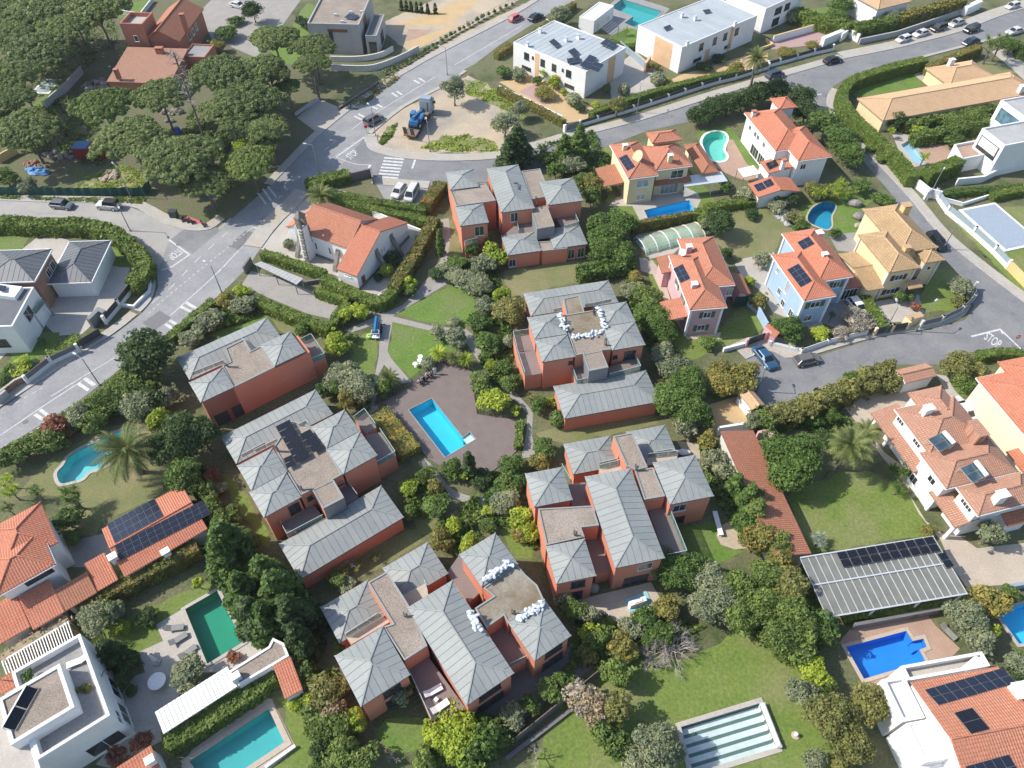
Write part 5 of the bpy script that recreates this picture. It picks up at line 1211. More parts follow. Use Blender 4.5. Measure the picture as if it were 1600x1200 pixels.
h = house('garden_pergola','D1 220,480','weathered white timber pergola with climbing plants beside the white cubic house','pergola');p = W('D1 15,575 400,345 435,445 45,655',2.6);mb = MB()
for q in p: mb.box((q.x,q.y,0),0.16,0.16,2.6)
for a,b in ((0,1),(3,2)): mb.bar(p[a],p[b],0.14,0.16)
mb.build('pergola_frame',MATS['white_paint'],h)
for i in range(26): m = MB();t = i / 25;up = Vector((0,0,0.15));m.bar(p[0].lerp(p[1],t) + up,p[3].lerp(p[2],t) + up,0.09,0.12);m.build('pergola_slat',MATS['white_paint'],h)
# --- large tiled villa on the right
h = house('tiled_villa','K5 600,750','large white villa with pinkish tile roofs and two solar water heaters')
kw = dict(wall='white_wall',rmat='tile_pinkish',pitch=0.40)
m1,p1_ = wing(h,'K5 205,300 605,209 840,509 440,600',5.9,**kw);ang = m1.ang
m2,p2_ = wing(h,'K5 370,590 824,487 1031,716 550,825',5.9,ang,**kw);m3,p3_ = wing(h,'K5 615,820 1038,724 1201,904 765,1003',5.9,ang,**kw);t1,_ = wing(h,'K5 290,190 510,140 735,400 500,450',5.9,ang,**kw)
wing(h,'K5 45,320 215,282 500,680 330,722',3.0,ang,wall='white_wall',roof='shed_l',rmat='tile_pinkish',h=0.9,z0=2.6);wing(h,'K5 435,850 590,812 742,1050 612,1097',3.0,ang,wall='white_wall',roof='shed_l',rmat='tile_pinkish',h=0.8,z0=2.5);wing(h,'K5 900,975 1100,925 1140,1040 945,1088',3.0,ang,wall='white_wall',roof='shed_f',rmat='tile_rust',h=0.7)
for r_ in (m1,m2,m3): gutter(h,r_,5.9)
for t in (-2.4,1.2): win(h,m1,'l',t,4.4,1.4,0.9,bars=2)
win(h,m2,'l',0.4,3.6,1.2,1.1);win(h,m2,'l',-1.8,0.8,1.8,1.4,bars=2);win(h,m3,'l',0.0,4.4,1.8,0.9,bars=3)
for s,pl_,tk in (('K5 425,498 522,452 600,535',p2_,('K5 535,448','K5 605,525')),('K5 640,692 738,650 822,745',p3_,('K5 748,645','K5 825,742'))):
 pp = (Vector((0,0,7.4)),Vector((0,0,1)));solar(h,s,pp,1,2,0.0,0.04,'collector_glass','alu','solar_collector');a,b = W(' '.join(tk),7.7);mb = MB();mb.tube(a,b,0.28,n=12);mb.build('water_tank',MATS['white_paint'],h)
 q = W(s,7.3);mb = MB()
 for x in q: mb.box((x.x,x.y,6.2),0.06,0.06,1.1)
 mb.build('collector_stand',MATS['alu'],h)
chimney(h,'K5 440,282',8.2,1.8,1.1,0.8,'white_wall','white_paint',ang);chimney(h,'K5 935,860',8.0,1.8,1.2,0.9,'white_wall','white_paint',ang);chimney(h,'K5 770,420',8.2,2.6,1.2,2.4,'tile_pinkish','tile_pinkish',ang)
for s in ('K5 70,390','K5 350,770','K5 450,930','K5 575,1120','K5 160,500'): q = W1(s,1.4);mb = MB();mb.box((q.x,q.y,0),0.4,0.4,2.7,ang);mb.build('verandah_column',MATS['white_wall'],h)
h = house('cream_villa','F 1590,640','pale cream villa with bright orange roof at the right edge');a_,pa = wing(h,'F 1537,591 1700,553 1800,690 1625,722',5.9,wall='pale_cream_wall',rmat='tile_bright');wing(h,'F 1561,569 1720,530 1760,575 1600,612',6.3,a_.ang,wall='pale_cream_wall',rmat='tile_bright');wing(h,'K5 960,582 1120,540 1250,680 1075,740',3.0,a_.ang,wall='pale_cream_wall',rmat='tile_bright',roof='shed_l',h=0.6);gutter(h,a_,5.9)
# --- long low tile roof, carport, bottom right house
h = house('long_tile_roof','F 1190,780','long narrow building with rust red tile roof beside the lawn','outbuilding');wing(h,'F 1120,681 1180,671 1264,866 1212,874',2.6,wall='offwhite_wall',rmat='tile_rust',roof='shed_r',h=0.9,over=0.2)
h = house('glazed_carport','F 1370,900','wide glazed carport roof with white ribs and a row of solar panels','carport');q = W('F 1233,875 1457,838 1513,928 1311,961',3.0);r = Rect(q);ang = r.ang
mb = MB()
for x in (-0.97,-0.3,0.35,0.97):
 for y in (-0.95,0.95): c = r.at(x * r.a,y * r.b);mb.box((c.x,c.y,0),0.18,0.18,2.8,ang)
mb.build('post',MATS['white_paint'],h);nb = 18
for i in range(nb):
 x0 = -r.a + 2 * r.a * i / nb;x1 = -r.a + 2 * r.a * (i + 1) / nb;m = MB();m.prism([r.at(x0 + 0.06,-r.b),r.at(x1 - 0.06,-r.b),r.at(x1 - 0.06,r.b),r.at(x0 + 0.06,r.b)],2.92,2.95,bottom=True);m.build('roof_sheet',MATS['roof_sheet'],h)
for i in range(nb + 1): m = MB();x = -r.a + 2 * r.a * i / nb;m.bar(r.at(x,-r.b,2.95),r.at(x,r.b,2.95),0.07,0.12);m.build('roof_rib',MATS['alu'],h)
for y in (-1,0.05,1): m = MB();m.bar(r.at(-r.a,y * r.b,3.05),r.at(r.a,y * r.b,3.05),0.16,0.1);m.build('cross_beam',MATS['alu'],h)
solar(h,'C4 470,1025 1035,930 1088,1020',(Vector((0,0,3.05)),Vector((0,0,1))),10,2,0.12,0.05,'solar_black');solar(h,'C4 1060,1035 1110,1022 1168,1108',(Vector((0,0,3.05)),Vector((0,0,1))),1,2,0.12,0.05,'solar_black')
h = house('white_orange_house','D4 1200,800','white house with orange tile roof and three solar arrays at the bottom right corner')
a_,pa = wing(h,'D4 905,727 1430,575 1830,1340 1330,1480',5.6,wall='white_wall',roof='gable',axis='x',rmat='tile_orange',h=1.9,over=0.2);ang = a_.ang
solar(h,'D4 990,745 1445,618 1535,705',pa['b'],8,2);solar(h,'D4 1162,880 1270,850 1375,975',pa['b'],1,2,mat='solar_black');solar(h,'D4 1225,1190 1480,1120 1560,1250',pa['f'],5,2)
t_ = rect('D4 835,652 1282,505 1345,595 905,725',3.0,ang);flat_deck(h,t_.pts(),0,3.0,'white_wall','pale_paving',topname='terrace_floor',parapet=0.9,pw=0.3)
l_ = rect('D4 735,705 835,655 985,880 870,970',4.6,ang);flat_deck(h,l_.pts(),0,4.6,'white_wall','white_wall',parapet=0.5,pw=0.35);l2 = rect('D4 868,975 1000,885 1160,1100 1040,1200',5.2,ang);flat_deck(h,l2.pts(),0,5.2,'white_wall','white_wall',parapet=0.15);l3 = Rect(ang=ang,c=l2.c + l2.uy * -(l2.b + 3),a=l2.a,b=3);flat_deck(h,l3.pts(),0,3.6,'white_wall','white_wall',parapet=0.3)
p = W1('D4 1260,590',3.6);mb = MB();mb.prism(W('D4 1190,625 1290,540 1350,580 1235,635',3.7),3.6,3.75);mb.build('awning',MATS['white_paint'],h);chimney(h,'D4 1570,740',7.4,1.6,1.4,1.4,'white_wall','white_paint',ang)
# --- tiled gate porches
for s,z,lab,m_ in (('C3 1400,85 1460,45 1550,150 1490,200',2.4,'small tile capped gate porch at the end of the ochre courtyard','tile_tan'),('B4 845,1075 1005,1040 1060,1115 860,1165',2.6,'tile roofed gate porch beside the hedge below the street','tile_pinkish')):
 h = house('gate_porch',s.split()[0] + ' ' + s.split()[1],lab,'gate');wing(h,s,z,wall='white_wall',rmat=m_,roof='gable',h=0.5,over=0.25)
# --- see-through pool enclosure
h = house('pool_enclosure','B3 980,330','arched translucent pool enclosure with pale ribs behind the pink villa','pool enclosure');r = rect('B3 800,310 1150,238 1190,290 850,400',0.3);r = Rect(ang=r.ang,c=r.c,a=r.a,b=r.b + 0.6)
def arch(x,t): return r.at(x,-r.b * math.cos(math.pi * t),1.35 * math.sin(math.pi * t) + 0.05)
for i in range(6):
 x = -r.a + 2 * r.a * i / 5;m = MB()
 for k in range(10): m.bar(arch(x,k / 10),arch(x,(k + 1) / 10),0.16,0.1)
 m.build('arch_rib',MATS['white_paint'],h)
 if i < 5:
  x2 = -r.a + 2 * r.a * (i + 1) / 5;m = MB()
  for k in range(10): m.poly([arch(x + 0.05,k / 10),arch(x2 - 0.05,k / 10),arch(x2 - 0.05,(k + 1) / 10),arch(x + 0.05,(k + 1) / 10)])
  m.build('arch_panel',MATS['polycarbonate'],h)
mb = MB();mb.prism(r.pts(-0.5),0.0,0.10);mb.build('covered_basin',MATS['basin_mint'],h)
# --- covered pools lying flat
for s,lab,z in (('B4 1222,150 1392,115 1640,310 1480,400','flat grey blue pool cover with white edging on the right hand lawn',0.05),('A1 215,530 262,472 345,474 268,558','grey covered pool with white edging behind the pines',0.05)):
 h = house('covered_pool',s.split()[0] + ' ' + s.split()[1],lab,'pool');r = rect(s,0.0);mb = MB();mb.prism(r.pts(0.5),0,0.14);mb.build('coping',MATS['white_paint'],h);mb = MB();mb.prism(r.pts(),0.1,0.2);mb.build('pool_cover',MATS['cover_grey_blue'],h)
# --- car-park canopy
h = house('parking_canopy','B2 130,530','long ribbed grey canopy in the walled car park by the church','shelter');p = W('B2 -10,460 30,445 278,545 240,580',2.3);A,B,C,D = p
mb = MB()
for t in (0.05,0.5,0.95):
 for a,b in ((A,D),(B,C)): q = a.lerp(b,t);mb.box((q.x,q.y,0),0.12,0.12,2.2)
mb.build('post',MATS['grey_metal'],h)
for i in range(12): m = MB();t0,t1 = i / 12,(i + 0.93) / 12;m.prism([A.lerp(D,t0),A.lerp(D,t1),B.lerp(C,t1),B.lerp(C,t0)],2.2,2.32,bottom=True);m.build('roof_sheet',MATS['concrete_wall'],h)
# ------------------------------------------------------------------ timber pool deck
striped('deck_boards',(0.178,0.142,0.127),(0.148,0.117,0.104),0.42,R(-52),0.12)
patch('timber_deck','C2 745,150 830,105 920,50 B2 910,1150 1010,1070 1115,1000 1185,1050 1270,1100 C2 1268,40 1295,215 1535,248 1528,432 1400,540 1380,560 1290,545 1180,560 1080,520 1000,470 930,380 850,280','deck_boards',z=0.12,skirt=True)
# ------------------------------------------------------------------ foliage
LEAF = dict(
 green=((0.080,0.151,0.035),(0.151,0.231,0.060)),dark=((0.050,0.094,0.033),(0.094,0.147,0.050)),olive=((0.211,0.251,0.151),(0.322,0.353,0.231)),
 lime=((0.262,0.362,0.045),(0.424,0.504,0.071)),gold=((0.20,0.225,0.062),(0.33,0.295,0.095),(0.38,0.28,0.08)),red=((0.202,0.080,0.060),(0.342,0.162,0.100)),
 pine=((0.13,0.185,0.062),(0.235,0.295,0.11)),khaki=((0.195,0.206,0.068),(0.295,0.295,0.106)),silver=((0.322,0.384,0.322),(0.484,0.544,0.464)),mid=((0.120,0.191,0.048),(0.211,0.282,0.080)),
 hedge=((0.120,0.191,0.040),(0.211,0.282,0.070)),hedge_brown=((0.151,0.191,0.045),(0.262,0.262,0.091),(0.404,0.242,0.100)),blossom=((0.36,0.325,0.30),(0.5,0.46,0.43),(0.15,0.17,0.08)),dry=((0.322,0.262,0.171),(0.464,0.373,0.262)),palm=((0.120,0.162,0.048),(0.231,0.262,0.100)))
for k,v in LEAF.items(): leafmat('leaf_' + k,*v)
def quads_mesh(name,P_,Nrm,size,mats,aspect=1.5,extra=None):
 """one small quad per point, turned to its normal, random spin"""
 n = len(P_);rnd = RNG.normal(size=(n,3));t = np.cross(Nrm,rnd);t /= np.linalg.norm(t,axis=1)[:,None] + 1e-9
 b = np.cross(Nrm,t);b /= np.linalg.norm(b,axis=1)[:,None] + 1e-9
 s = (np.asarray(size) * (0.5 + RNG.gamma(2.2,0.25,n)))[:,None];t = t * s * aspect / 2;b = b * s / 2
 V_ = np.stack([P_ - t - b * 0.4,P_ + t * 0.2 - b,P_ + t + b * 0.4,P_ - t * 0.2 + b],axis=1).reshape(-1,3)
 nv = len(V_);ev = np.zeros((0,3));ef = []
 if extra: ev,ef = extra
 me = bpy.data.meshes.new(name);tot = n * 4 + sum(len(f) for f in ef)
 me.vertices.add(nv + len(ev));me.vertices.foreach_set('co',np.concatenate([V_,ev]).astype(np.float32).ravel())
 me.loops.add(tot);idx = np.concatenate([np.arange(nv),np.array([i + nv for f in ef for i in f],dtype=int)]) if ef else np.arange(nv)
 me.loops.foreach_set('vertex_index',idx.astype(np.int32));me.polygons.add(n + len(ef))
 ls = np.concatenate([np.arange(n) * 4,n * 4 + np.cumsum([0] + [len(f) for f in ef])[:-1]]) if ef else np.arange(n) * 4
 me.polygons.foreach_set('loop_start',ls.astype(np.int32))
 for m in mats: me.materials.append(m)
 me.update();me.validate();return me
def sphere_pts(n,up=0.0):
 v = RNG.normal(size=(n,3));v[:,2] += up;return v / np.linalg.norm(v,axis=1)[:,None]
def clump_crown(name,clumps,nleaf,leaf,spread=0.35):
 """clumps: (x, y, z, r); leaves lie on and just inside each clump's shell"""
 c = np.array(clumps);w = c[:,3] ** 2;k = RNG.choice(len(c),nleaf,p=w / w.sum());d = sphere_pts(nleaf,0.25)
 rad = c[k,3] * RNG.uniform(0.72,1.06,nleaf);P_ = c[k,:3] + d * rad[:,None] * np.array([1,1,0.85])
 nrm = d + RNG.normal(size=(nleaf,3)) * spread + np.array([0,0,0.25]);nrm /= np.linalg.norm(nrm,axis=1)[:,None]
 return quads_mesh(name,P_,nrm,np.full(nleaf,leaf),[MATS['leaf_green']])
def broad(seed,n_cl,nleaf,leaf,flat=0.9,rough=0.3):
 rg = np.random.default_rng(seed);d = rg.normal(size=(n_cl,3));d[:,2] = np.abs(d[:,2]) * 1.1 - 0.35;d /= np.linalg.norm(d,axis=1)[:,None]
 a = np.arctan2(d[:,1],d[:,0]);lob = 1 + 0.16 * np.sin(2 * a + seed) + 0.12 * np.sin(3 * a + 2 * seed)        # uneven outline
 r = rg.uniform(0.13,0.40,n_cl) ;rr = rg.uniform(0.45,1.0,n_cl) * (1.02 - r);cl = np.column_stack([d * (rr * lob)[:,None] * np.array([1,1,flat]),r])
 return clump_crown('crown',np.vstack([cl,[0.05,0,-0.05,0.42]]),nleaf,leaf,0.6)
def pine_crown(seed):
 rg = np.random.default_rng(seed);cl = []
 for i in range(330):
  a = rg.uniform(0,6.283);q = math.sqrt(rg.uniform(0,1)) * 0.94;e = 1 + 0.12 * math.sin(3 * a + seed) + 0.07 * math.sin(5 * a + seed * 2)
  z = 0.46 * math.sqrt(max(0,1 - q * q)) - 0.16 + rg.uniform(-0.06,0.03);cl.append((q * e * math.cos(a),q * e * math.sin(a),z,rg.uniform(0.06,0.12)))
 return clump_crown('crown',cl,34000,0.034,0.45)
def conifer_crown(seed,width=0.42,n=90,power=0.85):
 rg = np.random.default_rng(seed);cl = []
 for i in range(n):
  t = rg.uniform(0,1) ** 0.8;a = rg.uniform(0,6.283);q = width * (1 - t) ** power * rg.uniform(0.55,1.05);cl.append((q * math.cos(a),q * math.sin(a),-1 + 2 * t,0.07 + 0.10 * (1 - t) * width / 0.42))
 return clump_crown('crown',cl,5200,0.05,0.6)
def palm_crown(seed,nf=46,fan=False):
 rg = np.random.default_rng(seed);V_,F_ = [],[]
 for i in range(nf):
  a = i * 2.39996 + rg.uniform(-0.15,0.15);el = 1.25 - 1.75 * (i / nf) + rg.uniform(-0.1,0.1);L = rg.uniform(0.85,1.08);p = np.array([0,0,0.0]);h = np.array([math.cos(a),math.sin(a),0]);sd = np.array([-math.sin(a),math.cos(a),0]);prev = None
  seg = 9
  for s in range(seg + 1):
   t = s / seg;e = el - 1.25 * t * t;d = h * math.cos(e) + np.array([0,0,1]) * math.sin(e)
   w = (0.12 if not fan else 0.17) * math.sin(math.pi * min(1,0.12 + 0.9 * t)) ** 0.7 + 0.008
   if prev is not None:
    pp,pw = prev;up = np.cross(d,sd)
    for sg in (-1,1):       # leaflets: narrow blades off both sides, drooping
     for q in range(6):
      f = q / 6;b0 = pp + (p - pp) * f;b1 = pp + (p - pp) * (f + 0.17);tip = b0 + sd * sg * (w + pw) * 0.75 + d * 0.09 - np.array([0,0,0.35]) * (w + pw) * 0.6 + rg.normal(size=3) * 0.012
      k = len(V_);V_ += [b0,b1,tip];F_.append((k,k + 1,k + 2) if sg > 0 else (k + 1,k,k + 2))
    k = len(V_);V_ += [pp - sd * 0.008,pp + sd * 0.008,p + sd * 0.006,p - sd * 0.006];F_.append((k,k + 1,k + 2,k + 3))
   prev = (p.copy(),w);p = p + d * L / seg
 me = bpy.data.meshes.new('crown');me.from_pydata([tuple(v) for v in V_],[],F_);me.materials.append(MATS['leaf_palm']);me.update();return me
def rosette_crown(seed,heads=7):
 rg = np.random.default_rng(seed);V_,F_ = [],[]
 for hd in range(heads):
  a = hd * 2.4;q = 0.5 * math.sqrt(hd / heads);c = np.array([q * math.cos(a),q * math.sin(a),rg.uniform(-0.2,0.35)])
  for i in range(46):
   d = sphere_pts(1,0.5)[0];L = rg.uniform(0.34,0.52);sd = np.cross(d,[0,0,1]);sd /= np.linalg.norm(sd) + 1e-6;k = len(V_);V_ += [c - sd * 0.025,c + sd * 0.025,c + d * L - np.array([0,0,0.12 * L])];F_.append((k,k + 1,k + 2))
 me = bpy.data.meshes.new('crown');me.from_pydata([tuple(v) for v in V_],[],F_);me.materials.append(MATS['leaf_palm']);me.update();return me
def branch_mesh(seed,depth=5,spread=0.75,up=0.5,first=0.5,r0=0.05,kids=(3,4)):
 rg = random.Random(seed);mb = MB()
 def grow(p,d,L,r,n):
  q = p + d * L;mb.tube(p,q,r,r * 0.68,5 if n > 2 else 3,caps=False)
  if n == 0: return
  for i in range(rg.randint(*kids)):
   v = Vector((rg.gauss(0,1),rg.gauss(0,1),rg.gauss(0,1)));nd = (d + v.normalized() * spread + Vector((0,0,0.12 * up))).normalized();grow(p + d * L * rg.uniform(0.55,1.0),nd,L * rg.uniform(0.6,0.85),r * 0.6,n - 1)
 grow(Vector((0,0,0)),Vector((0,0,1)),first,r0,depth)
 me = bpy.data.meshes.new('branches');me.from_pydata(mb.v,[],mb.f);me.materials.append(MATS['bare_bark']);me.update();return me
def bare_dome(seed):
 rg = random.Random(seed);mb = MB()
 def grow(p,d,L,r,n):
  q = p + d * L;mb.tube(p,q,r,r * 0.7,4 if n > 2 else 3,caps=False)
  for i in range(3 if n else 0): v = Vector((rg.gauss(0,1),rg.gauss(0,1),rg.gauss(0.2,1))).normalized();grow(p.lerp(q,rg.uniform(0.6,1.0)),(d + v * 0.75).normalized(),L * rg.uniform(0.62,0.84),r * 0.62,n - 1)
 for i in range(9): a = i * 0.698 + rg.uniform(-0.2,0.2);grow(Vector((0,0,0)),Vector((math.cos(a),math.sin(a),rg.uniform(0.3,1.6))).normalized(),0.4,0.022,4)
 me = bpy.data.meshes.new('branches');me.from_pydata(mb.v,[],mb.f);me.materials.append(MATS['bare_bark']);me.update();return me
def trunk_mesh(seed,limbs=4,r=0.05,top=0.72,spread=0.55,rel=0.45):
 """unit-height tapered trunk with a flare and a few limbs running into the crown"""
 rg = random.Random(seed);mb = MB();p = Vector((0,0,-0.02));pr = r * 1.5;n = 5
 for i in range(n):
  q = Vector((rg.uniform(-0.02,0.02),rg.uniform(-0.02,0.02),top * (i + 1) / n));rr = r * (1 - 0.45 * (i + 1) / n);mb.tube(p,q,pr,rr,7,caps=False);p,pr = q,rr
 for i in range(limbs):
  a = i * 6.283 / limbs + rg.uniform(-0.4,0.4);z0 = top * rg.uniform(0.62,0.95);b = Vector((0,0,z0));m = b + Vector((math.cos(a) * spread * 0.45,math.sin(a) * spread * 0.45,(1 - z0) * 0.45));e = b + Vector((math.cos(a) * spread,math.sin(a) * spread,(1 - z0) * rg.uniform(0.7,1.0)))
  mb.tube(b,m,r * 0.5,r * 0.36,5,caps=False);mb.tube(m,e,r * 0.36,r * 0.12,5,caps=False)
 me = bpy.data.meshes.new('trunk');me.from_pydata(mb.v,[],mb.f);me.materials.append(MATS['bark']);me.update();return me
PROTO = dict(bushS=[broad(s,16,800,0.16,0.9) for s in (1,2,3,14)],bushM=[broad(s,40,3000,0.088,0.92) for s in (4,5,6,15,16)],treeL=[broad(s,75,8000,0.056,0.9) for s in (7,8,9,17,18)],
             ball=[clump_crown('crown',[(0,0,0,0.98)],900,0.15,0.3)],pine=[pine_crown(s) for s in (1,2,3)],conifer=[conifer_crown(s) for s in (1,2)],cypress=[conifer_crown(5,0.24,80,0.45)],
             palm=[palm_crown(1),palm_crown(2)],fanpalm=[palm_crown(3,40,True)],rosette=[rosette_crown(1),rosette_crown(2)],bare=[bare_dome(1),bare_dome(2)],wispy=[branch_mesh(3,4,0.9,1.0,0.35,0.03,(3,5))])
TRUNK = dict(std=[trunk_mesh(s) for s in (1,2)],pine=[trunk_mesh(3,6,0.028,0.8,0.30),trunk_mesh(4,7,0.026,0.78,0.34)],palm=[trunk_mesh(5,0,0.05,1.0)])
WORD = dict(bush='bush',tree='tree',ball='clipped round bush',pine='umbrella pine',conifer='conifer',cypress='slender cypress',palm='palm',fanpalm='fan palm',rosette='spiky yucca clump',bare='leafless tree',wispy='bare twiggy shrub')
CATW = dict(bush='bush',tree='tree',ball='bush',pine='pine tree',conifer='conifer',cypress='cypress',palm='palm tree',fanpalm='palm tree',rosette='shrub',bare='tree',wispy='shrub')
MATW = dict(green='green',dark='dark green',olive='grey green olive',lime='bright lime green',gold='golden green',red='dark red',pine='',khaki='khaki yellow',silver='silvery blue',mid='mid green',blossom='pale blossoming',dry='dry brown',palm='',hedge='green')
NAMES = dict(bush='bush',tree='broadleaf_tree',ball='round_bush',pine='umbrella_pine',conifer='conifer',cypress='cypress',palm='palm_tree',fanpalm='fan_palm',rosette='yucca_shrub',bare='leafless_tree',wispy='twiggy_shrub')
CNT = [0];SEEN = {}
def plant(kind,mat,tile,xy,r,zc,place_):
 CNT[0] += 1;i = CNT[0];s = tile + ' ' + xy;p = W1(s,zc);rm = r * mpp(s,zc) * {'bush': 1.1,'tree': 1.06}.get(kind,1.0)
 rg = random.Random(i * 13 + 5)
 root = empty(NAMES[kind],(p.x,p.y,0));lab = ' '.join((MATW.get(mat,'') + ' ' + WORD[kind] + ' ' + place_).split());tag(root,lab,CATW[kind]);SEEN.setdefault(lab,[]).append(root)
 key = kind
 if kind == 'bush': key = 'bushS' if rm < 1.1 else 'bushM' if rm < 2.6 else 'treeL'
 if kind == 'tree': key = 'bushM' if rm < 2.2 else 'treeL'
 me = PROTO[key][rg.randrange(len(PROTO[key]))]
 o = bpy.data.objects.new('branches' if kind in ('bare','wispy') else 'crown',me);COL.objects.link(o);o.parent = root;o.rotation_euler = (0,0,rg.uniform(0,6.28));ORG[o.name] = ORG[root.name]
 if kind in ('bare','wispy'):
  o.scale = (rm / 0.95,rm / 0.95,rm / 1.2) if kind == 'bare' else (rm / 0.7,) * 3;return root
 o.material_slots[0].link = 'OBJECT';o.material_slots[0].material = MATS['leaf_' + mat]
 rz = {'bush': min(rm,max(zc * 1.02,0.5)),'tree': min(rm * 0.92,zc * 0.8),'ball': min(rm,zc * 1.05),'pine': rm * 0.85,'conifer': zc * 1.0,'cypress': zc * 1.0,'palm': rm,'fanpalm': rm,'rosette': rm}[kind]
 sx = rm * rg.uniform(0.93,1.07);sy = rm * rg.uniform(0.93,1.07)
 if kind in ('conifer','cypress'): sx = sy = rm / (0.42 if kind == 'conifer' else 0.26)
 o.scale = (sx,sy,rz);o.location = (0,0,zc)
 tk = 'palm' if kind in ('palm','fanpalm') else 'pine' if kind == 'pine' else 'std';tm = TRUNK[tk][rg.randrange(len(TRUNK[tk]))]
 t = bpy.data.objects.new('trunk',tm);COL.objects.link(t);t.parent = root;ORG[t.name] = ORG[root.name];t.rotation_euler = (0,0,rg.uniform(0,6.28));ht = zc + (rz * 0.2 if kind == 'pine' else 0.0)
 k = {'pine': 1.0,'palm': 0.9,'fanpalm': 0.7}.get(kind,0.9);w = max(ht * k,rm * 1.1) if kind != 'palm' else 6.5
 t.scale = (w,w,ht)
 return root
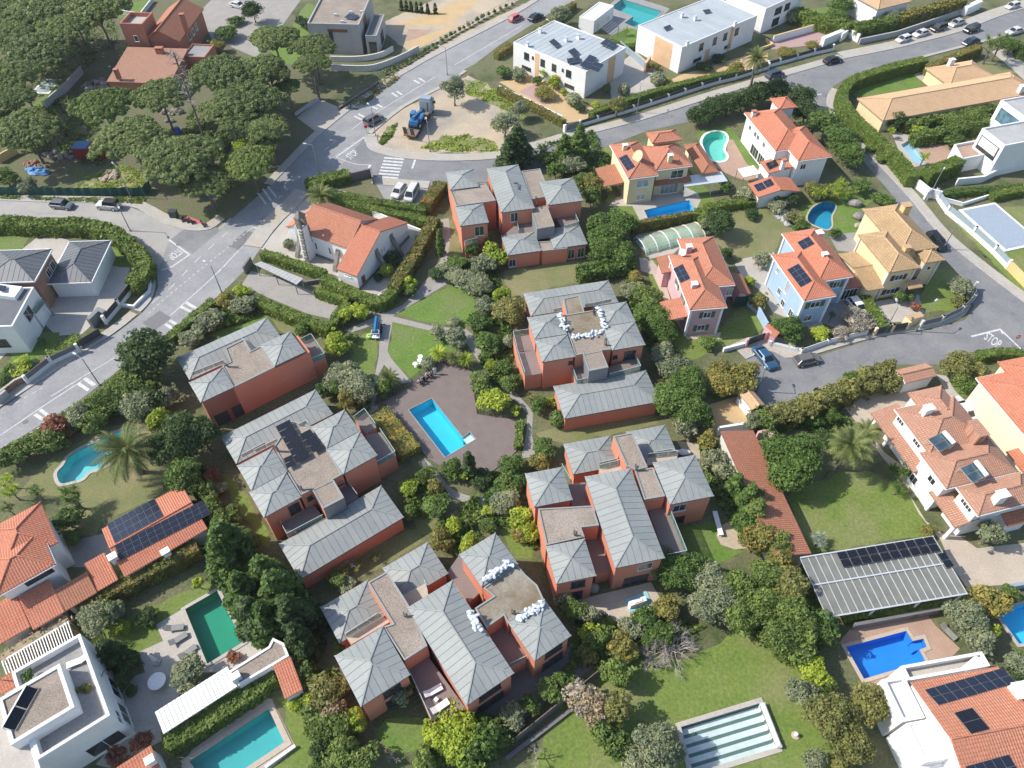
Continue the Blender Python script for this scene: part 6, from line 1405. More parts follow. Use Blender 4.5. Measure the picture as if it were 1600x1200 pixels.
TREES = '''
pine pine A1 385,170 178 8.5 left of the red house tower
pine pine A1 250,285 205 8 behind the grey garden wall
pine pine A1 90,440 162 8 over the covered pool
pine pine A1 60,580 140 7.5 at the left edge, middle of three
pine pine A1 150,765 210 7 above the red container
pine mid A1 600,620 189 8 in front of the pink low roof
pine pine A1 765,815 210 7.5 beside the red container
pine pine A1 935,560 178 8 against the low orange roof
pine pine A1 1050,930 232 8 at the foot of the tall mast
pine pine A1 1290,440 205 9 right of the mast
pine pine A1 1440,590 205 8.5 beside the flat terrace of the red house
pine pine A1 1330,650 151 8 behind the mast foot
pine pine A1 1520,400 151 9 over the gravel yard
pine mid A1 1460,950 162 6.5 overhanging the junction
pine pine A1 1200,1070 151 6 nearest the street corner
pine pine A1 560,50 205 9 at the top left, behind the red house
pine pine A1 215,80 205 9 near the top left corner
pine pine A1 90,200 162 8.5 on the left, third from the top
pine pine A1 30,50 140 9 in the top left corner
pine pine A1 400,40 129 9 at the top edge, left of the lawn
pine pine A1 15,700 97 6 cut by the left edge
pine pine A2 105,225 145 9 beside the curved lawn
pine pine A2 335,270 129 8.5 in front of the concrete house
pine pine A2 325,370 108 8 below the concrete house corner
pine pine A2 80,430 124 8 over the gravel yard entrance
pine mid A2 185,505 75 6 small one by the forecourt
pine pine A2 20,700 129 7 at the edge of the shaded road
pine pine A2 10,600 118 7.5 behind the shaded road
pine pine A1 1410,740 140 7 filling the gap behind the junction
pine pine A2 40,840 100 6 shading the main road
pine pine A1 1560,760 120 7.5 shading the main road, upper
olive_ olive A1 740,295 70 3 behind the red house tower
bush olive A1 160,1090 60 1.4 behind the green net fence
bush green A1 30,1040 80 2 at the end of the net fence
bush lime A1 1420,860 70 1.2 by the mast foot
bush green A1 1260,820 70 2 beside the mast
bush green A1 1330,190 80 1.6 beside the gravel yard
bush gold A1 1270,270 50 1.6 beside the red house corner
bush green A1 1380,120 50 1 at the gravel yard, small
bush dark A1 1480,60 60 3 at the yard entrance, top
bush dark A2 275,130 50 1.4 on the curved lawn
tree olive A2 1160,515 80 4 on the sand lot
tree olive A2 1460,720 90 3 at the right of the sand lot
tree olive A2 1540,640 60 2.5 beside the red tipped hedge
conifer dark A3 105,850 100 4 left of the road bend, dark
conifer dark A3 60,900 90 3.6 beside the dark conifer
conifer green A3 470,830 75 3.6 at the road behind the top villa
conifer green A3 380,880 65 3.2 behind the roof of the top villa
bush olive A3 420,960 90 1.6 behind the top villa, grey
bush green A3 270,920 60 1.6 between the conifers and the villa
bush green A3 330,1000 60 2 behind the right wing of the top villa
bush mid A3 480,1060 55 2 right of the top villa, small
bush gold A3 540,1080 70 2.2 between the top villa and the yellow villa
bush green A3 620,920 35 1 left corner of the yellow villa
tree olive A3 365,85 70 3 by the main road at the top
bush olive A3 110,430 55 1.2 at the white terrace corner
bush green A3 30,420 50 1.2 left of the white terrace
bush olive A3 110,450 45 0.8 at the terrace wall
bush lime A3 320,480 45 1.6 in the terrace garden
bush gold A3 265,540 70 1.2 in the middle of the terrace garden
bush green A3 225,475 40 1 by the terrace door
rosette lime A3 265,430 50 2 at the terrace front
bush lime A3 375,540 30 0.8 by the second terrace door
ball olive A3 435,580 48 1.3 large one in the ochre garden
bush dark A3 470,630 40 0.7 below the large round bush
ball green A3 630,515 25 1.2 at the right end of the terrace
ball olive A3 733,525 40 1.4 in the pale courtyard
bush lime A3 565,610 35 0.7 at the terrace corner by the hedge
tree khaki A3 695,620 60 2.6 overhanging the white street wall
rosette lime A3 745,180 40 1.2 on the lawn by the teal pool
bush gold A3 900,390 35 1 by the peach porch
ball olive A3 930,460 48 1.4 beside the second terrace
bush lime A3 990,470 25 0.6 beside the second terrace, small
bush dark A3 1200,390 60 0.8 in front of the second terrace
bush dark A3 1290,345 45 0.8 by the second terrace door
bush gold A3 1390,400 60 1.4 at the end of the second terrace hedge
wispy dry A3 1430,350 50 1.5 by the street palm
palm palm A3 1510,345 90 9.5 tall one at the street
bush dark A3 1170,680 80 2.2 behind the mint pool, left end
bush dark A3 1250,640 80 2.4 behind the mint pool, second
bush dark A3 1340,610 80 2.6 behind the mint pool, third
bush dark A3 1430,580 80 2.8 behind the mint pool, fourth
bush dark A3 1530,550 70 2.8 behind the mint pool, right end
bush olive A3 1440,1140 70 1.6 at the left of the white annex
bush green A3 1330,1100 40 1.4 at the edge of the yellow villa garden
tree dark A4 20,540 70 3 behind the white villa turret, left
tree dark A4 140,520 90 3 behind the white villa turret
tree dark A4 260,560 90 3.2 right of the white villa turret
tree dark A4 300,650 90 3 beside the white villa roof
tree green A4 420,720 110 3.4 along the road beside the white villa
tree green A4 500,820 120 3.4 at the white villa corner
tree green A4 560,900 100 3 overhanging the side street
tree dark A4 290,760 60 3 close to the white villa wall
bush khaki A4 330,1110 70 1.6 in front of the white annex, left
bush khaki A4 400,1130 60 1.4 in front of the white annex, middle
rosette lime A4 495,1080 65 1.8 above the pond pool
rosette lime A4 430,1110 55 1.6 left of the pond palm
bush green A4 620,1090 60 1.6 right of the pond palm
bush dark A4 220,1165 40 1.6 left of the pond pool
bush green A4 130,1160 60 1.2 below the white annex
bush mid A4 620,800 40 0.8 at the pavement, first of the verge plants
bush mid A4 680,870 40 0.8 at the pavement, second of the verge plants
bush mid A4 740,930 35 0.8 at the pavement, third of the verge plants
bush dark A4 820,700 70 2 at the bungalow corner
bush lime A4 680,660 40 1.4 behind the curved hedge
rosette lime A4 800,770 40 1.6 by the plunge pool, upper
rosette lime A4 990,920 60 1.8 by the plunge pool, lower
bush green A4 1180,830 70 1.6 in the brick terrace
bush mid A4 960,730 60 1.4 in the bamboo row, left
bush mid A4 1170,720 70 1.6 in the bamboo row, middle
bush mid A4 1280,680 70 1.8 in the bamboo row, right
bush lime A4 960,770 50 1.2 below the bamboo row
rosette mid A4 1390,260 90 4.5 tall multi-stemmed one at the top right
rosette mid A4 1450,230 70 5 second multi-stemmed one at the top right
bush green A4 1500,270 70 2 at the right end of the top hedge
bush olive A4 225,95 50 1.6 by the top white terrace
bush olive A4 800,110 60 2.2 at the end of the tall top hedge
bush gold A4 330,260 40 0.8 on the street wall hedge, right
bush gold A4 180,300 60 0.8 on the street wall hedge, left
bush green A4 470,100 80 2 in the tall top hedge, left
bush green A4 500,30 80 2.4 in the tall top hedge, back
bush dark A4 1150,490 30 1 beside the white terrace of the bungalow
bush olive B1 1220,790 90 1.6 by the road hedge, dark blue green
bush olive B1 1120,890 70 1.3 by the road hedge, smaller
bush gold B1 1320,670 60 1.3 at the road hedge end, reddish
bush olive B1 1430,700 80 1.4 next to the car park hedge
bush lime B1 1420,620 50 1.2 under the car park hedge
tree dark B1 850,990 175 4.5 at the main road, large and dense
bush mid B1 760,1150 130 2.2 below the large dense tree
bush mid B1 870,1140 90 2 right below the large dense tree
bush lime B1 120,1060 80 0.8 in the left front yard
bush green B1 60,1080 60 0.8 at the left front yard corner
ball green B1 290,640 30 0.8 in a pot by the brick wall
bush mid B1 245,915 30 0.7 on the left front lawn
bush green B1 20,1150 60 1 at the left edge below the yard
palm palm B2 380,65 95 2.6 small one behind the church
ball olive B2 190,340 34 0.9 at the church entrance
ball lime B2 768,495 42 1.3 yellow one beside the church wall
bush dark B2 715,535 35 0.5 beside the yellow round bush
bush dark B2 800,430 60 1.2 in the shade of the church wall
cypress green B2 1078,330 26 2.6 beside the garden path
bush mid B2 1060,240 35 1.2 at the church hedge corner
bush lime B2 880,570 60 1.3 in front of the church hedge
bush mid B2 900,620 45 1 in front of the church hedge, small
bush lime B2 600,740 60 1.4 by the path junction, left
bush lime B2 530,760 55 1.4 beside the car park hedge end
bush lime B2 470,930 85 2 beside the terracotta villa terrace
bush green B2 560,890 35 0.8 next to the blue lift
bush olive B2 480,1130 100 1.8 above the two villas, left
bush olive B2 560,1090 70 1.8 above the two villas, right
palm palm B2 780,1130 75 1.6 left of the deck corner
ball green B2 265,840 42 1.2 between the villa and the car park hedge
bush dark B2 1060,520 50 0.9 red brown one at the path side
bush olive B2 1090,490 50 0.9 at the path bend
bush green B2 1180,450 70 0.8 low one at the path bend
bush olive B2 1200,540 90 1.5 above the lawn triangle, left
bush olive B2 1300,580 90 1.5 above the lawn triangle, right
bush olive B2 1340,460 80 1.8 below the top villa wall
bush lime B2 1400,410 80 2.2 below the top villa, bright
bush khaki B2 1340,300 60 2 against the top villa wall
bush green B2 1270,370 55 1.6 at the top villa corner
bush lime B2 1440,640 55 1.6 between two lawns, small
bush olive B2 1350,700 70 1.6 between two lawns, grey
bush khaki B2 1480,730 100 2.2 at the right of the lawns
bush green B2 1310,800 70 1.3 at the lawn edge, low
bush olive B2 1160,800 45 0.7 small one at the lawn edge
bush olive B2 1060,860 60 1.2 on the lawn above the deck, left
bush olive B2 1170,890 70 1.3 on the lawn above the deck, right
palm lime B2 1070,985 62 1.6 by the deck, left
palm palm B2 1165,1010 62 1.5 by the deck, middle
palm lime B2 1230,1020 58 1.5 by the deck, right
ball olive B2 1010,1040 45 0.9 beside the white tables
bush green B2 1350,930 90 1.6 large one left of the sandbag villa
bush mid B2 1300,1130 60 1.4 at the deck corner, right
ball olive B2 1480,910 40 1.2 at the sandbag villa terrace
bush lime B2 1380,1050 45 1 by the garden path, bright
bush green B2 1450,1070 60 1.2 by the garden path, dark
bush green B2 1500,1150 60 1.2 by the sandbag villa corner
bush green B3 580,230 80 2.6 behind the lawn hedge, left
tree green B3 640,300 120 3 behind the lawn hedge, large
tree green B3 700,220 110 3 below the yellow villa carport
tree green B3 600,370 100 2.8 above the lawn hedge
bush green B3 720,400 90 2.2 at the lawn hedge end
bush mid B3 540,60 60 2.4 below the yellow villa hedge
tree dark B3 1290,220 95 3 beside the dry garden, cypress like
bush olive B3 1230,230 60 1.6 at the dry garden wall
bush dark B3 1480,165 45 0.8 on the dry garden lawn
bush dark B3 1330,400 40 1.2 behind the pink villa
bush gold B3 800,540 50 1.3 beside the pink villa path
bush olive B3 790,610 70 1.3 left of the pink villa
bush mid B3 870,650 90 1.8 in front of the pink villa door
bush green B3 900,760 120 2.2 large one right of the sandbag villa
bush green B3 950,850 100 2 right of the sandbag villa, lower
bush olive B3 960,990 90 2 above the long villa roof, grey
bush olive B3 1010,1060 100 2 above the long villa roof, second
bush mid B3 1110,1130 90 2.2 right of the long villa roof
bush gold B3 1300,1090 70 2 by the blue saloon, left
bush gold B3 1430,1110 90 2.2 by the blue saloon
bush mid B3 1220,920 70 1 on the small lawn below the pink villa
bush lime B3 1465,560 40 0.9 beside the pink villa yard
bush mid B3 1510,670 50 1.2 by the pale blue wall
wispy blossom B3 1530,440 60 1.8 above the white yard
bush olive B4 40,430 60 1.2 white flowering, at the dry lawn corner
bush gold B4 20,680 60 1.4 beside the pale blue wall
bush green B4 200,840 95 2 in front of the blue villa
wispy dry B4 190,170 70 1.6 on the rocks by the pond
bush olive B4 130,120 60 1.2 at the rocks above the pond, left
bush green B4 260,240 50 1 at the rocks by the pond
bush khaki B4 230,190 50 1.2 at the rocks by the pond, dry
rosette lime B4 370,40 90 2 above the pond pool, left
rosette lime B4 500,30 90 2.2 above the pond pool, right
bush dark B4 470,280 45 0.8 between the pond and the blue villa
bush lime B4 380,860 60 0.9 at the front wall of the blue villa
bush blossom B4 600,790 95 1.4 at the blue villa gate
bush blossom B4 500,860 60 1 along the blue villa wall
rosette green B4 450,760 40 1.6 in the blue villa court
ball green B4 850,650 35 1.4 trained one in the round bed, left
ball green B4 910,650 30 1.1 trained one in the round bed, right
bush red B4 945,710 35 0.7 in the corner villa court
wispy dry B4 1180,560 80 2 behind the straw roofed villa
bush olive B4 1210,600 80 1.6 at the street corner
bush khaki B4 1190,680 50 1 at the street corner wall
bush green B4 750,80 60 0.9 by the boulders
bush mid B4 740,90 40 0.7 behind the boulders, small
tree khaki B4 1200,1050 110 2.6 below the stop lettering
wispy dry B4 1260,1010 70 2.4 below the stop lettering
bush khaki B4 1300,1090 70 2 right of the tiled gate
bush green B4 560,1130 60 1.6 in the street hedge, first
bush khaki B4 660,1110 70 1.8 in the street hedge, second
bush khaki B4 760,1080 70 1.8 in the street hedge, third
bush mid C1 60,470 90 1.8 in the road shrubbery, at the left edge
bush mid C1 170,400 80 1.6 in the road shrubbery, second from the left
bush dark C1 80,430 50 1.6 in the road shrubbery, dark
bush mid C1 260,380 90 1.8 in the road shrubbery, third from the left
bush red C1 330,290 90 2 in the road shrubbery, reddish
bush mid C1 320,370 80 1.8 in the road shrubbery, behind the pool
bush olive C1 470,220 90 2 in the road shrubbery, flowering
bush mid C1 560,240 90 1.8 in the road shrubbery, above the pool
bush mid C1 620,150 100 2.2 in the road shrubbery, large
bush mid C1 700,90 100 2.2 in the road shrubbery, upper
bush olive C1 810,160 110 2.2 grey one beside the dark trees
bush lime C1 840,50 50 1.6 in the road shrubbery, bright
bush dark C1 900,130 80 2.2 near the villa corner
bush olive C1 980,110 70 2 near the villa corner, grey
bush lime C1 930,250 80 2.2 beside the kidney pool, bright
tree dark C1 1070,330 165 4.5 between the kidney pool and the villa
tree dark C1 980,410 120 4 behind the date palm
tree dark C1 1180,330 110 4 against the villa roof
bush lime C1 1150,280 60 2.6 between dark trees and villa
tree green C1 1080,560 110 3.4 above the solar annex
bush green C1 1130,620 70 2.6 at the solar annex end
palm palm C1 745,430 195 5 large date palm over the kidney pool
rosette mid C1 400,690 105 3 left of the solar annex, large
rosette mid C1 440,710 70 2.6 left of the solar annex, second
rosette mid C1 210,670 60 2 on the left lawn
rosette lime C1 60,660 90 2.4 at the left edge, large
rosette lime C1 40,590 60 2.4 at the left edge, upper
rosette mid C1 40,760 60 2 at the left edge, lower
bush green C1 440,930 60 1.2 by the orange roofed house
bush green C1 390,840 90 1.6 in the shade of the orange roofed house
wispy blossom C1 820,270 50 1.6 at the right end of the kidney pool
bush mid C1 1200,650 60 2 in the ivy row, upper
bush mid C1 1250,740 60 2 in the ivy row, middle
bush mid C1 1290,830 60 2.2 in the ivy row, lower
bush olive C1 1290,650 40 1 by the villa terrace, pale
bush red C1 1240,570 60 1 by the villa terrace, reddish
bush mid C1 1370,800 60 1.6 below the villa terrace
conifer green C1 1330,965 150 4.2 big dark one beside the solar annex
conifer green C1 1300,1060 120 3.8 beside the big dark one
conifer green D1 1430,160 140 4 beside the green pool, upper
conifer dark D1 1490,300 130 3.8 beside the green pool, lower
conifer green D2 130,170 160 4.4 big dark one beside the bottom villa
conifer dark D2 220,300 150 4.2 second dark one beside the bottom villa
conifer green D2 60,70 135 4 beside the low zinc roof
conifer green D2 60,330 130 3.8 above the gravel roofed building
conifer dark D2 250,440 100 3.6 between the villa and the gravel roofed building
bush green C2 460,60 60 2 right of the villa, small
bush gold C2 530,130 70 2 orange tipped one beside the villa
bush olive C2 600,60 100 2.2 grey one left of the deck
bush olive C2 520,20 80 2 grey one above the villa roof
bush green C2 400,70 50 1.6 at the villa roof corner
bush mid C2 740,60 60 1.4 by the deck fence, left
rosette green C2 780,40 60 1.3 by the deck fence
bush lime C2 900,650 70 1.2 below the villa terrace, left
bush mid C2 1000,570 60 1.4 below the villa terrace, middle
bush khaki C2 1050,640 60 1.4 below the villa terrace, right
bush green C2 1060,760 105 1.4 large rounded one by the paths
ball green C2 900,790 50 1.3 beside the low zinc roof
bush lime C2 1160,870 65 1.3 by the path, bright
bush gold C2 1085,950 75 1.5 orange one by the path
bush green C2 1150,530 75 1.5 at the lower deck corner
bush lime C2 1220,570 40 1.1 at the lower deck corner, small
cypress dark C2 1248,510 42 2.6 at the lower deck corner
bush dark C2 1320,590 70 0.8 low one below the deck
bush green C2 1500,510 90 1.6 at the deck's right corner
bush green C2 1480,640 90 1.2 right of the path junction
bush olive C2 1450,740 90 1.4 silvery one right of the path
bush lime C2 1250,980 70 1.2 beside the bottom villa, bright
bush mid C2 1300,940 50 1 beside the bottom villa
bush mid C2 1360,870 50 1 below the silvery bush
bush lime C2 1360,780 40 0.7 below the silvery bush, small
bush lime C2 1560,830 80 1.5 at the right of the central garden
bush gold C2 1560,920 60 1.2 at the right of the central garden, orange
wispy dry C2 560,1100 70 0.9 grassy one below the low zinc roof
rosette khaki C2 500,1150 80 0.9 grassy one between two villas
rosette khaki C2 590,1100 70 0.8 grassy one between two villas, right
rosette khaki C2 700,1050 60 0.7 grassy one between two villas, upper
bush lime C2 1390,140 85 1.7 right of the deck, bright
bush mid C2 1330,60 70 1.7 right of the deck, upper
bush lime C2 1520,190 40 0.8 right of the deck, small
bush olive C2 1330,10 60 1.4 right of the deck, top
bush mid C2 1480,40 60 1.3 left of the sandbag villa wall
bush green C3 230,160 60 1.3 at the left end of the long low roof
rosette khaki C3 200,130 60 1.3 at the sandbag villa corner
bush lime C3 300,140 40 0.7 under the long low roof
ball green C3 345,240 55 1.3 at the long low roof corner
bush green C3 265,420 70 1.4 at the upper left of the lower villa
bush gold C3 250,490 60 1.3 left of the lower villa, upper
bush khaki C3 200,500 50 1.2 left of the lower villa, brown
bush green C3 100,620 70 1.6 left of the lower villa wall
bush lime C3 150,820 75 1.6 left of the lower villa, bright
bush lime C3 180,910 70 1.6 left of the lower villa, lower
bush olive C3 50,720 90 1.6 between the two lower villas
bush mid C3 60,640 70 1.6 between the two lower villas, upper
tree green C3 1030,130 140 3 above the ochre courtyard, left
tree green C3 1120,190 120 3 above the ochre courtyard
bush green C3 1200,230 70 2.4 at the ochre courtyard edge
tree green C3 1120,30 110 3 beside the long low roof end
bush gold C3 1300,30 100 2.4 behind the ochre courtyard, left
bush gold C3 1420,50 80 2.2 behind the ochre courtyard, right
bush olive C3 1080,270 90 1.8 beside the lower villa roof
bush gold C3 1220,370 60 1.8 beside the long tile roof, top
bush olive C3 1260,480 80 2 beside the long tile roof, second
bush olive C3 1310,560 80 2 beside the long tile roof, third
conifer green C3 1380,640 90 2.6 beside the long tile roof
conifer green C3 1460,700 95 2.8 beside the long tile roof, second
conifer mid C3 1500,790 100 2.8 beside the long tile roof, third
bush green C3 1440,840 80 2.2 beside the long tile roof, lower
bush gold C3 1500,960 90 2.4 golden mass right of the lower villa lawn
bush olive C3 1490,250 60 2 right of the ochre courtyard
bush mid C3 1560,260 70 2 right of the ochre courtyard, second
bush green C3 1000,1120 120 2.4 below the lower villa, left
bush green C3 1140,1140 120 2.4 below the lower villa, middle
tree green C4 150,430 140 3.6 in the right hand garden, large
tree green C4 250,500 150 3.8 in the right hand garden, over the lawn
tree green C4 180,570 130 3.4 in the right hand garden, lower
tree green C4 300,420 120 3.4 in the right hand garden, upper
fanpalm palm C4 560,400 150 5.5 tall feathery one in the right hand garden
fanpalm palm C4 640,330 100 4.5 second feathery one in the right hand garden
rosette green C4 450,220 70 2 by the dark pit
rosette olive C4 450,520 50 2.4 beside the large garden tree
rosette green C4 850,540 110 2 banana like one by the villa verandah
rosette green C4 840,650 80 1.4 banana like one by the villa verandah, lower
rosette silver C4 375,950 90 1.4 silvery palm at the carport
bush olive C4 1375,920 100 2.2 round olive at the tiled villa
bush gold C4 1010,900 50 0.8 at the lawn corner by the carport
bush mid C4 30,240 60 2 in the garden hedge, left
bush khaki C4 100,240 70 2 in the garden hedge, second
bush khaki C4 200,220 80 2.2 in the garden hedge, third
bush khaki C4 310,170 80 2.2 in the garden hedge, fourth
bush khaki C4 420,120 80 2.2 in the garden hedge, fifth
bush khaki C4 540,70 90 2.2 in the garden hedge, sixth
bush khaki C4 650,30 90 2.2 in the garden hedge, seventh
bush khaki C4 760,20 80 2 in the garden hedge, eighth
bush green C4 330,240 80 1.2 under the garden hedge
bush dark C4 410,350 60 0.9 in the right hand garden, small
bush green C4 1230,40 60 2 by the cream villa drive
bush khaki C4 1200,0 70 2 by the cream villa drive, upper
bush mid C4 0,700 80 2 left of the long tile roof
bush gold C4 40,930 90 2.4 in the tree mass by the carport, upper
bush mid C4 130,980 90 2.4 in the tree mass by the carport
bush gold C4 160,1090 100 2.6 in the tree mass by the carport, lower
tree olive D3 1230,110 130 3 in the tree mass, left
tree green D3 1060,60 120 3 in the tree mass, top left
tree olive D3 1300,220 130 3.2 in the tree mass, middle
tree mid D3 1400,150 130 3.2 in the tree mass, upper middle
tree olive D3 1200,260 110 2.8 in the tree mass, lower left
tree mid D3 1420,300 120 3.2 in the tree mass, lower middle
tree mid D4 90,80 120 3.4 in the tree mass, upper right
tree khaki D4 200,150 130 3.6 in the tree mass, yellowish
tree mid D4 60,250 130 3.4 in the tree mass, centre right
tree mid D4 230,300 130 3.6 in the tree mass, right
tree mid D4 150,420 130 3.4 in the tree mass, lower right
tree green D4 400,370 110 2.8 beside the blue pool
tree mid D4 270,480 110 3 in the tree mass, bottom
bush lime D4 350,640 90 2 lower tree mass, bright
bush olive D4 280,760 90 2 lower tree mass, grey
bush mid D4 420,720 60 1.8 lower tree mass, small
tree khaki D4 450,900 160 3.6 olive yellow crown by the bottom right house, left
tree khaki D4 660,830 130 3.4 olive yellow crown by the bottom right house, right
tree khaki D4 560,1060 140 3.4 olive yellow crown by the bottom right house, lower
bush olive D4 350,1150 80 1.6 at the bottom edge, grey
bush khaki D4 500,1190 80 1.6 at the bottom edge, yellow
bush gold D4 1370,220 110 2 right of the blue pool, golden
bush olive D4 1240,330 130 2.4 right of the blue pool, large
bush olive D4 1300,430 100 2.2 right of the blue pool, lower
bush lime D4 1390,410 50 1.6 right of the blue pool, bright
bush mid D4 1480,180 60 1.8 at the right edge pool, upper
bush olive D4 1520,590 80 1.8 at the right edge below the pool
bush mid D4 1560,560 50 1.4 at the right edge below the pool, small
bush olive D2 530,140 70 0.8 behind the low roof of the bottom villa
bush mid D2 480,100 60 1 behind the low roof of the bottom villa, left
bush olive D2 840,760 75 2.6 in front of the bottom villa's left wing
bush mid D2 900,710 40 2.6 in front of the bottom villa terrace
bush green D2 490,490 45 1.4 at the bottom villa's left corner
bush khaki D2 390,760 110 1.8 left of the bottom villa, brown
bush dry D2 440,850 90 1.6 left of the bottom villa, dry
bush khaki D2 480,720 70 1.8 left of the bottom villa, upper
bush lime D2 580,920 70 1.6 left of the small lawn, bright
bush mid D2 500,960 90 1.8 left of the small lawn
bush mid D2 400,970 90 1.8 in the left border, middle
bush mid D2 520,1100 110 1.8 in the left border, bottom
bush mid D2 640,1140 90 1.6 below the small lawn, left
bush dark D2 370,1100 80 1.4 in the left border, dark
bush lime D2 230,830 60 1 at the turquoise pool corner
bush mid D2 250,520 60 1.8 in the ivy border, top
bush mid D2 280,640 60 1.8 in the ivy border, middle
bush lime D2 330,800 60 1.6 in the ivy border, lower
wispy dry D2 800,1130 70 1.4 below the small lawn, right
wispy dry D2 700,1120 60 1.4 below the small lawn, middle
bush mid D2 990,1170 90 1.4 at the bottom edge, centre left
bush lime D2 1180,960 150 2.2 mimosa like mass at the bottom, upper
bush lime D2 1080,1000 100 2 mimosa like mass at the bottom, left
bush lime D2 1200,1090 110 2 mimosa like mass at the bottom, lower
bush green D2 1330,1040 130 2.2 at the bottom fence, left
bush green D2 1260,1160 110 2 at the bottom fence, bottom
bush mid D2 1420,1010 80 1.8 at the bottom fence, second
bush olive D2 1500,900 70 1.6 at the bottom fence, right
bush dark D2 1260,910 50 1.4 at the villa corner, small
bush olive D3 370,200 60 1.8 between the bottom villa and the terrace, top
bush mid D3 440,270 70 1.8 between the bottom villa and the terrace
bush olive D3 520,300 70 1.6 between the bottom villa and the terrace, right
bush lime D3 530,400 70 1.4 between the bottom villa and the terrace, lower
bush gold D3 520,540 60 1.4 by the fence, orange
bush mid D3 570,450 80 1.6 by the fence, mid
bush gold D3 720,490 90 1.6 below the beige terrace, golden
bush gold D3 990,270 90 1.8 right of the beige terrace, golden
bush green D3 860,320 80 1.6 below the parasol cover
bush olive D3 770,380 70 1.4 below the beige terrace, grey
bush green D3 930,420 90 1.4 beside the leafless tree, left
bush green D3 390,690 70 1.6 along the fence, first
bush mid D3 300,750 80 1.6 along the fence, second
bush mid D3 180,830 70 1.4 along the fence, third
bush olive D3 80,900 80 1.4 along the fence, fourth
bush dark D3 20,1010 70 1.4 along the fence, fifth
bush mid D3 690,640 110 2.4 on the big lawn edge, green
bush dry D3 540,850 120 2.2 on the big lawn edge, pale
bush blossom D3 490,800 110 2.0 on the big lawn edge, flowering
tree khaki D3 700,850 110 3 on the big lawn edge, olive yellow
bush mid D3 640,1020 110 2 on the big lawn edge, lower
bush green D3 690,1070 80 1.6 on the big lawn edge, lowest
tree olive D3 930,1080 150 3 at the bottom of the lawn
bush olive D3 800,1150 90 1.6 at the bottom of the lawn, left
bush olive D3 1020,1110 80 1.6 at the bottom of the lawn, right
bare dry D3 1010,500 170 0.5 beside the big lawn, spreading
bare dry D3 900,560 130 0.5 beside the big lawn, lower
wispy dry D3 220,1130 110 1.0 at the bottom left of the lawn
bush mid D1 620,300 90 1.8 above the white cubic house, left
tree olive D1 560,330 110 2.4 grey olive above the white cubic house
tree olive D1 650,290 80 2.4 second olive above the white cubic house
bush lime D1 700,380 60 1.2 below the two olives
cypress dark D1 660,530 70 2.8 leaning along the white cubic house
bush dark D1 760,570 80 1.8 beside the white cubic house
bush dark D1 730,680 60 1.8 beside the white cubic house, lower
ball green D1 770,748 35 0.6 on the terrace below the white cubic house
tree olive D1 1100,650 105 2 round olive beside the round table
bush red D1 830,1050 60 1.6 at the bottom left, upper
bush red D1 690,1130 70 1.6 at the bottom left, lower
bush red D1 1365,548 45 0.5 at the green pool corner
bush green D1 165,655 40 6.4 on the roof terrace of the white house, left
bush khaki D1 500,740 45 5.4 on the roof terrace of the white house, right
bush lime D1 1160,120 40 1.4 silver one at the conifers
bush dark D1 860,310 70 0.9 on the shaded lawn
bush green D2 370,1180 60 1.0 at the bottom edge, far left
bush dark D4 1540,640 60 1.4 at the right hand house corner
'''
for ln in TREES.strip().split('\n'):
 a = ln.split();k = a[0]
 if k == 'olive_': k = 'tree'
 plant(k,a[1],a[2],a[3],float(a[4]),float(a[5]),' '.join(a[6:]))
# row of young shrubs along the wire fence of the main road
fa = W('A2 760,420 900,350 1000,285 1150,195 1300,110 1500,15',0.7)
for i in range(30):
 t = i / 29 * (len(fa) - 1);k = min(int(t),len(fa) - 2);p = fa[k].lerp(fa[k + 1],t - k);root = empty('young_shrub',(p.x,p.y,0),'young shrub in the row along the wire fence by the main road','shrub','young shrubs along the main road fence');o = bpy.data.objects.new('crown',PROTO['bushS'][i % 3]);COL.objects.link(o);o.parent = root;s_ = random.uniform(0.4,0.75);o.scale = (s_,s_,s_ * 1.3);o.location = (0,0,s_);o.rotation_euler = (0,0,i);o.material_slots[0].link = 'OBJECT';o.material_slots[0].material = MATS['leaf_' + ('olive','mid','green')[i % 3]]
for i,s in enumerate(('A2 850,30','A2 880,35','A2 908,38','A2 940,42','A2 968,45','A2 1005,50','A2 1050,50')):
 plant('cypress','dark',s.split()[0],s.split()[1],13,1.3,'in the row behind the vegetable garden')
for lab,os_ in SEEN.items():
 if len(os_) > 1:
  for o in os_: o['group'] = 'plants: ' + lab
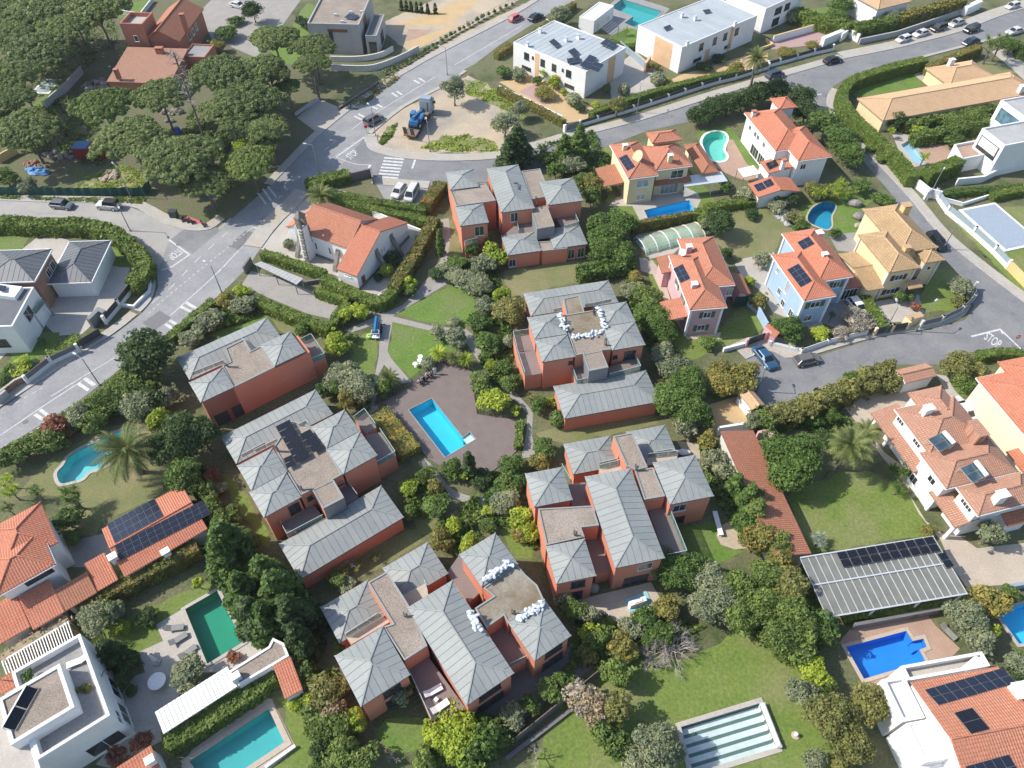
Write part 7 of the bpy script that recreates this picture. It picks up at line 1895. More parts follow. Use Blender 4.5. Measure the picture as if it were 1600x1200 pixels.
# ------------------------------------------------------------------ clipped hedges
def hedge(s,w,h,mat,place_,jag=0.10,dens=48,leaf=0.165,smooth=3,label=None):
 """clipped hedge: s runs along its top; leafy shell round a twiggy core"""
 pts = W(s,h);pts = smooth_line(pts,smooth) if smooth and len(pts) > 2 else pts
 L = [Vector((p.x,p.y,0)) for p in offset_line(pts,w / 2)];Rr = [Vector((p.x,p.y,0)) for p in offset_line(pts,-w / 2)]
 P_,N_ = [],[]
 def area(a,b,c,d,nrm):
  A = ((b - a).cross(c - a).length + (c - a).cross(d - a).length) / 2;k = max(2,int(A * dens));u = RNG.uniform(size=(k,1));v = RNG.uniform(size=(k,1));a,b,c,d = map(np.array,(a,b,c,d))
  P_.append(a * (1 - u) * (1 - v) + b * u * (1 - v) + c * u * v + d * (1 - u) * v);N_.append(np.tile(np.array(nrm),(k,1)))
 Z = Vector((0,0,h));n = len(pts)
 for i in range(n - 1):
  e = (pts[i + 1] - pts[i]).normalized();nl = Vector((-e.y,e.x,0));area(L[i] + Z,L[i + 1] + Z,Rr[i + 1] + Z,Rr[i] + Z,(0,0,1));area(L[i],L[i + 1],L[i + 1] + Z,L[i] + Z,nl);area(Rr[i],Rr[i + 1],Rr[i + 1] + Z,Rr[i] + Z,-nl)
 e = (pts[1] - pts[0]).normalized();area(L[0],Rr[0],Rr[0] + Z,L[0] + Z,-e);e = (pts[-1] - pts[-2]).normalized();area(L[-1],Rr[-1],Rr[-1] + Z,L[-1] + Z,e)
 P_ = np.concatenate(P_);N_ = np.concatenate(N_);lump = 0.5 * (np.sin(P_[:,0] * 1.7 + P_[:,1] * 0.9) + np.sin(P_[:,1] * 2.3 - P_[:,0] * 0.6 + P_[:,2] * 2));P_ = P_ + N_ * (lump * jag + RNG.normal(size=len(P_)) * jag * 0.6)[:,None];P_[:,2] = np.maximum(P_[:,2],0.05)
 Nn = N_ + RNG.normal(size=N_.shape) * 0.5;Nn /= np.linalg.norm(Nn,axis=1)[:,None];o0 = Vector((pts[0].x,pts[0].y,0));me = quads_mesh('foliage',P_ - np.array(o0),Nn,np.full(len(P_),leaf),[MATS['leaf_' + mat]],1.3)
 root = empty('hedge',o0,label or ('clipped hedge ' + place_),'hedge');o = bpy.data.objects.new('foliage',me);COL.objects.link(o);o.parent = root;ORG[o.name] = ORG[root.name]
 mb = MB();q = 0.12;Li = [Vector((p.x,p.y,0)) for p in offset_line(pts,w / 2 - q)];Ri = [Vector((p.x,p.y,0)) for p in offset_line(pts,-w / 2 + q)];t = Vector((0,0,h - q))
 for i in range(n - 1):
  mb.poly([Ri[i] + t,Ri[i + 1] + t,Li[i + 1] + t,Li[i] + t]);mb.poly([Ri[i],Ri[i + 1],Ri[i + 1] + t,Ri[i] + t]);mb.poly([Li[i + 1],Li[i],Li[i] + t,Li[i + 1] + t])
 mb.poly([Li[0],Ri[0],Ri[0] + t,Li[0] + t]);mb.poly([Ri[-1],Li[-1],Li[-1] + t,Ri[-1] + t]);mb.build('twig_core',MATS['leaf_' + mat],root);return root
hedge('B2 320,5 500,45 700,85 860,110 990,135',1.6,1.8,'hedge','along the car park above the church, outer row')
hedge('B2 430,60 580,100 760,145 900,170 1010,200',1.6,1.8,'hedge','along the church wall, inner row')
hedge('A2 300,1075 400,1040 545,1010',2.4,1.8,'hedge','at the junction corner above the church',leaf=0.24)
hedge('A2 1085,1065 1040,1120 990,1185',2.4,2.2,'hedge_brown','right of the two white parked cars')
hedge('B2 1045,185 980,300 900,440 800,590',1.9,2.3,'hedge_brown','right of the church, long straight one',leaf=0.22)
hedge('B2 395,530 500,590 620,640 720,670 800,610',1.8,2.0,'hedge','in front of the church, lower')
hedge('B2 35,385 150,420 280,465 400,505',1.5,1.6,'hedge','in front of the church, upper')
hedge('B2 345,605 440,635 535,668',1.2,1.6,'hedge','between car park and church path')
hedge('B2 535,680 490,730 440,800',1.4,1.8,'hedge','across the end of the walled car park')
hedge('B2 -20,645 100,705 250,765 430,830',1.8,1.8,'hedge','along the lower side of the car park')
hedge('B1 -60,205 60,200 180,215 450,215 620,250 720,310 800,390 835,460 800,540 760,570',2.6,2.2,'hedge','curving round the dark roofed house',0.22,leaf=0.26)
hedge('B1 1250,665 1130,760 985,885',1.4,1.6,'hedge','along the main road above the villa')
hedge('B1 275,985 360,940 455,880',1.8,1.1,'hedge','inside the wall of the left front yard',0.2)
hedge('A4 1000,340 860,370 700,415 580,460 520,520 520,590 590,680 720,800 850,920 935,1030',2.2,2.6,'hedge','curving round the tan bungalow at the street corner')
hedge('A4 1020,385 1150,330 1320,265',1.8,2.4,'hedge_brown','beside the chimney of the tan bungalow')
hedge('A4 240,50 320,80 420,110 560,140',3.0,2.8,'hedge','at the top behind the pink forecourt',0.3,leaf=0.28)
hedge('A4 590,150 700,130 820,105',3.0,3.0,'hedge','at the top beside the tan roofed house',0.25,leaf=0.28)
hedge('A4 830,95 960,60 1080,30 1220,-10',2.6,3.0,'gold','at the top above the parked cars',0.3,leaf=0.28,label='golden orange hedge at the top above the parked cars')
hedge('A4 880,715 1050,690 1250,655 1430,620',1.4,2.2,'mid','below the tan bungalow roof',0.3,leaf=0.26)
hedge('A4 940,790 1120,760 1290,720 1400,690',2.2,2.2,'mid','above the brick terrace on the right',0.3,leaf=0.26)
hedge('A4 1010,1000 1110,965 1205,925',2.4,3.2,'hedge','block shaped, beside the white modern house')
hedge('A4 1560,250 1575,300',2.0,2.0,'hedge','at the right edge by the driveway',smooth=0)
hedge('A3 -5,510 120,570 250,635 380,705',1.3,1.5,'hedge_brown','with red tips between sand lot and ochre garden')
hedge('A3 540,655 700,595 900,530 1150,465 1390,410',1.5,1.8,'hedge','behind the white street wall of the terraces')
hedge('A3 -20,310 60,260 180,200 300,120 440,10',1.5,1.6,'hedge_brown','between the main road and the white terrace')
hedge('A3 650,230 760,265 830,235',1.2,1.2,'hedge','by the lawn of the teal pool')
hedge('B3 785,220 900,195 1030,172 1140,150',1.0,2.4,'hedge_brown','screening the narrow blue pool')
hedge('B3 475,500 600,470 790,430',2.4,2.2,'green','at the end of the lawn below the top villa',0.35,leaf=0.3)
hedge('B4 645,640 700,730 765,825',1.6,1.7,'hedge','between the blue villa and the corner villa')
hedge('B3 1165,130 1200,220',1.4,1.8,'hedge','right of the narrow blue pool',smooth=0)
hedge('B3 1215,120 1360,95 1510,80',1.6,1.4,'hedge','between the dry garden and the mint pool garden',0.25)
hedge('B4 20,45 100,40 190,60',1.4,1.2,'hedge','below the white annex with solar panels')
hedge('B4 1320,985 1440,970 1575,975',1.6,1.4,'hedge','below the painted stop lettering')
hedge('C4 0,215 140,205 300,150 480,90 640,25 840,-20',2.2,2.2,'khaki','along the street above the right hand garden',0.5,leaf=0.3,dens=28)
hedge('B4 1395,50 1480,30 1575,15',1.6,1.4,'hedge','inside the white wall on the right')
hedge('A4 1100,1130 1300,1110 1575,1090',1.4,1.0,'green','below the white modern house',0.25)
hedge('D1 960,1050 1120,960 1330,830 1500,720 D2 10,690 100,640',2.0,2.1,'hedge','between the slatted shelter and the turquoise pool',leaf=0.18)
hedge('D1 445,265 560,195 700,120 850,40 C1 930,1090 1150,975',1.9,2.3,'hedge_brown','with reddish top below the solar annex',0.18)
hedge('C2 715,205 770,270 840,350 905,430',3.2,1.5,'gold','beside the timber deck',0.18,label='golden brown clipped hedge block beside the timber deck')
hedge('C3 120,245 118,330 112,400',1.0,1.0,'hedge','at the right side of the timber deck')
hedge('D4 540,320 700,300 900,275 1090,245',0.8,1.0,'hedge','along the wall below the glazed carport',0.2)
hedge('C1 1180,640 1240,760 1310,900 D2 -40,30',1.4,2.0,'mid','of ivy between the villa and the conifers',0.3,leaf=0.26)
hedge('D2 190,500 260,590 300,720 330,860 390,1020 440,1190',1.8,1.8,'mid','of ivy left of the bottom villa',0.35,leaf=0.26)
hedge('D1 10,560 150,470 330,370 400,330',1.6,2.5,'dry','over the weathered pergola',0.3,label='dry climbing plant mass growing over the weathered pergola',dens=14)
def tufts(name,s,n,mat,label,cat,size=0.22,hmax=0.3):
 """low growth scattered over an outline: uncountable, one object"""
 pts = ccw(W(s,0.0));a = np.array([(p.x,p.y) for p in pts]);lo,hi = a.min(0),a.max(0);P_ = []
 while len(P_) < n:
  q = RNG.uniform(lo,hi)
  if inside(Vector((q[0],q[1],0)),pts) and math.sin(q[0] * 0.9 + 1.3 * math.sin(q[1] * 0.5)) * math.cos(q[1] * 0.8 + math.sin(q[0] * 0.4)) > RNG.uniform(-0.9,0.5): P_.append((q[0],q[1],RNG.uniform(0.03,hmax) * (0.4 + 0.6 * abs(math.sin(q[0] * 0.8) * math.cos(q[1] * 0.7)))))
 P_ = np.array(P_);Nn = RNG.normal(size=P_.shape) * 0.7 + np.array([0,0,0.8]);Nn /= np.linalg.norm(Nn,axis=1)[:,None];o0 = np.array([a[:,0].mean(),a[:,1].mean(),0])
 me = quads_mesh(name,P_ - o0,Nn,np.full(n,size),[MATS['leaf_' + mat]],1.8);o = bpy.data.objects.new(name,me);COL.objects.link(o);o.location = o0;ORG[o.name] = Vector(o0);tag(o,label,cat,kind='stuff')
tufts('weeds','A2 960,870 1080,800 1250,790 1400,830 1420,890 1150,890',1100,'lime','bright green weeds at the edge of the sand lot','weeds')
tufts('weeds','A2 720,840 760,760 830,720 800,800 740,850',900,'hedge','grassy weeds beside the low loader ramps','weeds')
tufts('weeds','A2 1220,470 1300,470 1575,620 1575,700 1400,620 1230,550',1200,'lime','tall green weeds behind the red tipped hedge','weeds')
tufts('weeds','A1 430,1100 520,1040 700,960 820,1000 860,1090 700,1130',1100,'lime','bright weeds by the rubble behind the net fence','weeds')
tufts('weeds','B1 0,60 400,75 860,70 830,110 400,95 0,80',2600,'hedge','weeds along the foot of the green net fence','weeds')
tufts('weeds','A2 480,640 700,480 900,400 820,480 600,640',2200,'hedge_brown','dry weeds on the verge of the main road','weeds')
tufts('undergrowth','C1 0,520 240,420 560,260 800,180 700,120 480,150 220,320 0,440',5000,'mid','low undergrowth in the shrubbery along the main road','undergrowth',0.3,0.9)
tufts('undergrowth','D2 450,600 560,880 640,1190 420,1190 330,960 260,600',4500,'mid','low undergrowth left of the bottom villa','undergrowth',0.3,0.8)
tufts('undergrowth','F 900,990 1000,960 1100,980 1000,1030 920,1040 880,1060',3000,'mid','low undergrowth between the terrace and the big lawn','undergrowth',0.3,0.7)
tufts('undergrowth','F 1150,930 1260,900 1300,980 1240,1020 1150,990',3500,'mid','low undergrowth beneath the tree mass by the carport','undergrowth',0.3,0.8)
tufts('ground_cover','C2 1380,560 1560,560 1560,900 1400,860 1330,760',2500,'green','ground cover right of the central path junction','ground cover',0.25,0.5)
tufts('ground_cover','B2 1100,430 1420,470 1440,700 1300,640 1120,580',2500,'green','ground cover above the lawn triangle','ground cover',0.25,0.5)

for s,n,m_,l_ in (('C3 20,560 150,570 230,880 260,1000 190,1010 90,760',2600,'mid','left of the lower villa'),('C2 860,640 1000,560 1120,680 1000,820 900,800',2200,'hedge','below the left villa terrace'),('C2 1060,860 1300,700 1340,900 1200,1060 1080,1000',2000,'mid','around the orange bushes by the path'),
 ('B3 740,520 850,560 1000,900 1090,1140 960,1130 840,900 760,700',3600,'green','between the sandbag villa and the pink villa'),('C3 1160,360 1300,420 1560,900 1440,960 1300,760 1200,560',3600,'mid','beside the long tile roof'),('B2 1250,760 1500,700 1500,1180 1340,1160',3000,'green','left of the sandbag villa'),
 ('D3 330,180 600,300 760,440 900,600 560,600 480,400',3400,'mid','between the bottom villa and the beige terrace'),('D2 1000,900 1300,900 1500,920 1380,1190 1000,1190',3200,'mid','at the bottom fence'),('C1 1000,560 1200,540 1260,760 1100,660',1500,'green','above the solar annex'),('B1 1020,900 1220,740 1440,640 1575,680 1560,760 1260,860',2400,'mid','above the garage villa'),
 ('A3 220,860 560,760 620,1000 480,1140 280,960',2600,'green','behind the top villa'),('C4 0,240 500,160 560,260 480,480 300,300 0,330',2600,'green','under the street hedge of the right hand garden'),('D4 0,60 340,80 400,480 300,640 100,560',3600,'mid','beneath the golden trees'),('C2 430,20 690,20 660,210 560,180 460,120',1500,'mid','left of the timber deck')):
 tufts('ground_cover',s,n,m_,'leafy ground cover ' + l_,'ground cover',0.3,1.0)

tufts('undergrowth','A1 100,640 420,560 560,720 700,900 560,1000 300,900 120,900',3000,'mid','green undergrowth beneath the pines by the container','undergrowth',0.3,0.7)
tufts('undergrowth','A1 1120,620 1575,620 1575,1000 1300,1150 1000,1100',4500,'mid','green undergrowth beneath the pines at the junction','undergrowth',0.3,0.7)
tufts('undergrowth','A1 0,0 640,0 700,250 480,420 300,560 0,600',6000,'mid','green undergrowth beneath the pines at the top left','undergrowth',0.3,0.7)
# ------------------------------------------------------------------ walls and fences
def fence(s,hb,hp,label,base='white_wall',panel='anthracite',pillar='white_wall',step=3.0,w=0.25,name='street_wall',pw=0.4):
 """low wall with infill panels between pillars; s runs along the foot"""
 pts = W(s,0.0);root = empty(name,(pts[0].x,pts[0].y,0),label,'wall')
 mb = MB();l,r_ = offset_line(pts,w / 2),offset_line(pts,-w / 2)
 for i in range(len(pts) - 1): mb.prism([r_[i],r_[i + 1],l[i + 1],l[i]],0,hb)
 mb.build('wall_base',MATS[base],root)
 for a,b in zip(pts,pts[1:]):
  L = (b - a).length;k = max(1,round(L / step));d = (b - a) / k;an = math.atan2(d.y,d.x)
  for i in range(k):
   p = a + d * i
   if pillar: m = MB();m.box((p.x,p.y,0),pw,pw,hb + hp + 0.08,an);m.build('pillar',MATS[pillar],root)
   q = p + d;u = d.normalized() * (pw / 2);m = MB();m.bar(p + u + Vector((0,0,hb + hp / 2)),q - u + Vector((0,0,hb + hp / 2)),0.08,hp - 0.04);m.build('fence_panel',MATS[panel],root)
  if pillar: m = MB();m.box((b.x,b.y,0),pw,pw,hb + hp + 0.08,an);m.build('pillar',MATS[pillar],root)
 return root
def wall(s,h,w,mat,label,name='garden_wall',cap=None,zs=0.0,smooth=0):
 pts = W(s,zs);pts = smooth_line(pts,smooth) if smooth else pts;l,r_ = offset_line(pts,w / 2),offset_line(pts,-w / 2);root = empty(name,(pts[0].x,pts[0].y,0),label,'wall')
 mb = MB()
 for i in range(len(pts) - 1): mb.prism([r_[i],r_[i + 1],l[i + 1],l[i]],0,h)
 mb.build('wall_body',MATS[mat],root);mb = MB();l,r_ = offset_line(pts,w / 2 + 0.04),offset_line(pts,-w / 2 - 0.04)
 for i in range(len(pts) - 1): mb.prism([r_[i],r_[i + 1],l[i + 1],l[i]],h,h + 0.06)
 mb.build('coping',MATS[cap or mat],root);return root
def postfence(s,h,label,post='dark_metal',infill='net',step=2.0,name='fence',net='net_green',dens=1):
 pts = W(s,0.0);root = empty(name,(pts[0].x,pts[0].y,0),label,'fence');allp = []
 for a,b in zip(pts,pts[1:]):
  k = max(1,round((b - a).length / step))
  for i in range(k): allp.append(a.lerp(b,i / k))
 allp.append(pts[-1])
 for p in allp: m = MB();m.tube((p.x,p.y,0),(p.x,p.y,h),0.04,n=5);m.build('post',MATS[post],root)
 for a,b in zip(allp,allp[1:]):
  m = MB()
  if infill == 'net':
   d = b - a;nrm = Vector((d.y,-d.x,0)).normalized();k = 6
   for i in range(k):
    t0,t1 = i / k,(i + 1) / k;f = lambda t,z: a.lerp(b,t) + nrm * 0.1 * math.sin(t * 9 + z * 3 + a.x) + Vector((0,0,z));m.poly([f(t0,0.02),f(t1,0.02),f(t1,h - 0.08 * math.sin(math.pi * t1)),f(t0,h - 0.08 * math.sin(math.pi * t0))])
   m.build('net_panel',MATS[net],root)
  else:
   for j in range(dens): z = h * (j + 1) / dens - 0.04;m.bar(a + Vector((0,0,z)),b + Vector((0,0,z)),0.035,0.05)
   m.build('rail',MATS[post],root)
 return root
fence('A3 380,770 465,745 575,712 680,682 785,650 885,618 988,585 1085,552 1185,520 1285,490 1380,468 1575,405',0.7,0.7,'white street wall with dark panels in front of the white terraces',step=4.0)
fence('A4 0,415 140,378 240,350 340,322 450,298',0.7,0.8,'white street wall with dark panels below the pink forecourt',step=4.5)
wall('A4 385,270 500,222',1.9,1.0,'white_wall','thick white gate wall at the end of the pink forecourt');wall('A4 495,245 540,215 600,250',1.9,0.35,'white_wall','white angled gate wall by the tall top hedge')
wall('A4 605,260 820,215 1000,155 1210,80',1.3,0.3,'concrete_wall','long concrete wall behind the parked cars at the top');wall('A4 1215,90 1300,50',2.0,1.2,'white_wall','white gate pier above the black parked car')
wall('A4 100,250 330,185',1.6,0.3,'white_wall','white wall with ochre coping in the pink forecourt',cap='ochre_wall');wall('A4 20,300 100,270 60,240',0.6,0.3,'ochre_wall','low ochre planter wall beside the top white terrace')
fence('B1 170,1160 310,1050 470,975',0.8,0.9,'white based street wall with dark panels at the left yard',panel='dark_concrete',step=6);fence('B1 480,960 610,880',0.5,1.3,'dark sliding gate of the left yard','dark_concrete','anthracite',None,8,name='sliding_gate')
fence('B1 625,810 705,715 785,610 870,510',0.7,1.0,'dark panelled wall along the bend in front of the garage','white_wall','anthracite','white_wall',5);wall('B1 545,835 605,775 640,790',1.9,0.6,'grey_box','grey meter box wall at the left yard gate')
wall('B1 715,710 790,720 880,630 890,560',0.6,0.25,'white_wall','white planter wall at the main road bend','planter_wall');wall('C1 0,130 110,45 190,10',1.2,0.3,'brick_wall','brown wall beside the main road at the left edge',cap='pavement');wall('C1 0,160 60,110',1.4,0.3,'concrete_wall','grey gate wall at the left edge of the main road')
wall('A4 920,1085 1000,1150 1075,1170',1.7,0.3,'white_wall','white wall at the end of the long curved hedge');fence('B4 990,80 1050,65 1120,165 1270,290 1390,400 1470,485',0.8,1.0,'white wall with blue grey panels along the right hand street',panel='blue_grey_steel',step=5.0)
wall('B4 1475,490 1600,620',1.6,0.3,'ochre_wall','ochre wall at the right hand street');fence('B4 80,940 265,985 420,930 640,875',0.9,0.2,'low white garden wall in front of the blue villa',panel='white_wall',step=9)
fence('B4 690,880 790,860 880,845',0.5,1.2,'grey gate of the ochre corner villa','dark_concrete','anthracite','cream_wall',5,name='entrance_gate');wall('B4 865,825 950,800',1.8,1.0,'cream_wall','cream gate house at the corner villa',cap='tile_tan')
fence('B4 960,835 1080,805 1200,745 1265,680 1275,610',0.5,1.1,'grey panelled fence curving round the ochre corner villa','offwhite_wall','grey_box','offwhite_wall',4);wall('B4 -60,690 0,740 60,850',1.6,0.2,'blue_wall','pale blue wall right of the pink villa');wall('B4 50,870 100,915 80,940',2.0,0.8,'pink_wall','pink gate pier of the pink villa',cap='tile_bright')
fence('B3 1440,945 1550,905',0.2,1.5,'dark green arched gate of the pink villa','pink_wall','dark_green_metal','pink_wall',6,name='entrance_gate');wall('B3 1310,975 1440,940',0.8,0.3,'white_wall','low white wall below the pink villa lawn')
postfence('B1 -40,60 150,58 300,60 450,62 600,64 740,60 850,62 890,20',1.9,'dark green net fence round the building plot',infill='net',step=2.6);wall('A1 275,640 400,530 490,430',1.7,0.25,'concrete_wall','pale panel wall beside the pines');wall('A1 0,960 50,930 110,900',1.6,0.2,'ochre_wall','yellow board fence at the left edge');wall('A1 480,100 530,60',1.2,0.25,'white_wall','white wall at the back lawn');wall('A1 640,75 830,100 900,10',1.0,0.25,'offwhite_wall','low wall round the back lawn')
wall('A2 440,360 560,362 650,355 740,335 805,300',1.2,0.3,'offwhite_wall','pale curved wall of the concrete house',smooth=3);wall('A2 440,412 600,418 690,412 770,388 870,345 955,300',1.3,0.25,'offwhite_wall','outer curved wall with pale top by the concrete house',smooth=3);postfence('A2 640,480 740,430 870,370 1000,295 1200,185 1400,75 1560,-10',1.3,'thin wire fence along the main road',infill='rail',step=3,dens=2,post='grey_metal')
wall('A2 230,680 370,585',0.6,0.3,'concrete_wall','low wall beside the forecourt under the pines');wall('A2 490,640 720,490',0.5,0.3,'dark_concrete','dark low wall along the shaded verge');wall('A2 550,1060 680,1030 690,1080',1.6,0.3,'dark_concrete','dark gate wall beside the car park')
wall('B2 430,62 640,130 760,180 980,265',1.5,0.25,'white_wall','white boundary wall behind the church',zs=1.5);wall('B2 -20,460 -60,520',1.6,0.25,'dark_concrete','dark wall at the road end of the car park');wall('B2 30,470 300,580 420,560',0.7,0.25,'dark_concrete','low dark wall beside the parking canopy');wall('A3 370,705 200,620 0,525',0.9,0.2,'white_wall','thin white wall under the red tipped hedge');fence('A3 385,775 470,748',0.2,1.4,'dark grey entrance gate at the terrace corner','white_wall','grey_box','white_wall',4,name='entrance_gate')
wall('A3 705,275 850,400',1.4,0.15,'blue_grey_steel','pale blue grey screen wall between the white terraces',name='screen_wall');wall('A3 850,425 880,380',2.2,0.4,'peach_wall','peach gate pier in the courtyard');wall('B3 1150,195 1210,280',1.6,0.2,'blue_grey_steel','pale blue screen beside the pool enclosure',name='screen_wall')
postfence('B2 700,1290 810,1225 915,1150 1010,1075 1115,1000 1185,1050 1272,1095',1.0,'dark railing round the upper side of the timber deck',infill='rail',step=2.0,dens=4);postfence('C2 1268,30 1282,130 1297,215 1420,235 1533,250 1530,340 1525,440',1.0,'dark railing round the right side of the timber deck',infill='rail',step=2.0,dens=4);postfence('C2 1000,470 900,350 760,165',1.0,'dark railing along the left side of the timber deck',infill='rail',step=2.2,dens=3)
fence('D3 50,1080 200,960 400,800 595,640',0.3,1.3,'weathered board fence between the bottom villa and the lawn','dark_concrete','old_wood','old_wood',2.0,pw=0.14,name='board_fence');wall('D3 40,1150 250,990 420,860',0.3,0.35,'dark_concrete','low concrete kerb wall along the lawn')
wall('D4 560,385 800,340 1090,285',1.3,0.3,'dark_concrete','grey retaining wall below the glazed carport');wall('D4 1420,165 1600,135',1.2,0.3,'blue_grey_steel','blue grey wall beside the forecourt at the right edge');wall('C3 1270,338 1480,305',1.8,0.25,'white_wall','white wall at the head of the long tile roof');wall('A4 1170,1085 1320,1070 1400,1030 1600,985',1.4,0.3,'white_wall','white wall below the white modern house');wall('B4 1040,75 1210,120 1400,60 1600,10',0.7,0.2,'white_wall','low white wall round the covered pool lawn')
wall('C4 0,360 60,350 90,380',1.6,0.3,'pink_wall','pink curved wall at the head of the garden');wall('D2 60,1200 235,1075',0.4,0.2,'white_paint','thin white edging beside the turquoise pool',name='edging')
# ------------------------------------------------------------------ vehicles
def local_root(name,p,ang,label,cat,group=None):
 o = empty(name,(p.x,p.y,p.z),label,cat,group);o.rotation_euler = (0,0,ang);ORG[o.name] = Vector((0,0,0));return o
def paint(name,c): return plain('paint_' + name,c,0.3,0.25,0.5,0.6)
def ring_loft(mb,rings):
 n = len(rings[0])
 for a,b in zip(rings,rings[1:]):
  for i in range(n): j = (i + 1) % n;mb.poly([a[i],a[j],b[j],b[i]])
 mb.poly(rings[0][::-1]);mb.poly(rings[-1])
CARS = {}
def car_proto(kind):
 if kind in CARS: return CARS[kind]
 L,Wd,H,belt,hood,boot,cab = dict(hatch=(4.1,1.76,1.48,0.92,0.82,0.93,(-0.49,-0.36,0.12,0.27)),saloon=(4.7,1.84,1.44,0.92,0.82,0.95,(-0.40,-0.22,0.10,0.25)),suv=(4.5,1.86,1.68,1.05,0.98,1.05,(-0.49,-0.41,0.14,0.27)),van=(4.4,1.82,1.86,1.05,0.95,1.05,(-0.495,-0.47,0.24,0.37)),jeep=(4.3,1.85,1.8,1.08,1.02,1.08,(-0.44,-0.43,0.08,0.14)))[kind]
 hw = Wd / 2;parts = {}
 mb = MB();st = [(-0.5,0.80,0.42,boot - 0.12),(-0.485,0.93,0.30,boot - 0.03),(-0.40,0.99,0.24,boot),(-0.2,1.0,0.22,belt),(0.1,1.0,0.22,belt),(0.27,1.0,0.22,hood + 0.05),(0.40,0.98,0.24,hood - 0.02),(0.475,0.90,0.28,hood - 0.12),(0.5,0.78,0.38,hood - 0.28)]
 rings = []
 for x,w,z0,z1 in st: w *= hw;X = x * L;rings.append([Vector((X,-w * 0.94,z0)),Vector((X,-w,z0 + (z1 - z0) * 0.45)),Vector((X,-w * 0.97,z1 - 0.07)),Vector((X,-w * 0.86,z1)),Vector((X,w * 0.86,z1)),Vector((X,w * 0.97,z1 - 0.07)),Vector((X,w,z0 + (z1 - z0) * 0.45)),Vector((X,w * 0.94,z0))])
 ring_loft(mb,[r[::-1] for r in rings]);parts['body'] = mb
 x0,x1,x2,x3 = [c * L for c in cab];zt = H;b0,b1 = hw * 0.88,hw * 0.70;zb = belt - 0.05;mid = [(x0,b0 * 0.93,zb),(x3,b0 * 0.93,zb)]
 B = [Vector((x0,-b0,zb)),Vector((x3,-b0,zb)),Vector((x3,b0,zb)),Vector((x0,b0,zb))];T = [Vector((x1,-b1,zt - 0.06)),Vector((x2,-b1,zt - 0.06)),Vector((x2,b1,zt - 0.06)),Vector((x1,b1,zt - 0.06))]
 mb = MB()
 for i in range(4): j = (i + 1) % 4;mb.poly([B[i],B[j],T[j],T[i]])
 parts['window'] = mb
 mb = MB();g = 0.03;R0 = [T[0] + Vector((-g,-g,-0.02)),T[1] + Vector((g,-g,-0.02)),T[2] + Vector((g,g,-0.02)),T[3] + Vector((-g,g,-0.02))];R1 = [Vector((p.x * 0.97 + (x1 + x2) / 2 * 0.03,p.y * 0.86,zt)) for p in R0]
 for i in range(4): j = (i + 1) % 4;mb.poly([R0[i],R0[j],R1[j],R1[i]])
 mb.poly(R1)
 for i in range(4): mb.bar(B[i] + (T[i] - B[i]) * 0.0,T[i],0.09,0.09)
 for sy in (-1,1): xm = (x1 + x2) / 2 - 0.02 * L;mb.bar(Vector((xm,sy * b0,zb)),Vector((xm,sy * b1,zt - 0.05)),0.08,0.04)
 parts['roof'] = mb
 r = 0.33 if kind not in ('suv','jeep') else 0.38;xs = (-0.30 * L,0.315 * L);parts['wheels'] = [(x,sy * (hw - 0.09),r) for x in xs for sy in (-1,1)]
 mb = MB()
 for sy in (-1,1): mb.box((0.455 * L,sy * hw * 0.66,hood - 0.26),0.22,0.34,0.12)
 parts['headlight'] = [(0.462 * L,sy * hw * 0.66,hood - 0.28) for sy in (-1,1)];parts['tail'] = [(-0.487 * L,sy * hw * 0.72,boot - 0.28) for sy in (-1,1)];parts['mirror'] = [(x3 - 0.12 * L,sy * (hw + 0.06),belt - 0.02) for sy in (-1,1)];parts['L'] = L;parts['spec'] = (L,hw,H,belt)
 CARS[kind] = dict(parts=parts,mesh={});return CARS[kind]
def car(kind,rear,front,colour,label,roofcol=None,group=None):
 pr = car_proto(kind);P_ = pr['parts'];a,b = W1(rear,0.5),W1(front,0.5);d = b - a;c = (a + b) / 2;root = local_root('parked_car',Vector((c.x,c.y,sheet_z([Vector((c.x,c.y,0))]))),math.atan2(d.y,d.x),label,'car',group)
 P_['body'].build('body',MATS[colour],root,smooth=False);P_['window'].build('window',MATS['car_glass'],root);P_['roof'].build('roof',MATS[roofcol or colour],root)
 for x,y,r in P_['wheels']:
  m = MB();m.tube((x,y - 0.11,r),(x,y + 0.11,r),r,n=14);w = m.build('wheel',MATS['black_rubber'],root);m = MB();m.tube((x,y - 0.118,r),(x,y + 0.118,r),r * 0.62,n=12);m.build('rim',MATS['alu'],w)
 for q in P_['headlight']: m = MB();m.box(q,0.16,0.36,0.13);m.build('headlight',MATS['white_paint'],root)
 for q in P_['tail']: m = MB();m.box(q,0.1,0.3,0.16);m.build('tail_light',MATS['sign_red'],root)
 for q in P_['mirror']: m = MB();m.box(q,0.16,0.16,0.13);m.build('wing_mirror',MATS[colour],root)
 return root
for n_,c in dict(white=(0.74,0.75,0.76),red=(0.30,0.012,0.02),navy=(0.02,0.028,0.055),black=(0.014,0.016,0.018),grey=(0.19,0.185,0.18),taupe=(0.17,0.155,0.145),blue=(0.035,0.105,0.20),silver=(0.45,0.45,0.45),brown=(0.035,0.028,0.026),steel=(0.16,0.17,0.185),darkblue=(0.04,0.06,0.09)).items(): paint(n_,c)
car('suv','F 572,194','F 595,181','paint_taupe','grey brown car driving on the main road past the sand lot')
car('hatch','F 794,34','F 816,23','paint_red','red hatchback on the main road at the top');car('saloon','F 826,33','F 848,21','paint_navy','dark blue car behind the red hatchback at the top')
car('hatch','F 629,291','F 617,307','paint_white','white hatchback parked left of the white van by the church hedge');car('van','F 649,294','F 638,313','paint_white','white van parked beside the white hatchback by the church hedge')
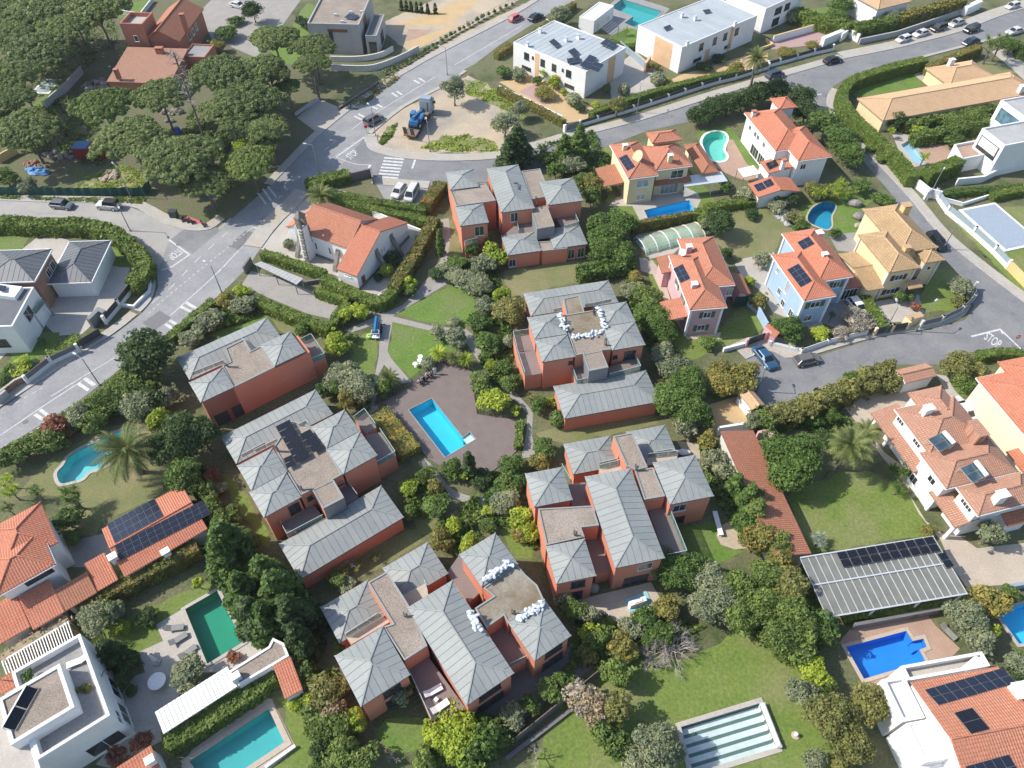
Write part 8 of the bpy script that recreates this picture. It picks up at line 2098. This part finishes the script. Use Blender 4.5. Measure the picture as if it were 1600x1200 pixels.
car('hatch','F 82,319','F 112,322','paint_steel','grey hatchback parked beside the green net fence');car('jeep','F 187,323','F 152,320','paint_white','white off-roader with black soft top by the green net fence','black_rubber')
car('saloon','F 1184,546','F 1206,573','paint_blue','blue saloon parked askew below the pink villa gate');car('hatch','F 1245,566','F 1277,559','paint_taupe','grey brown hatchback parked near the blue saloon')
car('saloon','F 1287,98','F 1315,91','paint_black','black car parked on the street below the pink forecourt');car('suv','F 1199,121','F 1222,114','paint_darkblue','slate blue car beside the tall street palm')
car('hatch','F 1422,58','F 1401,65','paint_white','white car, leftmost in the row at the top right');car('saloon','F 1450,49','F 1428,56','paint_white','white saloon, second in the row at the top right');car('suv','F 1477,41','F 1455,48','paint_brown','dark brown car, third in the row at the top right');car('saloon','F 1506,32','F 1484,40','paint_silver','silver car, last in the row at the top right')
car('suv','F 1529,42','F 1506,50','paint_black','black off-roader driving at the top right');car('saloon','F 1528,62','F 1506,69','paint_navy','dark car half hidden behind the hedge at the top right');car('saloon','F 1596,46','F 1574,52','paint_white','white car at the right edge behind the multi-stemmed plant');car('hatch','F 1592,6','F 1571,13','paint_white','white car in the top right corner')
car('suv','F 1452,366','F 1474,391','paint_black','black car parked behind the ochre corner villa');car('saloon','F 1521,657','F 1491,622','paint_white','white saloon on the drive beside the large tiled villa');car('saloon','F 362,6','F 382,11','paint_white','white car parked on the gravel yard at the top left');car('hatch','F 1331,470','F 1347,489','fabric_white','small car under a white cover in the blue villa court','fabric_white')
# low-loader with blue telehandler
a,b = W1('F 641,219',0),W1('F 671,172',0);d = b - a;Lt = d.length;root = local_root('low_loader_truck',Vector((a.x,a.y,0.03)),math.atan2(d.y,d.x),'grey low loader lorry with raised rear ramps parked on the sand lot','lorry')
cabx = Lt - 2.3
mb = MB();mb.box((cabx + 1.15,0,0.6),2.3,2.45,2.6);mb.box((cabx + 0.9,0,3.2),1.6,2.2,0.5);mb.build('cab',MATS['blue_grey_steel'],root);mb = MB();mb.box((cabx + 2.32,0,1.7),0.06,2.2,0.95);mb.build('windscreen',MATS['car_glass'],root)
for sy in (-1,1): mb = MB();mb.box((cabx + 1.5,sy * 1.24,1.7),1.1,0.05,0.8);mb.build('side_window',MATS['car_glass'],root);mb = MB();mb.box((cabx + 2.1,sy * 1.45,1.8),0.12,0.25,0.6);mb.build('wing_mirror',MATS['black_rubber'],root)
mb = MB();mb.box((cabx - 1.3,0,0.7),2.6,1.0,0.35);mb.box((cabx - 0.8,0.5,1.05),1.0,0.8,0.7);mb.tube((cabx - 0.4,-0.7,1.0),(cabx - 0.4,-0.7,3.2),0.12);mb.build('chassis',MATS['dark_metal'],root)
mb = MB();mb.box(((cabx - 0.8) / 2,0,0.75),cabx - 0.8,2.5,0.22);mb.box((cabx - 1.9,0,0.95),2.4,2.4,0.4);mb.build('trailer_bed',MATS['old_wood'],root);mb = MB()
for sy in (-1,1): mb.box(((cabx - 0.8) / 2,sy * 1.26,0.7),cabx - 0.8,0.12,0.3)
mb.build('trailer_rail',MATS['dark_metal'],root)
for x in (1.2,2.5,3.8,cabx - 1.0,cabx - 2.2,cabx + 1.4):
 for sy in (-1,1): m = MB();m.tube((x,sy * 1.0 - 0.15,0.48),(x,sy * 1.0 + 0.15,0.48),0.48,n=14);m.build('wheel',MATS['black_rubber'],root)
for sy in (-0.75,0.75): m = MB();m.bar((0.0,sy,0.95),(-0.5,sy,3.0),0.75,0.14);rp = m.build('loading_ramp',MATS['dark_metal'],root);m = MB();m.bar((-0.10,sy,1.0),(-0.16,sy,1.3),0.7,0.2);m.build('warning_board',MATS['orange_plastic'],rp)
th = local_root('telehandler',Vector((a.x,a.y,1.0)) + d.normalized() * 4.6,math.atan2(d.y,d.x),'blue telehandler riding on the low loader','telehandler')
mb = MB();mb.box((0,0,0.6),4.4,1.5,0.8);mb.box((-1.7,0,1.0),1.2,1.7,0.8);mb.box((0.2,-0.75,1.0),2.2,0.7,0.7);mb.build('chassis',MATS['machine_blue'],th);mb = MB();mb.bar((-1.9,0.05,2.3),(2.9,0.05,1.3),0.5,0.55);mb.bar((2.5,0.05,1.3),(3.1,0.05,0.5),0.4,0.4);mb.build('boom',MATS['machine_blue'],th)
mb = MB();mb.box((0.0,0.75,1.2),1.4,0.75,1.2);mb.build('cab_glass',MATS['clear_glass'],th);mb = MB();mb.box((0.0,0.75,2.4),1.5,0.85,0.1)
for x in (-0.7,0.7):
 for y in (0.4,1.1): mb.box((x,y,1.2),0.1,0.1,1.2)
mb.build('cab_frame',MATS['machine_blue'],th);mb = MB();mb.box((0,0.75,1.2),0.6,0.5,0.7);mb.build('seat',MATS['black_rubber'],th)
for x in (-1.5,1.5):
 for sy in (-1,1): m = MB();m.tube((x,sy * 0.95 - 0.2,0.55),(x,sy * 0.95 + 0.2,0.55),0.6,n=14);w = m.build('wheel',MATS['black_rubber'],th);m = MB();m.tube((x,sy * 0.95 - 0.21,0.55),(x,sy * 0.95 + 0.21,0.55),0.3,n=10);m.build('rim',MATS['white_paint'],w)
# blue tracked lift on the garden path
a,b = W1('F 589,531',0),W1('F 592,506',0);d = b - a;c = (a + b) / 2;lf = local_root('spider_lift',Vector((c.x,c.y,0.03)),math.atan2(d.y,d.x),'blue tracked aerial lift standing on the garden path','lift')
for sy in (-1,1): m = MB();m.box((0,sy * 0.5,0.02),2.2,0.3,0.5);m.build('track',MATS['black_rubber'],lf)
mb = MB();mb.box((0,0,0.45),2.4,0.8,0.5);mb.build('chassis',MATS['grey_metal'],lf)
for z,y in ((1.0,0.22),(1.3,-0.05),(1.55,0.2)): m = MB();m.bar((-1.6,y,z),(1.6,y,z + 0.1),0.3,0.28);m.build('boom_section',MATS['machine_blue'],lf)
m = MB();m.box((-1.5,0.1,0.5),0.8,1.2,0.06)
for x,y in ((-1.88,-0.48),(-1.12,-0.48),(-1.88,0.68),(-1.12,0.68)): m.box((x,y,0.5),0.05,0.05,1.0)
for p,q in (((-1.88,-0.48),(-1.88,0.68)),((-1.12,-0.48),(-1.12,0.68)),((-1.88,-0.48),(-1.12,-0.48)),((-1.88,0.68),(-1.12,0.68))): m.bar((*p,1.5),(*q,1.5),0.05)
m.build('work_basket',MATS['white_paint'],lf)
for sx in (-1,1):
 for sy in (-1,1): m = MB();m.bar((sx * 0.9,sy * 0.3,0.6),(sx * 1.5,sy * 1.0,0.1),0.12,0.12);m.build('outrigger',MATS['machine_blue'],lf)
p = W1('F 577,525',0.4);mb = MB();mb.blob((p.x,p.y,0.35),0.55,0.5,0.38,9,6,0.12);mb.box((p.x + 0.1,p.y,0.55),0.5,0.4,0.25);o = mb.build('garden_sack',MATS['lime_plastic']);tag(o,'lime green garden sack beside the blue lift','sack')
# scooters on the red bay
for i,(s1,s2) in enumerate((('B1 1065,205','B1 1075,225'),('B1 1095,210','B1 1105,230'),('B1 1120,218','B1 1132,236'),('B1 1190,235','B1 1200,250'))):
 a,b = W1(s1),W1(s2);d = (b - a).normalized();sc = local_root('parked_scooter',Vector((a.x,a.y,0.05)),math.atan2(d.y,d.x),('dark scooter, %s on the red parking bay' % ('leftmost','second from the left','third from the left','rightmost')[i]),'scooter')
 for x in (-0.6,0.6): m = MB();m.tube((x,-0.06,0.25),(x,0.06,0.25),0.25,n=12);m.build('wheel',MATS['black_rubber'],sc)
 m = MB();m.box((-0.25,0,0.3),0.9,0.3,0.4);m.bar((0.25,0,0.35),(0.55,0,0.9),0.3,0.1);m.build('body',MATS['dark_metal'],sc);m = MB();m.box((-0.25,0,0.7),0.8,0.28,0.1);m.build('seat',MATS['black_rubber'],sc);m = MB();m.bar((0.5,-0.32,1.0),(0.5,0.32,1.0),0.05);m.bar((0.6,0,0.25),(0.5,0,1.0),0.07);m.build('handlebar',MATS['grey_metal'],sc)
# ------------------------------------------------------------------ street lamps, mast, signs
def lamp(base,h,arm_to,label,mat='grey_metal',z0=0.0):
 p = W1(base,0.0);t = W1(arm_to,h) - p;t.z = 0;t = t.normalized() if t.length > 0.01 else Vector((1,0,0));root = empty('street_lamp',(p.x,p.y,0),label,'lamp')
 mb = MB();mb.tube(p,p + Vector((0,0,h)),0.10,0.055,8);mb.box((p.x,p.y,0),0.3,0.3,0.25);mb.build('pole',MATS[mat],root)
 e = p + Vector((0,0,h)) + t * 1.3 + Vector((0,0,0.15));mb = MB();mb.tube(p + Vector((0,0,h - 0.03)),e,0.05,0.04,6);mb.build('arm',MATS[mat],root);mb = MB();q = e + t * 0.3;mb.bar(e - t * 0.1,e + t * 0.55,0.26,0.12);mb.build('lamp_head',MATS['alu'],root);return root
for b_,h_,a_,l_ in (('F 347,458',5.8,'F 306,401','street lamp at the main road beside the car park wall'),('F 156,602',5.8,'F 108,548','street lamp at the lower left of the main road'),('F 672,237',6.2,'F 664,180','street lamp in front of the low loader'),('F 587,213',6.2,'F 565,152','street lamp at the stop junction'),('F 699,117',6.2,'F 686,72','street lamp on the upper main road'),('F 499,272',6.2,'F 473,225','street lamp at the junction corner hedge'),
                       ('F 1429,518',5.6,'F 1462,470','street lamp in front of the ochre corner villa'),('F 1473,390',5.6,'F 1500,352','street lamp behind the ochre corner villa'),('F 1448,314',6.0,'F 1474,265','street lamp at the end of the long curved hedge'),('F 995,177',6.0,'F 1003,122','street lamp in front of the white terraces'),('F 204,361',5.8,'F 186,325','street lamp beside the hedge of the dark roofed house'),('F 1381,520',5.4,'F 1400,470','slim street lamp at the gate of the blue villa'),('F 1182,612',5.2,'F 1192,560','street lamp below the blue saloon'),('F 607,474',3.0,'F 600,455','short white garden lamp at the church hedge corner'),('F 860,76',6.0,'F 835,20','street lamp beside the dark blue car'),('F 205,309',6.5,'F 178,257','tall pole with a small head behind the net fence')): lamp(b_,h_,a_,l_)
p = W1('F 335,261',0);mast = empty('telecom_mast',(p.x,p.y,0),'tall thin mast with tangled branch like antennas among the pines','mast');mb = MB();mb.tube(p,p + Vector((0,0,22.5)),0.26,0.14,8);mb.build('pole',MATS['bark'],mast)
rg = random.Random(3)
for i in range(46):
 z = 12.5 + rg.random() * 10;a = rg.uniform(0,6.28);L = rg.uniform(0.8,2.8) * (1.1 - 0.04 * (z - 12));q = p + Vector((0,0,z));e = q + Vector((math.cos(a) * L,math.sin(a) * L,rg.uniform(-0.2,0.9)));m = MB();m.tube(q,e,0.07,0.03,4)
 for k in range(3): m.tube(q.lerp(e,0.5 + 0.15 * k),q.lerp(e,0.5 + 0.15 * k) + Vector((rg.gauss(0,0.6),rg.gauss(0,0.6),rg.gauss(0.1,0.4))),0.04,0.02,3)
 m.build('antenna_branch',MATS['bare_bark'],mast)
p = W1('F 574,214');sg = empty('stop_sign',(p.x,p.y,0),'small red sign on a post at the stop junction','sign');mb = MB();mb.tube(p,p + Vector((0,0,2.2)),0.04);mb.build('post',MATS['grey_metal'],sg);mb = MB();mb.tube(p + Vector((0,-0.05,2.3)),p + Vector((0,0.0,2.3)),0.38,n=8);mb.build('sign_plate',MATS['sign_red'],sg)
p = W1('F 339,322');sg = empty('direction_sign',(p.x,p.y,0),'round blue sign beside the shaded junction','sign');mb = MB();mb.tube(p,p + Vector((0,0,2.2)),0.04);mb.build('post',MATS['grey_metal'],sg);mb = MB();mb.tube(p + Vector((0,-0.05,2.3)),p + Vector((0,0.0,2.3)),0.35,n=14);mb.build('sign_plate',MATS['sign_blue'],sg)
p = W1('F 1580,541');sg = empty('no_entry_sign',(p.x,p.y,0),'small red and white sign at the painted stop line','sign');mb = MB();mb.tube(p,p + Vector((0,0,2.0)),0.04);mb.build('post',MATS['grey_metal'],sg);mb = MB();mb.tube(p + Vector((0,-0.05,2.1)),p + Vector((0,0.0,2.1)),0.36,n=14);mb.build('sign_plate',MATS['sign_red'],sg);mb = MB();mb.box((p.x,p.y - 0.07,2.05),0.5,0.03,0.12);mb.build('sign_bar',MATS['white_paint'],sg)
p = W1('F 273,339');bn = empty('waste_container',(p.x,p.y,0),'dark waste container at the red parking bay','bin');mb = MB();mb.box((p.x,p.y,0.15),1.3,1.0,1.1);mb.build('body',MATS['dark_green_metal'],bn);mb = MB();mb.box((p.x,p.y,1.25),1.4,1.1,0.14);mb.build('lid',MATS['anthracite'],bn)
# ------------------------------------------------------------------ sandbags on the flat roofs
def bags(s,n,z,label,group,wdt=0.5):
 n = int(n * 1.25);pts = W(s,z);seg = [(b - a).length for a,b in zip(pts,pts[1:])];tot = sum(seg)
 for i in range(n):
  t = (i + 0.5) / n * tot;k = 0
  while k < len(seg) - 1 and t > seg[k]: t -= seg[k];k += 1
  d = (pts[k + 1] - pts[k]).normalized();q = pts[k] + d * t;nrm = Vector((-d.y,d.x,0));q = q + nrm * random.gauss(0,wdt * 0.42);lay = random.choice((0,0,1,2));mb = MB();mb.blob((q.x,q.y,z + 0.07 + lay * 0.13),random.uniform(0.2,0.32),random.uniform(0.14,0.21),random.uniform(0.07,0.1),7,5,0.3,random.uniform(0,3.14));o = mb.build('sandbag',MATS['plastic_bag']);tag(o,label,'sandbag',group)
bags('B3 345,755 365,800 385,850',22,6.2,'white plastic sandbag in the row left of the square flat roof','sandbags left of the square flat roof');bags('B3 425,892 500,882 560,868 615,850',34,5.9,'white plastic sandbag in the row along the lower edge of the square flat roof','sandbags along the lower edge of the square flat roof');bags('B3 572,712 595,760 615,835',26,6.3,'white plastic sandbag in the row right of the square flat roof','sandbags right of the square flat roof')
bags('D2 1245,285 1280,340 1310,400',26,6.9,'white plastic sandbag heaped on the long zinc roof','sandbags on the long zinc roof');bags('D2 1340,110 1400,50 1500,0',30,6.4,'white plastic sandbag in the upper row by the brown flat roof','sandbags above the brown flat roof');bags('D3 105,335 170,295 260,235',30,6.3,'white plastic sandbag in the lower row by the brown flat roof','sandbags below the brown flat roof')
# ------------------------------------------------------------------ garden furniture
def lounger(s,head,z,label,mat='fabric_white',frame='white_paint'):
 a,b = W1(s,z),W1(head,z);d = b - a;r_ = local_root('sun_lounger',Vector((a.x,a.y,z)),math.atan2(d.y,d.x),label,'sun lounger');mb = MB();mb.box((0,0,0.25),1.4,0.68,0.1);mb.build('seat',MATS[mat],r_);mb = MB();mb.bar((0.68,0,0.3),(1.3,0,0.62),0.68,0.1);mb.build('backrest',MATS[mat],r_)
 for x in (-0.6,0.65):
  for y in (-0.28,0.28): m = MB();m.box((x,y,0),0.06,0.06,0.26);m.build('leg',MATS[frame],r_)
 return r_
lounger('D1 1045,382','D1 980,390',0.05,'brown grey sun lounger, uppermost beside the green pool','fabric_grey','grey_metal');lounger('D1 1065,440','D1 1000,480',0.05,'grey sun lounger, middle one beside the green pool','fabric_grey','grey_metal');lounger('D1 1120,515','D1 1060,560',0.05,'grey sun lounger, lowest beside the green pool','fabric_grey','grey_metal')
lounger('D2 1055,745','D2 1000,775',2.9,'white cushioned sun lounger with towel on the bottom villa terrace');lounger('D2 1095,835','D2 1045,870',2.9,'white cushioned sun lounger nearer the roof edge of the bottom villa terrace');lounger('D1 440,590','D1 505,565',5.62,'white sun lounger on the roof terrace of the white cubic house');lounger('D4 1140,420','D4 1095,375',0.05,'grey sun lounger right of the royal blue pool','fabric_grey','grey_metal')
def table(s,z,r,h,label,mat='white_paint',n=24,name='garden_table'):
 p = W1(s,z + h);t = empty(name,(p.x,p.y,z),label,'table');mb = MB();mb.tube((p.x,p.y,z + h - 0.06),(p.x,p.y,z + h),r,n=n);mb.build('table_top',MATS[mat],t);mb = MB();mb.tube((p.x,p.y,z),(p.x,p.y,z + h - 0.06),0.06);mb.tube((p.x,p.y,z),(p.x,p.y,z + 0.05),r * 0.5,n=12);mb.build('pedestal',MATS[mat],t)
table('D1 917,690',0.05,0.95,0.75,'large round white table on the shaded terrace');table('D2 1055,797',2.9,0.28,0.4,'small white side table between two loungers',n=4)
for i,s in enumerate(('B2 962,1000','B2 958,1022','B2 932,1043')): table(s,0.02,0.38,0.7,('small round white table, %s on the lawn above the deck' % ('uppermost','middle one','lowest')[i]))
p = W1('D1 900,560',1.2);q = W1('D1 870,525',1.4);ps = empty('closed_parasol',(p.x,p.y,0.05),'closed white parasol leaning on the shaded terrace','parasol');mb = MB();mb.tube((p.x,p.y,0.05),(p.x - 0.1,p.y,2.6),0.04);mb.box((p.x,p.y,0.05),0.7,0.7,0.1);mb.build('pole',MATS['grey_metal'],ps);mb = MB();mb.tube((p.x - 0.03,p.y,0.9),(p.x - 0.1,p.y,2.6),0.26,0.06,8);mb.build('canopy',MATS['fabric_white'],ps)
pts = W('D3 735,215 865,165 895,245 765,288',0.0);mb = MB();mb.prism(pts,0.0,0.09);tag(mb.build('ground_sheet',MATS['turquoise_sheet']),'turquoise ground sheet on the beige terrace','sheet');r = rect('D3 752,222 860,192 870,215 770,258',0.8);ct = empty('covered_table',(r.c.x,r.c.y,0.06),'table under a white cover on the turquoise sheet','table')
mb = MB();taper(mb,r.c,(r.a * 2.0,r.b * 2.2),(r.a * 1.8,r.b * 1.8),0.1,0.85,r.ang);mb.build('cover',MATS['fabric_white'],ct);mb = MB();mb.box((r.c.x,r.c.y,0.85),r.a * 0.9,r.b * 1.1,0.1,r.ang);mb.build('folded_edge',MATS['fabric_white'],ct)
p = W1('D3 552,150',0.5);mb = MB();mb.blob((p.x,p.y,0.7),0.7,0.6,0.7,10,7,0.04);tag(mb.build('covered_grill',MATS['fabric_grey'],smooth=True),'grey rounded covered grill beside the lower villa','grill')
a,b = W1('C3 1262,785',0.4),W1('C3 1300,925',0.4);bx = empty('garden_bench',(a.x,a.y,0),'long narrow white bench beside the lower villa lawn','bench');mb = MB();mb.bar(a + Vector((0,0,0.1)),b + Vector((0,0,0.1)),0.6,0.12);mb.build('seat',MATS['white_paint'],bx)
for t in (0.08,0.92): q = a.lerp(b,t);m = MB();m.box((q.x,q.y,0),0.4,0.3,0.45);m.build('leg',MATS['white_paint'],bx)
mb = MB();p = W1('C3 1083,438',0.3);mb.blob((p.x,p.y,0.3),0.9,0.5,0.35,10,6,0.15);tag(mb.build('covered_boat',MATS['fabric_white'],smooth=True),'small white covered dinghy beside the lower villa','boat')
h = house('patio_canopy','K3 260,850','white fabric canopy on posts beside the mint pool terrace','canopy');q = W('K3 150,830 315,790 385,875 215,915',2.3);mb = MB();mb.prism(q,2.25,2.35,bottom=True);mb.build('canopy_top',MATS['fabric_white'],h)
for x in q: m = MB();m.box((x.x,x.y,0),0.1,0.1,2.25);m.build('post',MATS['grey_metal'],h)
# rocks, boulders and building plot clutter
def rocks(s,n,smin,smax,label,group,mat='rock',sep=False):
 pts = ccw(W(s,0.0));lo = (min(p.x for p in pts),min(p.y for p in pts));hi = (max(p.x for p in pts),max(p.y for p in pts));k = 0
 while k < n:
  q = Vector((random.uniform(lo[0],hi[0]),random.uniform(lo[1],hi[1]),0))
  if not inside(q,pts): continue
  k += 1;r_ = random.uniform(smin,smax);mb = MB();mb.blob((q.x,q.y,r_ * 0.35),r_,r_ * random.uniform(0.6,0.9),r_ * random.uniform(0.5,0.8),7,5,0.22,random.uniform(0,3));tag(mb.build('rock',MATS[mat]),label,'rock',group)
rocks('A1 570,1060 650,990 700,1010 690,1070',34,0.25,0.6,'rough pale stone in the rubble heap on the building plot','rubble heap stones','sand');rocks('A1 120,960 260,930 300,980 160,990',22,0.3,0.6,'reddish rubble block beside the blue tarpaulin','rubble by the tarpaulin','brick_wall');rocks('A1 250,900 420,870 430,930 300,940',20,0.3,0.7,'grey rubble stone left of the red container','rubble by the container');rocks('B4 110,120 250,220 270,260 180,230 100,170',26,0.35,0.8,'pale rock in the rockery above the dry lawn','rockery stones','concrete_wall');rocks('A1 480,490 620,470 640,520 500,540',18,0.4,0.9,'pale stone slab stacked beside the low orange roof','stacked slabs','rock');rocks('A1 960,650 1090,640 1090,700 980,720',12,0.4,0.9,'stone by the steps under the mast','stones by the steps')
for s,r_,l_ in (('B4 585,105',1.35,'large grey boulder on the pond lawn, upper'),('B4 612,180',1.25,'large grey boulder on the pond lawn, middle'),('B4 610,235',0.9,'grey boulder on the pond lawn, lowest')): p = W1(s,0.4);mb = MB();mb.blob((p.x,p.y,0.4),r_,r_ * 0.7,r_ * 0.55,10,7,0.12);tag(mb.build('boulder',MATS['rock'],smooth=True),l_,'boulder')
r = rect('A1 425,870 585,868 600,830 440,830',2.4);ct = empty('site_container',(r.c.x,r.c.y,0),'red steel container with blue sheeting on top','container');r = Rect(ang=r.ang,c=r.c,a=r.a,b=1.3);mb = MB();mb.prism(r.pts(),0,2.4);mb.build('container_body',MATS['container_red'],ct);mb = MB();mb.prism([r.at(-r.a,-r.b),r.at(r.a * 0.1,-r.b),r.at(r.a * 0.1,r.b),r.at(-r.a,r.b)],2.41,2.5);mb.build('blue_sheet',MATS['tarp_blue'],ct)
p = ccw(W('A1 150,985 200,978 270,990 290,1015 235,1028 165,1020',0.1));c = sum(p,Vector()) / 6;mb = MB();rg = random.Random(5);rings = []
for k in range(5):
 rings.append([c.lerp(q,(k + 0.4) / 4.4) + Vector((rg.uniform(-0.3,0.3),rg.uniform(-0.3,0.3),0.45 * (1 - k / 4) + rg.uniform(0.0,0.4) if k < 4 else -c.z + 0.15)) for q in smooth_line(p,3,True)])
for ra,rb in zip(rings,rings[1:]):
 for i in range(len(ra)): j = (i + 1) % len(ra);mb.poly([ra[i],rb[i],rb[j]]);mb.poly([ra[i],rb[j],ra[j]])
mb.poly(rings[0]);tag(mb.build('tarpaulin',MATS['tarp_blue']),'crumpled blue tarpaulin over building materials','tarpaulin')
p = W1('A1 1040,765',0.6);mb = MB();mb.box((p.x,p.y,0),0.9,0.8,1.1);mb.box((p.x,p.y,1.1),0.7,0.6,0.3);tag(mb.build('water_tank',MATS['sign_blue']),'small blue tank beside the mast','tank')
p = W1('D4 240,1005',0.3);tb = empty('garden_lantern',(p.x,p.y,0),'small round ornament on the lawn beside the striped pool','ornament');mb = MB();mb.tube((p.x,p.y,0),(p.x,p.y,0.1),0.42,n=14);mb.build('base',MATS['beige_paving'],tb);mb = MB();mb.blob((p.x,p.y,0.4),0.22,0.22,0.35);mb.build('body',MATS['white_paint'],tb)
a,b = W1('D4 25,830',0.2),W1('D4 120,1075',0.2);rc = empty('cover_roller',(a.x,a.y,0),'white pool cover roller along the right side of the striped pool','roller');mb = MB();mb.tube(a + Vector((0.3,0,0.25)),b + Vector((0.3,0,0.25)),0.28,n=10);mb.build('rolled_cover',MATS['white_paint'],rc);mb = MB();mb.box((a.x + 0.3,a.y,0),0.5,0.3,0.6);mb.box((b.x + 0.3,b.y,0),0.5,0.3,0.6);mb.build('stand',MATS['alu'],rc)
# ------------------------------------------------------------------ people by the deck railing
plain('skin',(0.50,0.30,0.21),0.6)
def skin_obj(name,verts,edges,radii,mat,parent,sub=1):
 me = bpy.data.meshes.new(name);me.from_pydata(verts,edges,[]);o = bpy.data.objects.new(name,me);COL.objects.link(o);o.parent = parent;ORG[o.name] = ORG[parent.name];m = o.modifiers.new('skin','SKIN');m.use_smooth_shade = True
 for i,r_ in enumerate(radii): me.skin_vertices[0].data[i].radius = (r_,r_)
 me.skin_vertices[0].data[0].use_root = True;sb = o.modifiers.new('sub','SUBSURF');sb.levels = sub;sb.render_levels = sub;me.materials.append(MATS[mat]);return o
def person(s,face,sit,shirt,trousers,hair,label):
 p = W1(s,0.12);r_ = local_root('person',Vector((p.x,p.y,0.12)),R(face),label,'person');z = 0.48 if sit else 0.92
 k = [(0,0,z),(0,0,z + 0.28),(0.0,0,z + 0.5),(0,0,z + 0.58),(0.02,0,z + 0.72)];rad = [0.15,0.14,0.15,0.055,0.10];e = [(0,1),(1,2),(2,3),(3,4)];legs = []
 for sy in (-1,1):
  i = len(k);kn = (0.45,sy * 0.12,z) if sit else (0.03 + 0.05 * sy,sy * 0.10,0.48);ft = (0.48,sy * 0.12,0.06) if sit else (0.05 * sy,sy * 0.11,0.06);k += [(0,sy * 0.09,z - 0.03),kn,ft,(ft[0] + 0.16,ft[1],0.03)];rad += [0.10,0.075,0.05,0.04];e += [(0,i),(i,i + 1),(i + 1,i + 2),(i + 2,i + 3)];legs.append(i)
 for sy in (-1,1):
  i = len(k);k += [(0,sy * 0.19,z + 0.48),(0.06,sy * 0.26,z + 0.22),(0.28 if sit else 0.12,sy * 0.2,z + 0.06),(0.36 if sit else 0.15,sy * 0.18,z)];rad += [0.065,0.05,0.038,0.035];e += [(2,i),(i,i + 1),(i + 1,i + 2),(i + 2,i + 3)]
 skin_obj('body',k,e,rad,'skin',r_);tv = [k[0],k[1],k[2],k[13],k[14],k[17],k[18]];skin_obj('shirt',tv,[(0,1),(1,2),(2,3),(3,4),(2,5),(5,6)],[0.17,0.16,0.165,0.08,0.065,0.08,0.065],shirt,r_)
 skin_obj('trousers',[k[0],k[5],k[6],k[7],k[9],k[10],k[11]],[(0,1),(1,2),(2,3),(0,4),(4,5),(5,6)],[0.165,0.115,0.09,0.065,0.115,0.09,0.065],trousers,r_);mb = MB();mb.blob((k[4][0] - 0.03,0,z + 0.77),0.115,0.105,0.105,9,6);mb.build('hair',MATS[hair],r_,smooth=True)
plain('cloth_navy',(0.03,0.035,0.06),0.9);plain('cloth_pink',(0.55,0.3,0.28),0.9);plain('hair_dark',(0.02,0.014,0.01),0.7);plain('cloth_black',(0.02,0.02,0.022),0.9)
person('F 680,585',-60,False,'fabric_white','fabric_white','hair_dark','person in white standing on the deck near the railing corner');person('F 673,589',-50,True,'cloth_pink','cloth_navy','hair_dark','person in pink and dark trousers sitting by the deck railing');person('F 668,589',-50,True,'fabric_white','cloth_black','hair_dark','person in a white top sitting second from the standing figure');person('F 662,596',-50,True,'cloth_navy','cloth_black','hair_dark','person in dark clothes sitting by the deck railing');person('F 656,600',-50,True,'fabric_white','cloth_navy','hair_dark','person in a white top sitting furthest down the deck railing');person('F 694,570',-80,False,'cloth_black','cloth_black','hair_dark','person in black standing in the upper corner of the deck')
a,b = W1('F 652,601'),W1('F 676,584');bn = empty('deck_bench',(a.x,a.y,0.12),'low dark bench along the deck railing','bench');n_ = Vector(((b - a).y,-(b - a).x,0)).normalized() * -0.1;mb = MB();mb.bar(a + n_ + Vector((0,0,0.5)),b + n_ + Vector((0,0,0.5)),0.4,0.08);mb.build('seat',MATS['old_wood'],bn)
for t in (0.05,0.5,0.95): q = a.lerp(b,t) + n_;m = MB();m.box((q.x,q.y,0.12),0.3,0.1,0.36);m.build('leg',MATS['dark_metal'],bn)

# ------------------------------------------------------------------ thin coastal haze filling the air round the whole place
hm = bpy.data.materials.new('haze_air');hm.use_nodes = True;ht = hm.node_tree;ht.nodes.remove(ht.nodes['Principled BSDF']);hv = ht.nodes.new('ShaderNodeVolumePrincipled');hv.inputs['Density'].default_value = 0.00011;hv.inputs['Color'].default_value = (0.86,0.91,1.0,1);hv.inputs['Anisotropy'].default_value = 0.2
ht.links.new(hv.outputs[0],ht.nodes['Material Output'].inputs['Volume']);mb = MB();mb.prism([Vector((-1000,-400,0)),Vector((1000,-400,0)),Vector((1000,1600,0)),Vector((-1000,1600,0))],-3.0,84.0,True,True);tag(mb.build('haze',hm),kind='stuff')
